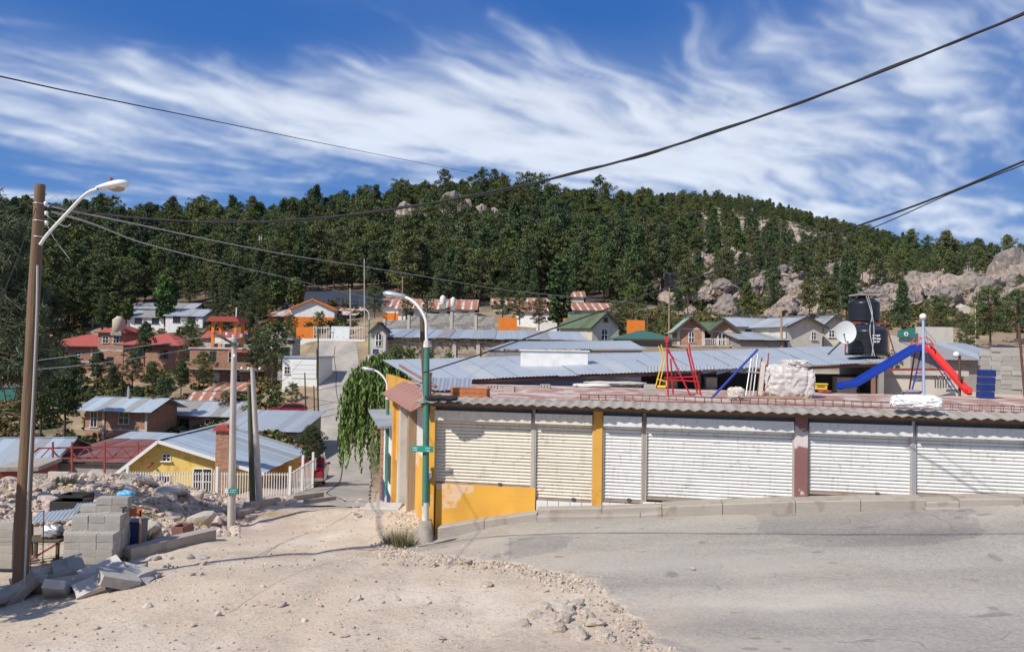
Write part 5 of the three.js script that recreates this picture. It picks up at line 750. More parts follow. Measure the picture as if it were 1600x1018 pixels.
house('school_gym', 'large hall with a dark navy roof behind the school', { px: [438, 596], pb: 486, d: 158, yaw: -0.3, h: 1.6, rh: 3.0, len: 16, roof: 'gx', roofM: M.navyRoof, wall: M.white, over: 0.6, cat: 'hall' });
const thingBox = (name, label, cat, px0, px1, py0, py1, d, th, m) => { const a = V(px0, py1, d), b = V(px1, py0, d); return tag(mesh(name, [box(b.x - a.x, b.y - a.y + 1.2, th, (a.x + b.x) / 2, (a.y + b.y) / 2 - 0.6, -d - th / 2)], m), label, cat); };
thingBox('orange_wall', 'bright orange garden wall below the school', 'wall', 462, 490, 511, 531, 128, 0.3, M.orange); thingBox('school_banner', 'white banner with faded blue print on the school fence', 'banner', 517, 546, 510, 531, 125, 0.08, std({ map: tex(256, [3.2, 2.4], (u, v) => { const a = sm(0.6, 0.66, tf(u, v, 8, 3, 3)); return mix3([0.74, 0.76, 0.77], [0.40, 0.55, 0.62], a * 0.6); }) }));
thingBox('white_low_wall', 'low white wall across the top of the side street', 'wall', 456, 570, 530, 541, 123, 0.3, M.white);
{ const o = thing('school_fence', 'pale railing fence beside the banner at the school entrance', 'fence', v3(0, 0, 0)); for (let px = 490; px <= 573; px += 4) { if (px > 515 && px < 548) continue; mesh('fence_bar', [bar(V(px, 530, 124.5), V(px, 510, 124.5), 0.05, 0.05, 4)], M.frame, o); } mesh('fence_rail', [bar(V(490, 512, 124.5), V(516, 512, 124.5), 0.05), bar(V(547, 512, 124.5), V(573, 512, 124.5), 0.05)], M.frame, o); }
house('white_garage', 'white garage with a wide pale roller door beside the side street', { px: [440, 496], pb: 592, d: 98, yaw: -0.08, h: 2.7, len: 6, roof: 'flat', roofM: M.tinFar, wall: M.white, win: [[0.62, 0.1, 3.2, 2.3, 'garage'], [0.14, 0.6, 0.8, 1]], cat: 'garage' });
house('brick_store', 'unfinished grey block store above the white garage', { px: [434, 456], pb: 560, d: 106, h: 2.6, len: 4, roof: 'flat', wall: M.blockWall, win: [[0.5, 0, 1.2, 1.6, 'dark']] });
house('slope_house', 'small tin roofed brick house on the slope above the low brick house', { px: [296, 348], pb: 655, d: 100, yaw: 0.1, h: 2.4, rh: 1.0, len: 5, roof: 'gx', roofM: M.rust, wall: M.brick, over: 0.4, win: [[0.3, 0.7, 1, 1], [0.75, 0, 0.9, 1.9, 'dark']] });
house('slope_house', 'pale flat roofed house between the balcony house and the school', { px: [404, 440], pb: 548, d: 124, h: 2.8, len: 5, roof: 'flat', roofM: M.paleConcrete, wall: M.white, win: [[0.3, 0.9, 1.1, 1.1, 'dark'], [0.7, 0, 0.9, 1.9, 'dark']] });
house('slope_house', 'plastered house with a red metal roof behind the balcony house', { px: [318, 372], pb: 552, d: 126, h: 2.6, rh: 1.1, len: 6, roof: 'gx', roofM: M.redRoof, wall: M.palePlaster, over: 0.5, win: [[0.3, 0.8, 1.1, 1.1, 'dark'], [0.7, 0.8, 1.1, 1.1, 'dark']] });
house('slope_house', 'brick house with a rusty roof at the forest edge left of the lodge', { px: [4, 62], pb: 560, d: 140, yaw: 0.1, h: 3, rh: 1.4, len: 6, roof: 'gx', roofM: M.rust, wall: M.brick, over: 0.5, win: [[0.7, 1, 1.2, 1.2, 'dark']] });
house('slope_house', 'tall brick house with a dark red roof beside the beige tank', { px: [150, 192], pb: 580, d: 126, yaw: -0.1, h: 6.4, rh: 1.4, len: 7, roof: 'hip', roofM: M.redRoof, wall: M.brick, over: 0.5, band: [[3.3, 3.55, M.paleConcrete]], win: [[0.3, 4.6, 1.1, 1.2], [0.72, 4.6, 1.1, 1.2], [0.5, 1.2, 1.2, 1.2, 'dark']] });
house('slope_house', 'long low shed with a rust streaked roof below the balcony house', { px: [320, 400], pb: 632, d: 104, yaw: -0.08, h: 1.9, rh: 0.8, len: 4, roof: 'shed', roofM: M.rust, wall: M.greyPlaster, over: 0.3, win: [[0.5, 0, 1.6, 1.6, 'dark']] });
// long tan building and its little tower
const lb = house('long_tan_building', 'long tan block building with a low grey tin roof behind the shed', { px: [598, 908], pb: 562, d: 60, yaw: 0, h: 1.6, rh: 0.75, len: 7, roof: 'shed', roofM: M.tinFar, wall: M.tanBlock, over: 0.35, posts: [0.02, 0.24, 0.36, 0.48, 0.60, 0.72, 0.84, 0.96], cat: 'building' });
{ const d = 60; for (let i = 0; i < 24; i++) { const g = box(0.10, 0.16, 0.5, -7.4 + i * 0.64, 1.52, 0.2); mesh('rafter_end', [g], M.darkWood, lb); } }
house('niche_tower', 'narrow grey tower house with an arched opening and pitched cap', { px: [579, 602], pb: 560, d: 59, h: 2.1, rh: 0.55, len: 2, roof: 'gz', roofM: M.navyRoof, wall: M.palePlaster, over: 0.18, win: [[0.52, 0.95, 0.5, 1.0, 'arch']] });
tag(mesh('blue_notice', [T(box(0.45, 0.38, 0.05), ...V(587, 549, 58.7).toArray())], M.navyPaint), 'small dark blue notice board on the narrow tower', 'sign');
{ const o = thing('block_boundary_wall', 'high grey block wall with concrete posts above the tan building', 'wall', v3(0, 0, 0)); const seg = [[600, 638, 500], [638, 663, 494], [663, 705, 490], [705, 743, 489], [743, 773, 494]];
  for (const [a, b, t] of seg) { const p = V(a, 528, 76), q = V(b, t, 76); mesh('wall_panel', [box(q.x - p.x, q.y - p.y + 1, 0.2, (p.x + q.x) / 2, (p.y + q.y) / 2 - 0.5, -76)], M.blockWall, o); mesh('post', [box(0.25, q.y - p.y + 1.1, 0.3, p.x, (p.y + q.y) / 2 - 0.45, -75.98)], M.paleConcrete, o); } }
house('rusty_roof_house', 'white house with a rust-streaked roof and two white tanks', { px: [622, 738], pb: 502, d: 120, h: 2.1, rh: 1.5, len: 8, roof: 'gx', roofM: M.rust, wall: M.white, over: 0.7, win: [[0.15, 0.3, 1.2, 1.2, 'dark'], [0.5, 0.3, 1.2, 1.2, 'dark'], [0.7, -0.4, 1.0, 2.0, 'dark'], [0.9, -0.4, 1.0, 2.0, 'dark']] });
house('rusty_roof_house', 'white house with a rust-streaked roof left of the grey street lamp head', { px: [598, 640], pb: 500, d: 128, h: 2.4, rh: 1.4, len: 6, roof: 'gx', roofM: M.rust, wall: M.white, over: 0.5, band: [[-1, 1.2, M.orange]] });
house('rusty_roof_house', 'long low house under a pale rust-streaked roof left of the tall poplar', { px: [770, 860], pb: 496, d: 134, h: 2.3, rh: 1.3, len: 7, roof: 'gx', roofM: M.rust, wall: M.palePlaster, over: 0.5, win: [[0.3, 0.6, 1.2, 1, 'dark']] });
house('rusty_roof_house', 'white house under a rust-streaked roof behind the reddish bush', { px: [806, 872], pb: 508, d: 117, yaw: -0.2, h: 2.2, rh: 1.2, len: 7, roof: 'gx', roofM: M.rust, wall: M.white, over: 0.5, win: [[0.75, 0, 1.1, 1.4]] });
house('rusty_roof_house', 'white house with a reddish tin roof right of the tall poplar', { px: [884, 958], pb: 506, d: 118, yaw: 0.1, h: 2.2, rh: 1.2, len: 7, roof: 'gx', roofM: M.rust, wall: M.white, over: 0.5, win: [[0.55, 0.2, 1.2, 1.4, 'dark'], [0.25, 0, 1, 1.8, 'dark']] });
house('rusty_roof_house', 'upper house with a small rusty roof behind the reddish tin roof', { px: [888, 912], pb: 480, d: 140, h: 2.0, rh: 1.0, len: 5, roof: 'gx', roofM: M.rust, wall: M.palePlaster, over: 0.4 });
thingBox('orange_wall', 'square orange wall beside the block wall', 'wall', 779, 808, 496, 515, 96, 0.3, M.orange); thingBox('orange_wall', 'narrow orange wall beside the white house near the poplar', 'wall', 880, 890, 497, 512, 108, 0.3, M.orange); thingBox('orange_wall', 'orange wall behind the green hipped roof', 'wall', 980, 1008, 500, 516, 96, 0.3, M.orange); thingBox('white_wall', 'white garden wall beneath the tall poplar', 'wall', 838, 906, 494, 512, 112, 0.3, M.white);
house('olive_gable_house', 'grey block house with an olive gabled roof and arched window', { px: [924, 968], pb: 536, d: 84, yaw: 0.45, h: 1.9, rh: 1.45, len: 7, roof: 'gz', roofM: M.olive, wall: M.palePlaster, over: 0.4, win: [[0.45, 0.35, 0.95, 1.25, 'arch'], [0.5, 2.3, 0.5, 0.5, 'dark']] });
house('green_hip_house', 'low house with a dark green hipped roof', { px: [974, 1050], pb: 548, d: 73, h: 1.1, rh: 0.95, len: 7, roof: 'hip', roofM: M.greenRoof, wall: M.greyPlaster, over: 0.7 });
house('twin_gable_house', 'brick gabled house with a pale green roof slope', { px: [1060, 1099], pb: 541, d: 80, yaw: -0.12, h: 1.9, rh: 1.15, len: 7, roof: 'gz', roofM: M.paleGreenRoof, roofM2: M.olive, wall: M.brick, over: 0.6, posts: [0.02, 0.98], band: [[1.75, 1.92, M.paleConcrete]], win: [[0.52, 0.4, 0.6, 1.2, 'arch']] });
house('twin_gable_house', 'brick gabled house with an olive roof and white balcony railing', { px: [1112, 1150], pb: 541, d: 81, yaw: -0.12, h: 1.7, rh: 1.1, len: 7, roof: 'gz', roofM: M.olive, wall: M.brick, over: 0.5, posts: [0.02, 0.98], band: [[1.5, 1.68, M.paleConcrete]], win: [[0.42, 0.1, 0.9, 1.3, 'arch']] });
house('link_house', 'olive roofed link between the twin brick gables', { px: [1096, 1116], pb: 541, d: 84, h: 1.8, rh: 0.9, len: 5, roof: 'gx', roofM: M.olive, wall: M.greyPlaster, over: 0.3 });
{ const o = thing('balcony_railing', 'white balcony railing between the twin brick gables', 'railing', v3(0, 0, 0)); for (let px = 1102; px <= 1138; px += 3) mesh('baluster', [bar(V(px, 538, 79.5), V(px, 529, 79.5), 0.03, 0.03, 4)], M.frame, o); mesh('handrail', [bar(V(1101, 529, 79.5), V(1139, 529, 79.5), 0.04)], M.frame, o); mesh('balcony_slab', [beam(V(1050, 540, 79.4), V(1160, 540, 79.4), 0.6, 0.14)], M.paleConcrete, o); }
house('grey_cottage', 'grey block cottage with a shining tin gable roof', { px: [1228, 1288], pb: 540, d: 77, yaw: 0.25, h: 2.0, rh: 0.9, len: 6, roof: 'gz', roofM: M.tinFar, wall: M.palePlaster, over: 0.45, win: [[0.75, 0.6, 0.6, 0.8]] }); house('grey_cottage', 'second grey cottage with a peaked tin roof beside the stacked tanks', { px: [1288, 1322], pb: 541, d: 79, yaw: -0.1, h: 2.2, rh: 1.0, len: 6, roof: 'gz', roofM: M.tinFar, wall: M.palePlaster, over: 0.4, win: [[0.35, 0.9, 0.6, 0.8]] });
house('grey_tin_house', 'low house with a wide grey tin roof right of the twin gables', { px: [1158, 1226], pb: 545, d: 76, h: 0.9, rh: 0.8, len: 6, roof: 'shed', roofM: M.tinFar, wall: M.greyPlaster, over: 0.4 }); house('grey_tin_house', 'low house with a bright tin roof beneath the bare slope', { px: [1150, 1212], pb: 526, d: 95, yaw: 0.2, h: 1.3, rh: 1.1, len: 6, roof: 'gx', roofM: M.tinFar, wall: M.palePlaster, over: 0.4, win: [[0.3, 0.1, 0.8, 0.8, 'dark']] });
house('pink_hut', 'tiny brick hut on top of the wooded ridge', { px: [893, 921], pb: 318, ground: true, d: 318, h: 2.6, len: 5, roof: 'flat', roofM: M.darkWood, wall: M.brick, win: [[0.3, 0.6, 1, 1, 'dark'], [0.7, 0.6, 1, 1, 'dark']] }); house('pink_hut', 'pale hut on the saddle of the right-hand ridge', { px: [1410, 1422], pb: 386, ground: true, d: 285, h: 3, len: 5, roof: 'gx', rh: 1, roofM: M.tinFar, wall: M.white, win: [[0.5, 0.8, 1, 1, 'dark']] }); house('pink_hut', 'concrete tank house on the ridge beside the tall pines', { px: [818, 836], pb: 312, ground: true, d: 312, h: 2.4, len: 4, roof: 'flat', roofM: M.paleConcrete, wall: M.paleConcrete }); house('pink_hut', 'small roofed cabin high on the right-hand ridge', { px: [1545, 1566], pb: 382, ground: true, d: 262, h: 2.0, len: 5, roof: 'shed', rh: 0.7, roofM: M.tinFar, wall: M.brick });
// right-hand neighbours beyond the slides
{ const o = thing('grey_party_wall', 'tall plain grey wall with a teal sign behind the slides', 'wall', v3(0, 0, 0)); const p = V(1392, 575, 47), q = V(1488, 511, 47), m = V(1392, 524, 47); mesh('wall_panel', [box(V(1430, 575, 47).x - p.x, m.y - p.y, 0.2, (V(1430, 575, 47).x + p.x) / 2, (m.y + p.y) / 2, -47)], M.palePlaster, o); mesh('wall_panel', [box(q.x - V(1430, 575, 47).x, q.y - p.y + 1, 0.2, (q.x + V(1430, 575, 47).x) / 2 + 0.003, (q.y + p.y) / 2 - 0.5, -46.98)], M.palePlaster, o);
  const s = thing('teal_sign', 'teal sign board with a round white emblem on the grey wall', 'sign', V(1417, 520, 46.7), -0.1); mesh('board', [T(prism([[-0.55, -0.27], [0.5, -0.27], [0.5, 0.36], [-0.5, 0.16]], 0.05), 0, 0, 0)], M.teal, s); mesh('emblem', [T(flat(new THREE.CylinderGeometry(0.13, 0.13, 0.02, 20)), -0.05, -0.06, 0.065, Math.PI / 2)], M.lampWhite, s); mesh('emblem_core', [T(flat(new THREE.CylinderGeometry(0.06, 0.06, 0.02, 16)), -0.05, -0.06, 0.078, Math.PI / 2)], M.teal, s); }
house('back_yard_wall', 'low cement wall of the yard behind the slides', { px: [1384, 1500], pb: 612, d: 34.5, h: 0.75, len: 0.2, roof: 'flat', wall: M.palePlaster, roofM: M.paleConcrete, cat: 'wall', yaw: TH }); house('back_yard_shed', 'small shed with a tin roof right of the slides', { px: [1488, 1570], pb: 590, d: 40, yaw: -0.1, h: 0.9, rh: 0.8, len: 5, roof: 'shed', roofM: M.tinFar, wall: M.greyPlaster, cat: 'shed' });
{ const o = thing('yard_gate', 'pale slatted gate in the yard behind the red chute', 'gate', v3(0, 0, 0)); for (let px = 1462; px < 1500; px += 4.2) mesh('slat', [beam(V(px, 606, 33), V(px, 587, 33), 0.05, 0.03)], M.paleConcrete, o); mesh('rail', [beam(V(1460, 588, 33.05), V(1500, 588, 33.05), 0.06)], M.rustRed, o); const q = thing('yard_pole', 'dark pole with a white lamp behind the red chute', 'lamp post', V(1500, 605, 31)); mesh('shaft', [bar(v3(0, -1, 0), v3(0, 1.3, 0), 0.05)], M.rebar, q); mesh('lamp_globe', [T(flat(new THREE.SphereGeometry(0.12, 14, 10)), -0.14, 1.32, 0)], M.lampWhite, q); }
tag(mesh('yard_beam', [beam(V(1388, 577, 33.5), V(1478, 577, 33.5), 0.1)], M.rustRed), 'red steel beam spanning the yard behind the slides', 'beam');
// white house beside the shop on the side street
{ const o = thing('white_street_house', 'white house with a blue dado and tin canopy beside the shop', 'house', v3(-5.0, -1.2, -33.2), 0); const dir = v3(-0.24, -0.0, -1).normalize(), a = Math.atan2(-dir.z, dir.x); const W = (name, t0, t1, y0, y1, off, th, m) => mesh(name, [T(box(t1 - t0, y1 - y0, th, (t0 + t1) / 2, (y0 + y1) / 2, off), 0, 0, 0, 0, a, 0)], m, o);
  W('wall', 0, 8, -4, 3.2, 0.3, 0.3, M.white); W('blue_dado', 1.5, 8, -4, -0.35, 0.13, 0.06, M.navyPaint); W('door', 0.4, 1.3, -2, 1.0, 0.13, 0.06, M.darkFrame); W('window', 3.2, 4.4, 0.2, 1.5, 0.13, 0.06, M.darkFrame); W('window', 5.4, 6.4, 0.2, 1.5, 0.13, 0.06, M.darkFrame); W('back_part', 0.05, 7.95, -4, 3.0, 2.5, 4, M.oldWhite); W('end_pier', 8, 8.5, -4, 2.4, 0.25, 0.5, M.brick); W('roof', -0.3, 8.2, 3.2, 3.3, 1.6, 4.6, M.tinFar);
}
// white picket fence round the yellow house
{ const o = thing('picket_fence', 'white metal picket fence along the yard of the yellow house', 'fence', v3(0, 0, 0)); const run = (A, B, n, h0, h1) => { for (let i = 0; i <= n; i++) { const t = i / n, p = A.clone().lerp(B, t), h = lerp(h0, h1, t); mesh('picket', [beam(p, p.clone().add(v3(0, h, 0)), 0.055, 0.035)], M.frame, o); } mesh('fence_rail', [beam(A.clone().add(v3(0, 0.25, -0.04)), B.clone().add(v3(0, 0.25, -0.04)), 0.05), beam(A.clone().add(v3(0, h0 - 0.12, -0.04)), B.clone().add(v3(0, h1 - 0.12, -0.04)), 0.05)], M.frame, o); };
  const c = V(452, 789, 44), l = V(198, 776, 44), e = V(506, 748, 55); run(l, c, 62, 1.45, 1.85); run(c, e, 26, 1.85, 1.9);
  for (const [p, h] of [[l, 1.7], [V(338, 784, 43.95), 2.0], [c, 2.2], [V(472, 772, 47.6), 2.4], [V(488, 761, 50.8), 2.3]]) mesh('fence_post', [beam(p, p.clone().add(v3(0, h, 0)), 0.14)], M.frame, o);
  mesh('base_wall', [beam(l.clone().add(v3(0, -0.9, -0.02)), c.clone().add(v3(0, -0.9, -0.02)), 0.2, 1.7), beam(c.clone().add(v3(0, -0.7, 0)), e.clone().add(v3(0, -0.75, 0)), 0.2, 1.4)], M.greyPlaster, o); }
// red steel frame and sheds at the left
{ const o = thing('red_steel_frame', 'red steel truss frame of an unfinished building beyond the rubble', 'steel frame', v3(0, 0, 0)); const B = (a, b, r = 0.05) => mesh('truss_bar', [beam(V(...a), V(...b), r * 2)], M.rustRed, o);
  for (const y of [700, 716]) B([60, y, 52], [268, y - 4 + (y > 705 ? 2 : 0), 54]); for (let px = 62; px < 262; px += 28) { B([px, 716, 52.5], [px + 16, 699, 52.5], 0.035); B([px + 16, 699, 52.5], [px + 30, 715, 52.5], 0.035); } for (const px of [82, 112, 163, 215]) B([px, 745, 52], [px, 690, 52], 0.05); B([60, 700, 52], [20, 730, 46]); B([268, 698, 54], [230, 730, 48]);
  house('red_gable_shed', 'shed with a blue-grey tin roof and dark red wall left of the frame', { px: [-40, 66], pb: 760, d: 56, yaw: 0.2, h: 1.6, rh: 1.3, len: 9, roof: 'gx', roofM: M.tinBlue, wall: M.redwood, over: 0.5, cat: 'shed' }); house('red_box_store', 'small dark red block store at the edge of the rubble', { px: [4, 52], pb: 758, d: 40, yaw: 0.2, h: 0.75, len: 3, roof: 'flat', roofM: M.concrete, wall: M.rustRed, cat: 'store' });
  house('unfinished_hall', 'unfinished long grey hall behind the red steel frame', { px: [66, 250], pb: 745, d: 58, yaw: -0.1, h: 1.1, rh: 0.6, len: 8, roof: 'shed', roofM: M.maroonTin, wall: M.greyPlaster, over: 0.3, cat: 'building' }); }
{ const o = thing('rubble_boundary_wall', 'low unplastered wall along the back of the rubble heap', 'wall', v3(0, 0, 0)); for (const [a, b, t, m] of [[46, 75, 740, M.greyPlaster], [75, 108, 737, M.palePlaster], [108, 215, 740, M.concrete]]) { const p = V(a, 762, 38), q = V(b, t, 38); mesh('wall_panel', [box(q.x - p.x - 0.02, q.y - p.y + 1, 0.18, (p.x + q.x) / 2, (p.y + q.y) / 2 - 0.5, -38)], m, o); } }
// ---------- vegetation ----------
const leafMat = std({ vertexColors: true, roughness: 0.9 });
class Leaves {
  constructor() { this.p = []; this.c = []; }
  quad(c, u, v, col) { const a = c.clone().addScaledVector(u, -1).addScaledVector(v, -1), b = c.clone().add(u).addScaledVector(v, -0.6), d = c.clone().add(u).add(v), e = c.clone().addScaledVector(u, -0.6).add(v); for (const q of [a, b, d, a, d, e]) { this.p.push(q.x, q.y, q.z); this.c.push(col[0], col[1], col[2]); } }
  tri(c, u, v, col) { const a = c.clone().addScaledVector(u, -1), b = c.clone().add(u), d = c.clone().addScaledVector(v, 2); for (const q of [a, b, d]) { this.p.push(q.x, q.y, q.z); this.c.push(col[0], col[1], col[2]); } }
  geo() { const g = new THREE.BufferGeometry(); g.setAttribute('position', new THREE.Float32BufferAttribute(this.p, 3)); g.setAttribute('color', new THREE.Float32BufferAttribute(this.c, 3)); g.computeVertexNormals(); return g; }
}
const rdir = () => { const z = R(-1, 1), a = R(0, 6.283), s = Math.sqrt(1 - z * z); return v3(s * Math.cos(a), z, s * Math.sin(a)); };
const perp = (d) => { const k = rdir().cross(d); return k.normalize(); };
function clump(L, c, rx, ry, n, size, col, vary = 0.35, thin = 1) {
  for (let i = 0; i < n; i++) { const d = rdir(), r = Math.cbrt(R(0.15, 1)), q = v3(c.x + d.x * rx * r, c.y + d.y * ry * r, c.z + d.z * rx * r), u = rdir(), v = perp(u), s = size * R(0.6, 1.3), k = R(1 - vary, 1 + vary); L.quad(q, u.multiplyScalar(s), v.multiplyScalar(s * thin), mul(col, k)); }
}
const limb = (a, b, r0, r1) => { const m = a.clone().lerp(b, 0.5).add(v3(R(-0.1, 0.1), R(0.0, 0.25), R(-0.1, 0.1)).multiplyScalar(a.distanceTo(b) * 0.3)); return mergeGeometries([bar(a, m, r0, (r0 + r1) / 2, 5), bar(m, b, (r0 + r1) / 2, r1, 5)]); };
const PINES = [[0.076, 0.108, 0.032], [0.060, 0.096, 0.035], [0.100, 0.120, 0.036], [0.068, 0.096, 0.040], [0.108, 0.120, 0.042]];
// one metre of height = unit tree scaled later; kinds: 0 round-topped pine, 1 conical pine, 2 broad oak, 3 flat-topped sparse pine
function treeGeo(kind, H, col, dens = 1, leaf = 0.17) {
  const L = new Leaves(), wood = [], lean = v3(R(-0.04, 0.04) * H, H * 0.94, R(-0.04, 0.04) * H), ax = (t) => v3(lean.x * t * t, H * t, lean.z * t * t);
  for (let i = 0; i < 5; i++) wood.push(bar(ax(i / 5 * 0.92), ax((i + 1) / 5 * 0.92), H * 0.018 * (1 - i * 0.17), H * 0.018 * (1 - (i + 1) * 0.17), 6));
  const low = [0.34, 0.20, 0.20, 0.50][kind], N = Math.round([46, 50, 44, 22][kind] * (0.5 + dens / 2));
  for (let i = 0; i < N; i++) {
    const t = low + (1 - low) * Math.pow((i + rnd()) / N, 0.9), k = (t - low) / (1 - low), w = H * [0.205 * Math.pow(Math.sin(Math.PI * (0.20 + 0.77 * k)), 0.9), 0.19 * (1.02 - k) + 0.015, 0.32 * Math.pow(Math.sin(Math.PI * (0.12 + 0.8 * k)), 0.7), 0.22 * Math.sin(Math.PI * (0.25 + 0.65 * k))][kind] * R(0.45, 1.25);
    const a = i * 2.399 + R(-0.5, 0.5), b = ax(t * 0.97), e = v3(b.x + Math.cos(a) * w, b.y + w * R(0.0, 0.35), b.z + Math.sin(a) * w), cc = mul(col, R(0.72, 1.3));
    wood.push(limb(b.clone().add(v3(0, -w * 0.2, 0)), e, H * 0.006, H * 0.002));
    clump(L, e, H * 0.055, H * 0.036, Math.round(44 * dens), leaf * H / 12, cc, 0.35, 0.45); clump(L, b.clone().lerp(e, 0.55).add(v3(R(-0.3, 0.3), R(0, 0.4), R(-0.3, 0.3))), H * 0.055, H * 0.036, Math.round(32 * dens), leaf * H / 12, cc, 0.35, 0.45);
  }
  clump(L, ax(0.96), H * 0.03, H * 0.055, Math.round(50 * dens), leaf * H / 12, col, 0.35, 0.45);
  return { crown: L.geo(), trunk: mergeGeometries(wood) };
}
const protos = []; for (let i = 0; i < 12; i++) protos.push({ ...treeGeo([0, 1, 2, 1, 0, 0, 1, 3, 1, 0, 2, 3][i], 12, PINES[i % 5]), mat: leafMat });
function tree(name, label, pos, s, P, group, turn = R(0, 6.28), cat = 'tree') {
  const o = thing(name, label, cat, pos, turn, group); mesh('trunk', P.trunk, P.bark || M.bark, o); mesh('crown', P.crown, leafMat, o); o.scale.set(...(Array.isArray(s) ? s : [s, s * R(0.92, 1.1), s])); return o;
}
// hillside wood: candidates over the slope, nearest 300 individually, the rest as one mass
{
  const cand = [];
  for (let d = 106; d < 345; d += 4.5) for (let x = -0.78 * d - 10; x < 0.80 * d + 10; x += 4.7) {
    const xx = x + R(-2.4, 2.4), dd = d + R(-2.4, 2.4), px = 800 + F * xx / dd;
    const first = px < 60 ? 146 : px < 190 ? 150 : px < 330 ? 168 : px < 430 ? 152 : px < 600 ? 168 : px < 980 ? 140 : px < 1150 ? 122 : 108; if (dd < first) continue;
    const open = sm(930, 1120, px), n = fbm(xx * 0.03, dd * 0.03, 14, 3);
    let keep = lerp(0.97, (dd < 235 ? 0.13 : 0.36) + 1.1 * n, open); if (dd > 262 && dd < 304 && px > 580 && px < 795) keep *= 0.22; if (open > 0.3 && dd < 160 && px < 1300) keep *= 0.6;
    if (dd < 175 && px > 430 && px < 610) continue;
    if (rnd() > keep) continue;
    cand.push({ x: xx, d: dd, px, s: (R(0.54, 1.0) + Math.pow(rnd(), 4) * 0.5) * (dd < 200 ? 0.95 : 1.02) * lerp(1.12, 0.86, open) });
  }
  for (let d = 560; d < 700; d += 8) for (let px = 900; px < 1420; px += 9) if (rnd() < 0.9) { const dd = d + R(-4, 4), p2 = px + R(-5, 5); cand.push({ x: (p2 - 800) / F * dd, d: dd, px: p2, s: R(0.7, 1.1) }); }
  cand.sort((a, b) => a.d - b.d);
  const inView = cand.filter((c) => c.px > -30 && c.px < 1630), big = new Set(inView.slice(0, 295)), rest = cand.filter((c) => !big.has(c));
  for (const c of big) { const i = c.px > 1050 ? pick([0, 1, 3, 4, 6, 8, 9, 7]) : pick([0, 1, 2, 3, 4, 5, 6, 8, 9, 10]); tree('pine_tree', 'dark green pine standing in the wood on the lower hillside', v3(c.x, G(c.x, c.d) - 0.3, -c.d), c.s, protos[i], 'pines on the lower hillside'); }
  const wood = new THREE.Group(); wood.name = 'hillside_wood'; wood.userData = { kind: 'stuff', label: 'dense pine wood covering the upper hillside up to the ridge', category: 'wood' }; scene.add(wood);
  const by = protos.map(() => []); for (const c of rest) by[c.d > 290 && c.d < 345 && rnd() < 0.25 ? pick([7, 11]) : Math.floor(rnd() * 12)].push(c);
  const m = new THREE.Matrix4(), q = new THREE.Quaternion();
  by.forEach((l, i) => { if (!l.length) return; for (const [g, mt, nm] of [[protos[i].crown, leafMat, 'crowns'], [protos[i].trunk, M.bark, 'trunks']]) { const im = new THREE.InstancedMesh(g, mt, l.length); im.name = nm; im.userData.kind = 'stuff'; l.forEach((c, k) => { q.setFromAxisAngle(v3(0, 1, 0), k * 2.1); m.compose(v3(c.x, G(c.x, c.d) - 0.3, -c.d), q, v3(c.s, c.s * (0.9 + 0.2 * ((k * 7) % 10) / 10), c.s)); im.setMatrixAt(k, m); if (nm === 'crowns') im.setColorAt(k, new THREE.Color().setRGB(0.82 + 0.36 * ((k * 13) % 17) / 17, 0.85 + 0.32 * ((k * 13) % 17) / 17, 0.8 + 0.4 * ((k * 5) % 11) / 11)); }); wood.add(im); } });
  
  // lone tall trees breaking the skyline
  for (const [px, d, s, i, l] of [[625, 308, 1.25, 0, 'tall pale-topped pine on the rock bluff'], [727, 306, 1.1, 7, 'sparse wind-worn pine on the rock bluff'], [786, 312, 1.45, 9, 'tall dense pine right of the rock bluff'], [882, 316, 1.2, 7, 'sparse pine beside the ridge hut'], [258, 322, 1.35, 11, 'umbrella-shaped pine alone on the left skyline'], [218, 322, 1.1, 11, 'thin pine beside the umbrella-shaped pine'], [560, 312, 1.35, 1, 'large dark pine left of the rock bluff'], [392, 322, 1.3, 4, 'broad pine on the left skyline right of the saddle'], [968, 322, 1.1, 3, 'pointed pine right of the ridge hut'], [1005, 322, 1.35, 9, 'tall leaning pine on the central ridge'], [1076, 322, 1.1, 7, 'flat-topped pine at the right end of the central ridge'], [1358, 250, 1.0, 0, 'round pine above the stacked tanks on the skyline'], [1480, 262, 0.9, 3, 'pointed pine on the right skyline'], [1528, 262, 0.95, 8, 'second pointed pine on the right skyline']]) { const p = V(px, 340, d); tree('ridge_pine', l, v3(p.x, G(p.x, d) - 0.3, -d), s, protos[i]); }
}
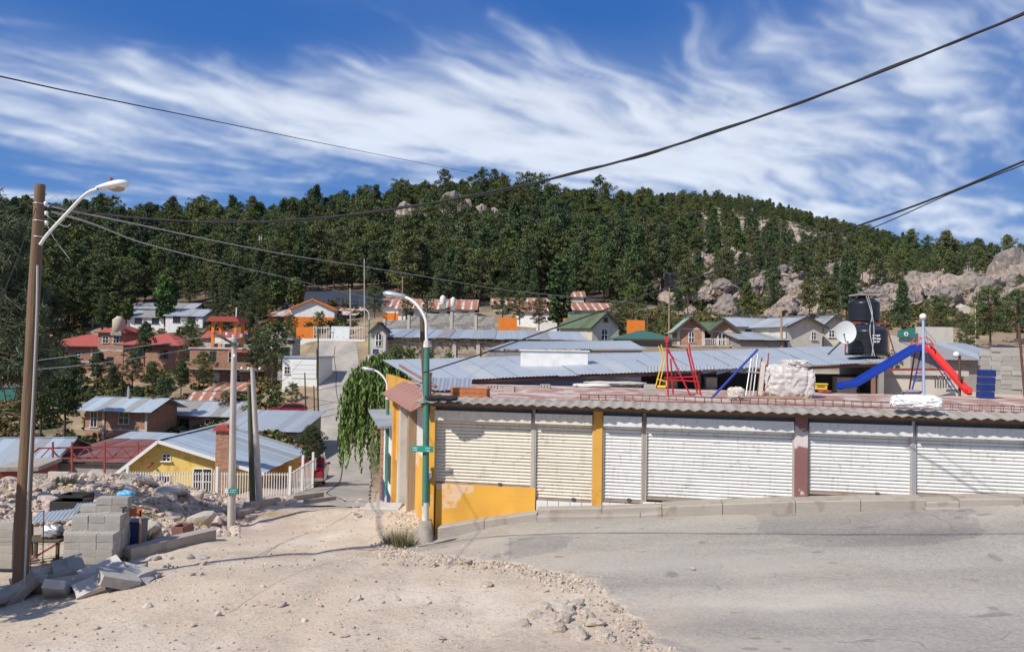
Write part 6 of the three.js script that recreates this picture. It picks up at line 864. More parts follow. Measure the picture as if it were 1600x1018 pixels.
// village trees: px, foot py, distance, height, kind, colour, name, label
const shrubCol = [0.085, 0.115, 0.035], VT = [
  [92, 606, 114, 7, 0, PINES[0], 'pine_tree', 'pine in front of the left end of the brick lodge'], [206, 606, 112, 5.6, 2, PINES[1], 'oak_tree', 'dark round tree below the tall brick house'], [150, 612, 112, 6, 0, PINES[3], 'pine_tree', 'bushy pine below the middle of the brick lodge'], [300, 585, 116, 5.5, 2, PINES[0], 'oak_tree', 'dark tree between the red hipped roof and the pergola'], [70, 585, 118, 8, 0, PINES[1], 'pine_tree', 'tall pine right behind the wooden pole'], [225, 560, 119, 6.5, 0, PINES[1], 'pine_tree', 'narrow pine close to the wall of the red hipped house'],
  [100, 690, 84, 8.5, 0, PINES[1], 'pine_tree', 'pine in front of the two-storey brick house'], [62, 700, 80, 8, 0, PINES[0], 'pine_tree', 'dark pine on the slope beside the wooden pole'], [255, 672, 92, 6, 3, PINES[1], 'pine_tree', 'thin pine between the two brick houses'], [238, 618, 108, 5, 0, PINES[2], 'pine_tree', 'bushy pine below the red hipped roof'], [282, 622, 106, 5.5, 0, PINES[0], 'pine_tree', 'pine right of the red hipped roof'], [318, 612, 106, 5, 2, PINES[2], 'oak_tree', 'small oak in front of the balcony house'],
  [425, 600, 100, 7.8, 2, PINES[0], 'oak_tree', 'dark broad tree left of the white garage'], [402, 590, 108, 6.5, 2, PINES[1], 'oak_tree', 'dark tree right of the balcony house'], [112, 622, 112, 7, 0, PINES[1], 'pine_tree', 'pine in front of the brick lodge'], [176, 622, 108, 5, 0, PINES[3], 'pine_tree', 'second pine in front of the brick lodge'], [295, 545, 128, 5, 2, PINES[0], 'oak_tree', 'small tree right of the red roofs'], [385, 520, 140, 7.5, 2, PINES[1], 'oak_tree', 'broad dark tree left of the school'], [405, 510, 146, 7, 2, PINES[0], 'oak_tree', 'tall dark tree left of the school wing'], [340, 515, 142, 6, 2, PINES[3], 'oak_tree', 'tree behind the pergola'],
  [455, 524, 132, 3.6, 2, shrubCol, 'shrub', 'shrub beside the orange garden wall'], [498, 522, 131, 4.0, 2, shrubCol, 'shrub', 'round shrub in front of the school hall'], [585, 497, 128, 5.4, 2, PINES[0], 'oak_tree', 'dark tree beside the tall thin mast'], [636, 497, 112, 3.4, 2, PINES[1], 'shrub', 'dark shrub behind the block wall'], [668, 497, 112, 3.0, 2, PINES[1], 'shrub', 'second dark shrub behind the block wall'], [785, 505, 105, 5.6, 2, PINES[0], 'oak_tree', 'dark tree above the square orange wall'], [812, 508, 104, 4.2, 2, shrubCol, 'oak_tree', 'light green tree right of the orange wall'], [842, 516, 96, 4.2, 2, [0.09, 0.07, 0.04], 'shrub', 'reddish brown bush below the rusty roofs'], [990, 508, 115, 6, 2, [0.10, 0.15, 0.035], 'oak_tree', 'bright green tree right of the rusty roofs'], [965, 512, 108, 4, 2, shrubCol, 'oak_tree', 'green tree behind the olive gable'],
  [1168, 520, 108, 6.5, 0, PINES[2], 'pine_tree', 'bushy pine behind the right twin gable'], [1290, 510, 104, 6.5, 0, PINES[2], 'pine_tree', 'bright bushy pine left of the stacked tanks'], [1265, 505, 108, 6, 0, PINES[4], 'pine_tree', 'pine above the grey cottages'], [1410, 520, 96, 6.5, 1, PINES[1], 'pine_tree', 'conical pine right of the stacked tanks'], [1548, 540, 85, 6.5, 2, PINES[0], 'oak_tree', 'dark tree above the block pile'], [1590, 530, 90, 6, 2, PINES[1], 'oak_tree', 'broad dark tree right of the grey mast'], [1470, 535, 80, 4.5, 2, PINES[0], 'shrub', 'dark bush behind the grey wall'], [1510, 560, 60, 2.6, 2, shrubCol, 'shrub', 'green bush behind the yard shed'],
  [486, 735, 52, 2.9, 2, [0.05, 0.075, 0.02], 'shrub', 'dark green bush beside the white fence and pickup'], [455, 640, 92, 3, 2, shrubCol, 'shrub', 'shrub on the straw bank above the red car'], [350, 655, 97, 3.5, 2, PINES[2], 'shrub', 'bush above the low brick house'], [180, 660, 98, 3.5, 2, shrubCol, 'shrub', 'bush above the two-storey brick house'], [30, 660, 95, 4, 2, PINES[2], 'shrub', 'scrubby bush left of the pines'], [140, 650, 104, 4, 0, PINES[2], 'pine_tree', 'young pine on the bare slope'], [216, 650, 102, 4, 0, PINES[1], 'pine_tree', 'young pine above the tin roofs'], [1395, 600, 46, 1.6, 2, shrubCol, 'shrub', 'low bush in the yard behind the slides'],
  [455, 700, 70, 2.2, 2, shrubCol, 'shrub', 'weedy shrub behind the lane shed'], [1060, 505, 118, 5, 0, PINES[1], 'pine_tree', 'pine at the foot of the bare slope'], [1330, 505, 112, 5.5, 0, PINES[0], 'pine_tree', 'pine behind the stacked tanks']];
for (const [px, py, d, H, k, col, name, label] of VT) { const p = V(px, py, d); p.y = Math.min(p.y, G(p.x, d) + 2.5); tree(name, label, p, 1, treeGeo(k, H, col, d < 70 ? 1.7 : 1.4, d < 70 ? 0.15 : 0.16), undefined, R(0, 6.28), name === 'shrub' ? 'shrub' : 'tree'); }
// poplars: tight upright columns
function poplar(label, px, py0, py1, wpx, d, col) {
  const b = V(px, py0, d), H = V(px, py1, d).y - b.y, w = wpx / F * d / 2, L = new Leaves(), wood = [bar(v3(0, -1, 0), v3(0, H * 0.85, 0), 0.16, 0.04, 6)];
  for (let i = 0; i < 70; i++) { const t = 0.1 + 0.88 * (i + rnd()) / 70, r = w * Math.pow(Math.sin(Math.PI * Math.min(0.98, 0.15 + 0.82 * t)), 0.7) * R(0.4, 1), a = i * 2.4; const e = v3(Math.cos(a) * r, H * t, Math.sin(a) * r); clump(L, e, w * 0.42, H * 0.045, 16, 0.16 + w * 0.05, mul(col, R(0.7, 1.3))); if (i % 3 === 0) wood.push(bar(v3(0, H * t - r * 1.4, 0).setY(Math.max(0.3, H * t - r * 1.4)), e, 0.03, 0.012, 4)); }
  tree('poplar_tree', label, b, 1, { crown: L.geo(), trunk: mergeGeometries(wood) });
}
poplar('tall dark poplar beside the white house with the reddish roof', 872, 512, 402, 34, 110, [0.04, 0.075, 0.02]); poplar('bright green poplar above the tin roofed halls', 257, 502, 432, 28, 150, [0.06, 0.12, 0.025]); poplar('small pale poplar left of the tin roofed halls', 197, 500, 471, 16, 150, [0.09, 0.13, 0.03]); poplar('left of two pale poplars behind the school gym', 432, 478, 438, 22, 152, [0.08, 0.12, 0.03]); poplar('right of two pale poplars behind the school gym', 461, 476, 436, 24, 152, [0.08, 0.12, 0.03]);
// weeping willow over the side street
{
  const d = 47, b = V(604, 735, d); b.y = G(b.x, d); const o = thing('willow_tree', 'bright green weeping willow hanging over the side street', 'tree', b); o.updateMatrixWorld();
  const L = new Leaves(), wood = [], top = o.worldToLocal(V(596, 602, d)); wood.push(bar(v3(0, -0.5, 0), top.clone().multiplyScalar(0.6), 0.24, 0.16, 8), bar(top.clone().multiplyScalar(0.6), top, 0.16, 0.08, 8));
  for (let i = 0; i < 420; i++) {
    const a = R(0, 6.28), r = Math.sqrt(rnd()) * 2.15, px = Math.cos(a) * r, pz = Math.sin(a) * r * 0.8, y0 = top.y + 1.55 - r * r * 0.42 + R(-0.3, 0.35), len = R(1.6, 4.4) * (0.55 + r * 0.3), s = v3(top.x + px - 0.15, y0, top.z + pz); if (i % 6 === 0) wood.push(limb(top.clone().add(v3(0, -0.8, 0)), s, 0.05, 0.015));
    const cc = mul([0.12, 0.19, 0.045], R(0.55, 1.35)), n = Math.round(len * 11), sw = v3(px * 0.16 + R(-0.1, 0.1), 0, pz * 0.16 + R(-0.1, 0.1));
    for (let k = 0; k < n; k++) { const t = k / n, q = v3(s.x + sw.x * t + R(-0.10, 0.10), s.y - len * t * (0.75 + 0.25 * t) + (1 - t) * 0.1, s.z + sw.z * t + R(-0.10, 0.10)), v = v3(R(-0.4, 0.4), -1, R(-0.4, 0.4)).normalize(); L.quad(q, perp(v).multiplyScalar(R(0.035, 0.065)), v.multiplyScalar(R(0.10, 0.2)), mul(cc, R(0.75, 1.25))); }
  }
  mesh('trunk', mergeGeometries(wood), M.paleBark, o); mesh('crown', L.geo(), leafMat, o);
}
// the shaggy pine behind the wooden pole
{
  const d = 27, b = V(-20, 800, d); b.y = G(b.x, d); const o = thing('shaggy_pine', 'big dark shaggy pine reaching in behind the wooden pole', 'tree', b); o.updateMatrixWorld();
  const L = new Leaves(), wood = [], loc = (px, py, dd = 0) => o.worldToLocal(V(px, py, d + dd)), ax = [[-20, 810], [-24, 700], [-26, 600], [-24, 480], [-20, 380], [-14, 310]].map(([x, y]) => loc(x, y));
  for (let i = 0; i < 5; i++) wood.push(bar(ax[i], ax[i + 1], 0.26 - i * 0.045, 0.215 - i * 0.045, 8));
  for (let i = 0; i < 74; i++) {
    const py = 308 + 285 * Math.pow((i + rnd()) / 74, 0.95), reach = (18 + 110 * Math.pow((py - 300) / 290, 0.62)) * R(0.55, 1.05), sg = i % 4 === 0 ? -1 : 1, dd = R(-1.9, 1.9), e = loc(-20 + sg * reach * Math.sqrt(1 - (dd / 2.6) ** 2), py + R(-10, 22), dd), s = loc(-20, py - 8); s.z += dd * -0.1;
    wood.push(limb(s, e, 0.05, 0.014)); const cc = mul([0.075, 0.098, 0.05], R(0.7, 1.3));
    for (let j = 2; j <= 6; j++) { const c = s.clone().lerp(e, j / 6 + R(-0.06, 0.06)).add(v3(R(-0.2, 0.2), R(-0.15, 0.15), R(-0.2, 0.2)));
      for (let k = 0; k < 84; k++) { const v = rdir().add(v3(0, -0.35, 0)).normalize(); L.tri(c.clone().addScaledVector(rdir(), R(0, 0.36)), perp(v).multiplyScalar(R(0.014, 0.026)), v.multiplyScalar(R(0.12, 0.20)), mul(cc, R(0.7, 1.35))); } }
  }
  mesh('trunk', mergeGeometries(wood), M.bark, o); mesh('crown', L.geo(), leafMat, o);
  mesh('dead_branch', [limb(loc(-25, 640), loc(40, 625, -1), 0.06, 0.03), limb(loc(40, 625, -1), loc(62, 612, -1.4), 0.03, 0.012), limb(loc(20, 631, -0.6), loc(30, 590, -1), 0.025, 0.01), limb(loc(-10, 640), loc(48, 660, -1.2), 0.04, 0.012), limb(loc(10, 634, -0.5), loc(-2, 580, -0.6), 0.03, 0.01)], M.bark, o);
}
// shrubs along the shed, weeds and grass tufts
function tuft(name, label, p, n, h, col, spread = 0.3, kind) { const L = new Leaves(); for (let i = 0; i < n; i++) { const a = R(0, 6.28), r = Math.sqrt(rnd()) * spread, v = v3(Math.cos(a) * R(0.1, 0.7), 1, Math.sin(a) * R(0.1, 0.7)).normalize(); L.tri(v3(Math.cos(a) * r, 0, Math.sin(a) * r), perp(v).multiplyScalar(R(0.006, 0.014)), v.multiplyScalar(h * R(0.25, 0.55)), mul(col, R(0.7, 1.3))); } const m = mesh(name, L.geo(), leafMat); m.position.copy(p); return tag(m, label, 'weeds'); }
tuft('grass_tuft', 'tuft of dry weeds at the foot of the corner lamp pedestal', GV(628, 850, 23.0), 420, 0.6, [0.30, 0.27, 0.15], 0.26); tuft('grass_tuft', 'small weed tuft left of the corner lamp pedestal', GV(614, 848, 23.2), 220, 0.4, [0.2, 0.19, 0.1], 0.25); tuft('grass_tuft', 'green weeds among the rubble by the concrete poles', GV(336, 812, 30.5), 360, 0.5, [0.10, 0.12, 0.04], 0.5); tuft('grass_tuft', 'weeds growing on top of the rubble heap', GV(100, 765, 31), 300, 0.5, [0.10, 0.11, 0.05], 0.35); tuft('grass_tuft', 'straw coloured weeds below the rubble heap', GV(290, 822, 27.5), 520, 0.4, [0.34, 0.27, 0.10], 0.8); tuft('grass_tuft', 'green weeds behind the blue bin', GV(212, 836, 22.6), 300, 0.5, [0.11, 0.12, 0.045], 0.4);
for (const [px, py, h, l] of [[640, 556, 1.6, 'green shrub row end beside the willow'], [620, 556, 1.8, 'green shrub behind the corner lamp'], [668, 556, 1.6, 'green shrub right of the corner lamp'], [600, 560, 1.5, 'green shrub at the foot of the narrow tower'], [702, 555, 1.2, 'small green shrub against the tan wall']]) { const p = V(px, py + 20, 55); tree('shrub', l, p, [1.3, 0.85, 1], treeGeo(2, h, [0.13, 0.18, 0.04], 1.4, 0.24), undefined, R(0, 6), 'shrub'); }

// a pine standing left of the viewpoint; its shade falls on the slabs and the foot of the wooden pole
{ const P = treeGeo(2, 5.6, PINES[1], 2.2, 0.17); tree('pine_tree', 'roadside pine left of the wooden pole whose shade falls on the slabs', v3(-13.4, G(-13.4, 14.4) - 0.2, -14.4), 1, P); }
// ---------- stones, rubble and the building yard at the left ----------
const rockVar = (s, flatness = 1, det = 2, ang = 0.5) => {
  let g = mergeVertices(new THREE.IcosahedronGeometry(1, det).deleteAttribute('uv').deleteAttribute('normal')), p = g.attributes.position, q = v3(); const planes = [...Array(9)].map((_, i) => { const a = i * 2.4 + s, z = ((i * 0.37 + s * 0.13) % 1) * 2 - 1, k = Math.sqrt(1 - z * z); return [v3(Math.cos(a) * k, z, Math.sin(a) * k), 0.55 + 0.35 * (((i * 7 + Math.floor(s * 10)) % 5) / 5)]; });
  for (let i = 0; i < p.count; i++) { q.fromBufferAttribute(p, i); for (const [n, d] of planes) { const k = q.dot(n); if (k > d) q.addScaledVector(n, -(k - d) * 0.97); } q.multiplyScalar(1 + ang * 0.35 * fbm(q.x * 1.7 + s, q.y * 1.7, q.z * 1.7 + s, 3)); p.setXYZ(i, q.x, q.y * flatness, q.z); }
  g = uvm(g); g.computeVertexNormals(); return det < 2 ? g : toCreasedNormals(g, 0.22);
};
const rocks = [...Array(8)].map((_, i) => rockVar(i * 1.7 + 0.4, [0.6, 0.75, 0.5, 0.8, 0.45, 0.7, 0.6, 0.9][i], i < 4 ? 1 : 2));
const bigRocks = [...Array(7)].map((_, i) => {   // jointed crags: planes of fracture, ledges and clefts
  const s = i * 2.3 + 11, g = mergeVertices(new THREE.IcosahedronGeometry(1, 5).deleteAttribute('uv').deleteAttribute('normal')), p = g.attributes.position, q = v3(), pl = [...Array(14)].map((_, k) => { const a = k * 2.4 + s, z = (((k * 0.37 + s * 0.13) % 1) * 2 - 1) * 0.8, c = Math.sqrt(1 - z * z); return [v3(Math.cos(a) * c, z, Math.sin(a) * c), 0.60 + 0.28 * (((k * 7 + i * 3) % 5) / 5)]; });
  for (let k = 0; k < p.count; k++) { q.fromBufferAttribute(p, k); for (const [n, d] of pl) { const t = q.dot(n); if (t > d) q.addScaledVector(n, -(t - d) * 0.98); } const cl = Math.abs(nz(q.x * 2.6 + s, q.y * 0.9, q.z * 2.6)), le = Math.abs(nz(q.x * 0.8, q.y * 3.4 + s, q.z * 0.8)); q.multiplyScalar(1 - 0.22 * (1 - sm(0, 0.10, cl)) - 0.12 * (1 - sm(0, 0.09, le)) + 0.10 * nz(q.x * 5 + s, q.y * 5, q.z * 5) + 0.16 * nz(q.x * 1.6 + s, q.y * 1.6, q.z * 1.6)); p.setXYZ(k, q.x, q.y, q.z); }
  const f = uvm(g); return toCreasedNormals((f.computeVertexNormals(), f), 0.3);
});
const stoneM = [mott(0.50, 0.405, 0.345), mott(0.55, 0.475, 0.41), mott(0.42, 0.33, 0.28), mott(0.52, 0.41, 0.36), mott(0.46, 0.40, 0.345)];
const cliffM = [std({ color: lin(0.34, 0.295, 0.26), map: rockC, bumpMap: rockB, bumpScale: 0.35 }), std({ color: lin(0.40, 0.345, 0.30), map: rockC, bumpMap: rockB, bumpScale: 0.35 }), std({ color: lin(0.27, 0.245, 0.23), map: rockC, bumpMap: rockB, bumpScale: 0.35 })];
const uvScaled = (g, k) => { const c = g.clone(), u = c.attributes.uv; for (let i = 0; i < u.count; i++) u.setXY(i, u.getX(i) * k, u.getY(i) * k); return c; };
const bigRocksUV = bigRocks.map((g) => uvScaled(g, 5));
function stone(name, label, group, p, s, m, g, tilt = 0.5, cat = 'stone') { const o = mesh(name, g || pick(rocks), m || pick(stoneM)); o.position.copy(p); o.scale.set(s * R(0.75, 1.3), s * R(0.7, 1.1), s * R(0.75, 1.3)); o.rotation.set(R(-tilt, tilt), R(0, 6.28), R(-tilt, tilt)); return tag(o, label, cat, group); }
// boulders and crags on the hill: px, py (foot), distance, radius (m), height factor
{
  const B = []; const put = (px, d, r, hf, l, grp) => { const p = V(px, 400, d); p.y = G(p.x, d); const o = mesh('boulder', pick(bigRocksUV), pick(cliffM)); o.position.copy(p).add(v3(0, r * hf * 0.35, 0)); o.scale.set(r * R(0.8, 1.25), r * hf, r * R(0.8, 1.2)); o.rotation.set(R(-0.15, 0.15), R(0, 6.28), R(-0.15, 0.15)); tag(o, l, 'boulder', grp); };
  for (const [px, d, r, hf] of [[598, 298, 6, 1.3], [618, 296, 6.5, 1.5], [640, 294, 7, 1.6], [662, 294, 6.5, 1.8], [684, 293, 7.5, 1.6], [706, 293, 8, 1.7], [728, 293, 8, 1.5], [752, 295, 7, 1.4], [770, 298, 6, 1.2], [632, 284, 5.5, 1.2], [672, 283, 5, 1.3], [700, 283, 5.5, 1.2], [735, 284, 5.5, 1.1]]) put(px, d, r * 0.85, hf, 'tall grey crag of the rock bluff on the central ridge', 'crags of the central rock bluff');
  for (const [px, d, r, hf] of [[1460, 150, 3.5, 0.9], [1492, 150, 3.8, 0.9], [1530, 146, 4, 1.0], [1560, 142, 4.6, 1.3], [1590, 142, 5, 1.4], [1625, 140, 5, 1.2], [1505, 140, 3.6, 0.9], [1545, 138, 4, 0.9], [1580, 138, 4, 1], [1440, 160, 4, 0.9], [1420, 140, 3.4, 0.9], [1475, 134, 3, 0.9], [1610, 132, 3.5, 0.9]]) put(px, d, r, hf, 'weathered cliff boulder on the slope beyond the block pile', 'cliff boulders on the right slope');
  const rnds = [[1030, 1620, 118, 240, 150, 0.8, 3.4, 'rounded pale boulder scattered among the pines on the right slope', 'boulders on the right slope'], [820, 1060, 220, 300, 20, 1.4, 3.8, 'pale outcrop showing between the pines below the ridge', 'outcrops below the ridge'], [280, 330, 300, 330, 5, 4, 7, 'bare reddish rock dome in the saddle of the left ridge', 'rock domes of the left saddle'], [1320, 1420, 128, 150, 9, 1.6, 3.0, 'boulder on the slope right behind the stacked tanks', 'boulders behind the tanks']];
  for (const [a, b, d0, d1, n, r0, r1, l, g] of rnds) for (let i = 0; i < n; i++) put(R(a, b), R(d0, d1), R(r0, r1), R(0.6, 1.05), l, g);
  const dc = thing('fallen_trunk', 'long pale fallen trunk lying down the rocky slope', 'log', v3(0, 0, 0)); const a = GV(1478, 440, 136), b = GV(1508, 500, 118); mesh('log', poleGeo(a.clone().add(v3(0, 0.8, 0)), b.clone().add(v3(0, 0.5, 0)), 0.55, 0.75, 0.1), M.paleConcrete, dc);
}
// hillside scrub, one mass
{
  const L = new Leaves(); clump(L, v3(0, 0.5, 0), 0.9, 0.55, 70, 0.16, [0.085, 0.09, 0.035], 0.5); const g = L.geo(), n = 3400, im = new THREE.InstancedMesh(g, leafMat, n), m = new THREE.Matrix4(), q = new THREE.Quaternion(), col = new THREE.Color();
  im.name = 'hillside_scrub'; im.userData = { kind: 'stuff', label: 'low scrub and brush scattered over the slopes', category: 'scrub' };
  for (let i = 0; i < n; i++) { const right = rnd() < 0.6, px = right ? R(950, 1640) : R(-40, 560), d = right ? R(96, 240) : R(60, 170), x = (px - 800) / F * d; if (d > 84 && d < 126 && px < 560 && px > 440) { m.makeScale(0, 0, 0); im.setMatrixAt(i, m); continue; } const st = d < 126 ? stAt(d) : null, k = st && x > st.l - 1.5 && x < st.r + 1.5 ? 0.001 : R(0.4, 1.25); q.setFromAxisAngle(v3(0, 1, 0), R(0, 6)); m.compose(v3(x, G(x, d) - 0.1, -d), q, v3(k * 1.2, k, k * 1.2)); im.setMatrixAt(i, m); const w = rnd(); im.setColorAt(i, w < 0.3 ? col.setRGB(1.7, 1.2, 0.8) : w < 0.55 ? col.setRGB(1.4, 1.35, 0.9) : col.setRGB(0.9, 1.05, 0.8)); }
  scene.add(im);
}
// the rubble heap
{
  const gl = 'pinkish broken stone on the long rubble heap';
  for (let i = 0; i < 290; i++) { const px = R(-30, 350), t = rnd(), d = lerp(25.5, 37, t); if (px > 240 && d < 27) continue; const x = (px - 800) / F * d; if (x > -8.8) continue; const s = Math.pow(rnd(), 2.4) * 0.30 + 0.09; stone('rubble_stone', gl, 'stones of the rubble heap', v3(x, G(x, d) + s * 0.15, -d), s); }
  const big = [[272, 765, 33, 0.75, 'large pale boulder on top of the rubble near the fence'], [236, 750, 33.5, 0.55, 'brown squared stone beside the large pale boulder'], [232, 838, 24, 0.55, 'rounded dark boulder behind the fallen kerb'], [252, 842, 24.3, 0.35, 'small boulder leaning beside the rounded dark boulder'], [320, 808, 28.5, 0.6, 'dark grey boulder by the weeds of the rubble'], [345, 800, 29.5, 0.4, 'grey boulder left of the concrete pole']];
  for (const [px, py, d, s, l] of big) { const x = (px - 800) / F * d; stone('boulder', l, undefined, v3(x, G(x, d) + s * 0.25, -d), s, pick(stoneM), rocks[4 + Math.floor(rnd() * 4)], 0.3, 'boulder'); }
  const rub = (name, label, n, f, smin, smax) => { const q = new THREE.Quaternion(), m = new THREE.Matrix4(), col = new THREE.Color(), im = new THREE.InstancedMesh(rockVar(3.3, 0.7, 1), mott(0.52, 0.45, 0.38), n); im.name = name; im.userData = { kind: 'stuff', label, category: 'rubble' }; for (let i = 0; i < n; i++) { const [x, d, k = 1] = f(), s = (smin + (smax - smin) * Math.pow(rnd(), 3)) * k; q.setFromEuler(new THREE.Euler(R(0, 6), R(0, 6), R(0, 6))); m.compose(v3(x, G(x, d) + s * 0.2, -d), q, v3(s * R(0.8, 1.3), s * R(0.6, 1), s)); im.setMatrixAt(i, m); const t = R(0.7, 1.15); im.setColorAt(i, col.setRGB(t, t * R(0.92, 1), t * R(0.85, 1))); } scene.add(im); };
  rub('rubble_gravel', 'small broken stone and gravel of the rubble heap', 5200, () => { const px = R(-60, 380), d = R(24.5, 38); return [Math.min((px - 800) / F * d, -8.6), d]; }, 0.03, 0.16);
  rub('loose_pebbles', 'pebbles strewn over the dirt road', 3200, () => { const d = R(11.5, 33), px = R(-20, 760); return [(px - 800) / F * d, d, 0.8]; }, 0.008, 0.055);
  rub('crumbled_asphalt', 'crumbled asphalt and grit along the broken road edge', 9000, () => { const s = 1 + Math.floor(rnd() * (EDGE.length - 2)), t = rnd(), a = EDGE[s], b = EDGE[s + 1], x = lerp(a[0], b[0], t), d = lerp(a[1], b[1], t), o = (rnd() + rnd() + rnd() - 1.72) * 1.1; const nx = -(b[1] - a[1]), ny = b[0] - a[0], l = Math.hypot(nx, ny); return [x + nx / l * o, d + ny / l * o, s >= 4 ? 1 : 0.9]; }, 0.008, 0.06);
  // rough lumps of old road bed at the broken edge
  const clods = [...Array(6)].map((_, i) => { const g = mergeVertices(new THREE.IcosahedronGeometry(1, 3).deleteAttribute('uv').deleteAttribute('normal')), p = g.attributes.position, q = v3(), s = i * 3.7; for (let k = 0; k < p.count; k++) { q.fromBufferAttribute(p, k); const r = 0.8 + 0.55 * fbm(q.x * 1.4 + s, q.y * 1.4, q.z * 1.4, 2) + 0.35 * Math.abs(nz(q.x * 3 + s, q.y * 3, q.z * 3)) + 0.14 * nz(q.x * 9, q.y * 9 + s, q.z * 9); p.setXYZ(k, q.x * r, q.y * r * 0.72, q.z * r); } g.computeVertexNormals(); return uvm(toCreasedNormals(g, 0.35)); });
  const lumpM = std({ color: lin(0.66, 0.56, 0.46), map: grainC, bumpMap: grainB, bumpScale: 0.03 }), EL = 'rough lump of broken road bed at the crumbled asphalt edge', lumpsAt = [[838, 974, 0.15], [852, 966, 0.24], [872, 962, 0.28], [900, 958, 0.17], [915, 972, 0.20], [868, 992, 0.18], [905, 1003, 0.20], [890, 968, 0.16], [860, 980, 0.16], [880, 980, 0.20], [930, 985, 0.2], [945, 1005, 0.22], [820, 985, 0.14], [812, 908, 0.0], [760, 922, 0.13], [675, 893, 0.16], [700, 890, 0.12], [730, 893, 0.14], [640, 882, 0.10], [625, 886, 0.10], [600, 884, 0.08], [770, 884, 0.10], [800, 892, 0.10], [850, 900, 0.08], [960, 965, 0.14], [985, 990, 0.14], [1000, 1010, 0.16], [955, 940, 0.10]];
  for (const [px, py, s] of lumpsAt) if (s) { const d = 12.5 + (1018 - py) / 148 * 7.6 * (py < 900 ? 1.0 : 0.86), r = ray(px, py); let t = d / -r.z; const x = CP.x + r.x * t; stone('road_lump', EL, 'lumps along the broken road edge', v3(x, G(x, d) + s * 0.12, -d), s, lumpM, pick(clods), 0.5); }
  const TL = 'loose stone lying on the dirt road'; for (const [px, py] of [[760, 922], [440, 958], [475, 976], [538, 998], [498, 955], [340, 968], [410, 925], [560, 945], [620, 942], [670, 950], [585, 912], [300, 985], [230, 955], [150, 985], [85, 975], [690, 1002]]) { const d = 12.5 + (1018 - py) / 148 * 6.4, r = ray(px, py), x = r.x * d / -r.z; stone('road_stone', TL, 'loose stones on the dirt road', v3(x, G(x, d) + 0.02, -d), R(0.05, 0.11)); }
  const ke = 'stone or kerb fragment along the left edge of the side street'; for (let i = 0; i < 46; i++) { const d = R(29, 41), x = lerp(-10.2, -12.6, (d - 29) / 14) + R(-0.9, 1.3) - (d < 32 ? 0.8 : 0), s = R(0.08, 0.34); stone('edge_stone', ke, 'stones along the street edge', v3(x, G(x, d) + s * 0.2, -d), s); }
  const kr = 'stone heaped against the wall of the white street house'; for (let i = 0; i < 26; i++) { const d = R(27, 40), x = -3.3 - 0.245 * (d - 23) - R(0.3, 1.3), s = R(0.06, 0.2); stone('edge_stone', kr, 'stones below the white house', v3(x, G(x, d) + s * 0.2, -d), s); }
}
// kerb pieces by the poles
{ const kerbP = (label, a, b, w, h) => { const p = GV(...a), q = GV(...b); p.y += h * 0.3; q.y += h * 0.3; return tag(mesh('kerb_stone', [beam(p, q, w, h)], M.concrete), label, 'kerb'); };
  kerbP('fallen concrete kerb beam lying along the yard edge', [196, 878, 20.8], [330, 838, 23.2], 0.42, 0.42); kerbP('upended kerb stone at the foot of the concrete poles', [385, 818, 31.5], [432, 806, 33.5], 0.4, 0.5); kerbP('broken kerb stone leaning by the pale concrete pole', [368, 822, 30.5], [398, 796, 31.5], 0.3, 0.3); kerbP('kerb stone lying below the white fence', [452, 796, 38], [500, 786, 41], 0.4, 0.45); kerbP('second kerb stone lying at the start of the side street', [478, 803, 35], [520, 791, 39], 0.3, 0.35);
  tag(mesh('doorstep', [T(cbox(1.3, 0.5, 1.1, 0.03), 0, 0, 0)], M.paleConcrete), 'pale concrete doorstep at the side of the shop', 'step').position.copy(GV(598, 815, 28.5)); }
// big grey slabs at the foot of the wooden pole
{
  const l = 'broken grey concrete slab heaped at the foot of the wooden pole', spots = [[70, 925, 17.2, 0.6], [105, 915, 17.6, 0.55], [140, 925, 17.2, 0.62], [178, 920, 17.3, 0.72], [208, 912, 17.6, 0.6], [120, 900, 18.2, 0.55], [90, 898, 18.4, 0.5], [160, 902, 18.3, 0.45], [60, 905, 18, 0.5], [225, 920, 17.4, 0.4], [45, 938, 16.8, 0.4], [195, 930, 17, 0.5], [150, 938, 16.7, 0.4], [100, 940, 16.7, 0.42], [215, 898, 18.4, 0.4], [245, 912, 17.8, 0.25], [20, 945, 16.6, 0.4]];
  for (const [px, py, d, s] of spots) { const x = (px - 800) / F * d, w = s * R(1.2, 1.9), h = s * R(0.25, 0.5), dp = s * R(0.8, 1.3); let g = new THREE.BoxGeometry(w, h, dp, 5, 2, 4).deleteAttribute('uv').deleteAttribute('normal'); g = mergeVertices(g); const p = g.attributes.position, sd = R(0, 50); for (let i = 0; i < p.count; i++) { const a = p.getX(i), b = p.getY(i), c = p.getZ(i); p.setXYZ(i, a * (1 + 0.22 * nz(c * 2 + sd, 3, 1)), b + 0.03 * s * nz(a * 6 + sd, c * 6, b), c * (1 + 0.25 * nz(a * 2 + sd, 2, 5))); }
    g = uvm(g); g.computeVertexNormals(); const o = mesh('concrete_slab', toCreasedNormals(g, 0.4), pick([M.concrete, M.block, M.paleConcrete])); o.position.set(x, G(x, d) + h * 0.5 + R(0, 0.12), -d); o.rotation.set(R(-0.5, 0.5), R(0, 6), R(-0.55, 0.55)); tag(o, l, 'concrete slab', 'slabs below the wooden pole'); }
  const sx = 'small chunk of concrete between the slabs and the block stack'; for (let i = 0; i < 30; i++) { const px = R(40, 330), d = R(17.5, 21), x = (px - 800) / F * d; stone('concrete_chunk', sx, 'chunks around the block stack', v3(x, G(x, d) + 0.03, -d), R(0.05, 0.16), pick([M.block, M.concrete])); }
}
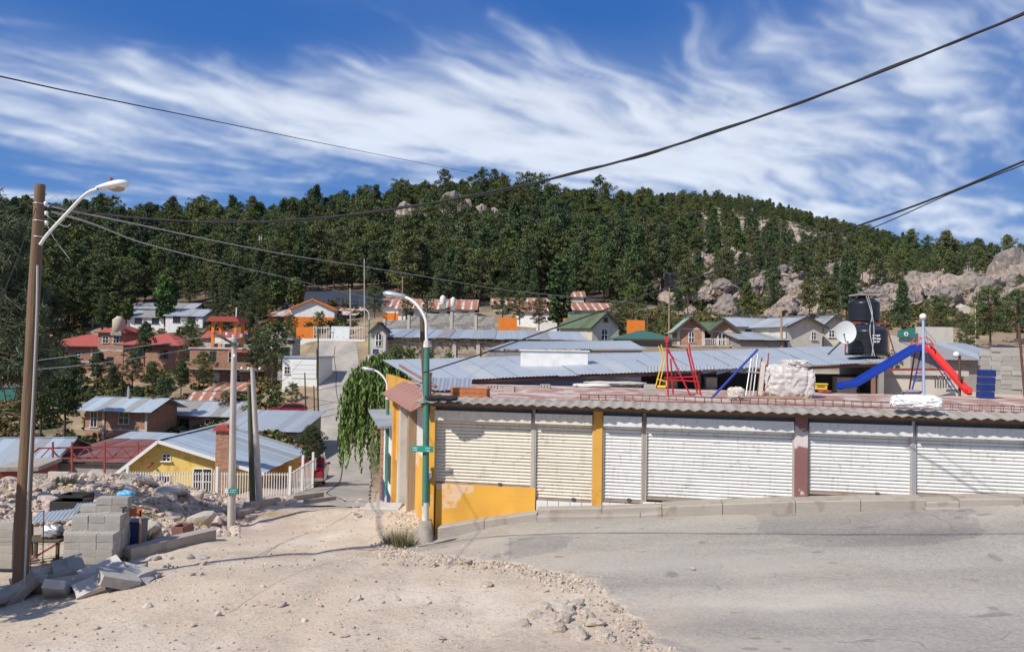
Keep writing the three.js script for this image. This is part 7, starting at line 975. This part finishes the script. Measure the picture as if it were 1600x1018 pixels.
// stepped stack of concrete blocks
{
  const o = GV(97, 888, 20), yaw = 0.10, ax = v3(Math.cos(yaw), 0, -Math.sin(yaw)), bz = v3(-Math.sin(yaw), 0, -Math.cos(yaw)), y0 = G(o.x + 0.6, 20.3) + 0.1; const Hs = [4, 4, 4, 6, 6, 6, 8, 8];
  const nm = { 4: 'front low step', 6: 'middle step', 8: 'tall rear step' };
  Hs.forEach((h, k) => { for (let r = 0; r < h; r++) for (let i = 0; i < 3; i++) { const vis = i === 2 || k === 0 || r >= (Hs[k - 1] ?? 0) || r === h - 1; if (!vis) continue; if (h === 8 && r === 7 && i === 0) continue; const p = o.clone().addScaledVector(ax, 0.2 + i * 0.405 + R(-0.012, 0.012)).addScaledVector(bz, 0.08 + k * 0.155 + R(-0.008, 0.008)); p.y = y0 + r * 0.193; block(p, yaw + R(-0.025, 0.025), 'grey hollow block in the ' + nm[h] + ' of the stack beside the dirt road', 'blocks of the stepped stack'); } });
  tag(mesh('timber_bearer', [T(box(1.4, 0.1, 1.4), 0, 0, 0)], M.darkWood), 'dark timber bearer under the stepped block stack', 'timber').position.set(o.x + 0.62, y0 - 0.05, o.z - 0.6);
  const o2 = GV(-30, 884, 19.4), y2 = G(o2.x + 0.4, 19.4) + 0.1; for (let r = 0; r < 6; r++) for (let i = 0; i < 2; i++) for (let k = 0; k < 2; k++) { if (k && i === 0 && r < 5) continue; const p = v3(o2.x + 0.2 + i * 0.405, y2 + r * 0.193, o2.z - k * 0.16); block(p, R(-0.03, 0.03), 'grey hollow block in the stack left of the wooden pole', 'blocks stacked left of the pole'); }
}
// lean-to, bin, troughs and fence wires
{
  const D = 21.4, lt = thing('lean_to', 'low lean-to of crooked corrugated sheets over the block stack', 'lean-to', v3(0, 0, 0));
  const S = [[[44, 816, 20.6], [105, 812, 20.6], [60, 800, 22.2], [120, 794, 22.2]], [[100, 811, 20.7], [150, 806, 20.7], [112, 795, 22.2], [160, 788, 22.2]], [[112, 798, 21.2], [200, 790, 21.0], [120, 786, 22.4], [192, 780, 22.4]]]; for (const s of S) mesh('sheet', corr(...s.map((q) => V(...q)), 0.12, 0.018, 0.008), s === S[2] ? M.zinc : M.tin, lt);
  for (const [px, t] of [[50, 818], [118, 812], [192, 792]]) mesh('post', [bar(GV(px, 860, 21), V(px, t, 21), 0.03)], M.darkWood, lt); 
  const tr = (name, label, cat, px0, px1, py0, py1, d, dep, m) => { const a = V(px0, py1, d), b = V(px1, py0, d), w = b.x - a.x, h = b.y - a.y, o = thing(name, label, cat, v3((a.x + b.x) / 2, a.y, -d)); mesh('front_panel', [T(cbox(w, h, 0.04), 0, h / 2, 0)], m, o); mesh('back_panel', [T(cbox(w, h, 0.04), 0, h / 2, -dep)], m, o); for (const s of [-1, 1]) mesh('side_panel', [T(cbox(0.04, h, dep - 0.05), s * (w / 2 - 0.02), h / 2, -dep / 2)], m, o); mesh('bottom_panel', [T(box(w - 0.1, 0.03, dep - 0.06), 0, 0.03, -dep / 2)], m, o); return o; };
  tr('iron_trough', 'upper dark iron trough on the rubble behind the lean-to', 'trough', 90, 130, 774, 786, 23.4, 0.6, M.dark); tr('iron_trough', 'lower dark iron trough behind the lean-to', 'trough', 77, 128, 784, 800, 22.8, 0.6, M.dark); tr('rusty_box', 'small rusty brown box tipped on the dirt behind the kerb beam', 'box', 267, 290, 823, 840, 24.2, 0.45, M.maroonTin).rotation.set(0.1, -0.3, 0.12);
  const bin = thing('blue_bin', 'dark blue plastic bin in a wooden rack beside the blocks', 'bin', GV(206, 852, 21.3)); mesh('bin_body', [T(prism([[-0.19, 0], [0.19, 0], [0.21, 0.78], [-0.21, 0.78]], 0.45), 0, 0.12, -0.45)], plain(0.012, 0.03, 0.10, { roughness: 0.4 }), bin); mesh('bin_rim', [T(cbox(0.46, 0.05, 0.5), 0, 0.92, -0.22)], plain(0.012, 0.03, 0.10, { roughness: 0.4 }), bin); for (const x of [-0.24, 0.24]) mesh('rack_post', [box(0.05, 1.35, 0.05, x, 0.6, 0.06)], M.paleWood, bin); mesh('rack_board', [box(0.56, 0.22, 0.03, 0, 1.22, 0.07)], M.terra, bin);
  const bt = mesh('blue_tarp', lump(0.42, 0.22, 0.36, 3.1, 0.5, 16), M.skyTarp); bt.position.copy(V(196, 779, 21.8)); tag(bt, 'bright blue plastic sheet on top of the lean-to', 'tarp');
  const wb = thing('work_bench', 'rough bench of planks with a shiny tin beside the block stack', 'bench', GV(72, 868, 20.6)); mesh('bench_top', [T(cbox(1.0, 0.06, 0.6), 0, 0.62, 0)], M.darkWood, wb); for (const [x, z] of [[-0.42, 0.22], [0.42, 0.22], [-0.42, -0.22], [0.42, -0.22]]) mesh('leg', [box(0.07, 0.6, 0.07, x, 0.29, z)], M.darkWood, wb); mesh('brace', [beam(v3(-0.4, 0.05, 0.24), v3(0.4, 0.55, 0.24), 0.05)], M.rustRed, wb);
  const tn2 = mesh('crumpled_tin', lump(0.45, 0.32, 0.35, 7.3, 0.5, 14), M.zinc); tn2.position.copy(wb.position).add(v3(0.15, 0.66, 0)); tag(tn2, 'crumpled shiny tin lying on the rough bench', 'tin');
  for (const [px, t, l] of [[20, 800, 'thin rebar stake left of the wooden pole'], [47, 798, 'thin rebar stake right of the wooden pole'], [66, 796, 'thin rebar stake in front of the rough bench']]) tag(mesh('rebar_stake', [bar(GV(px, 890, 18.6), V(px + 2, t, 18.6), 0.012)], M.rebar), l, 'stake');
  tag(mesh('fence_wire', [tube([V(-40, 803, 18.6), V(20, 802, 18.6), V(47, 800, 18.6), V(68, 798, 18.6)], 0.006, 20, 4), tube([V(-40, 848, 18.6), V(20, 846, 18.6), V(47, 848, 18.6), V(68, 850, 18.6)], 0.006, 20, 4)], M.rebar), 'rusty wires strung between the rebar stakes', 'wire');
  tag(mesh('street_pebble', rocks[3], stoneM[0]), 'lone small stone on the asphalt road', 'stone').position.copy(v3(0, 0, 0)); const sp = scene.children[scene.children.length - 1], r = ray(1084, 877), d = 17.2; sp.position.set(r.x * d / -r.z, G(r.x * d / -r.z, d) + 0.08, -d); sp.scale.setScalar(0.06);
}
scene.traverse((o) => { if (o.isMesh) { o.castShadow = true; o.receiveShadow = true; } });
renderer.render(scene, camera);
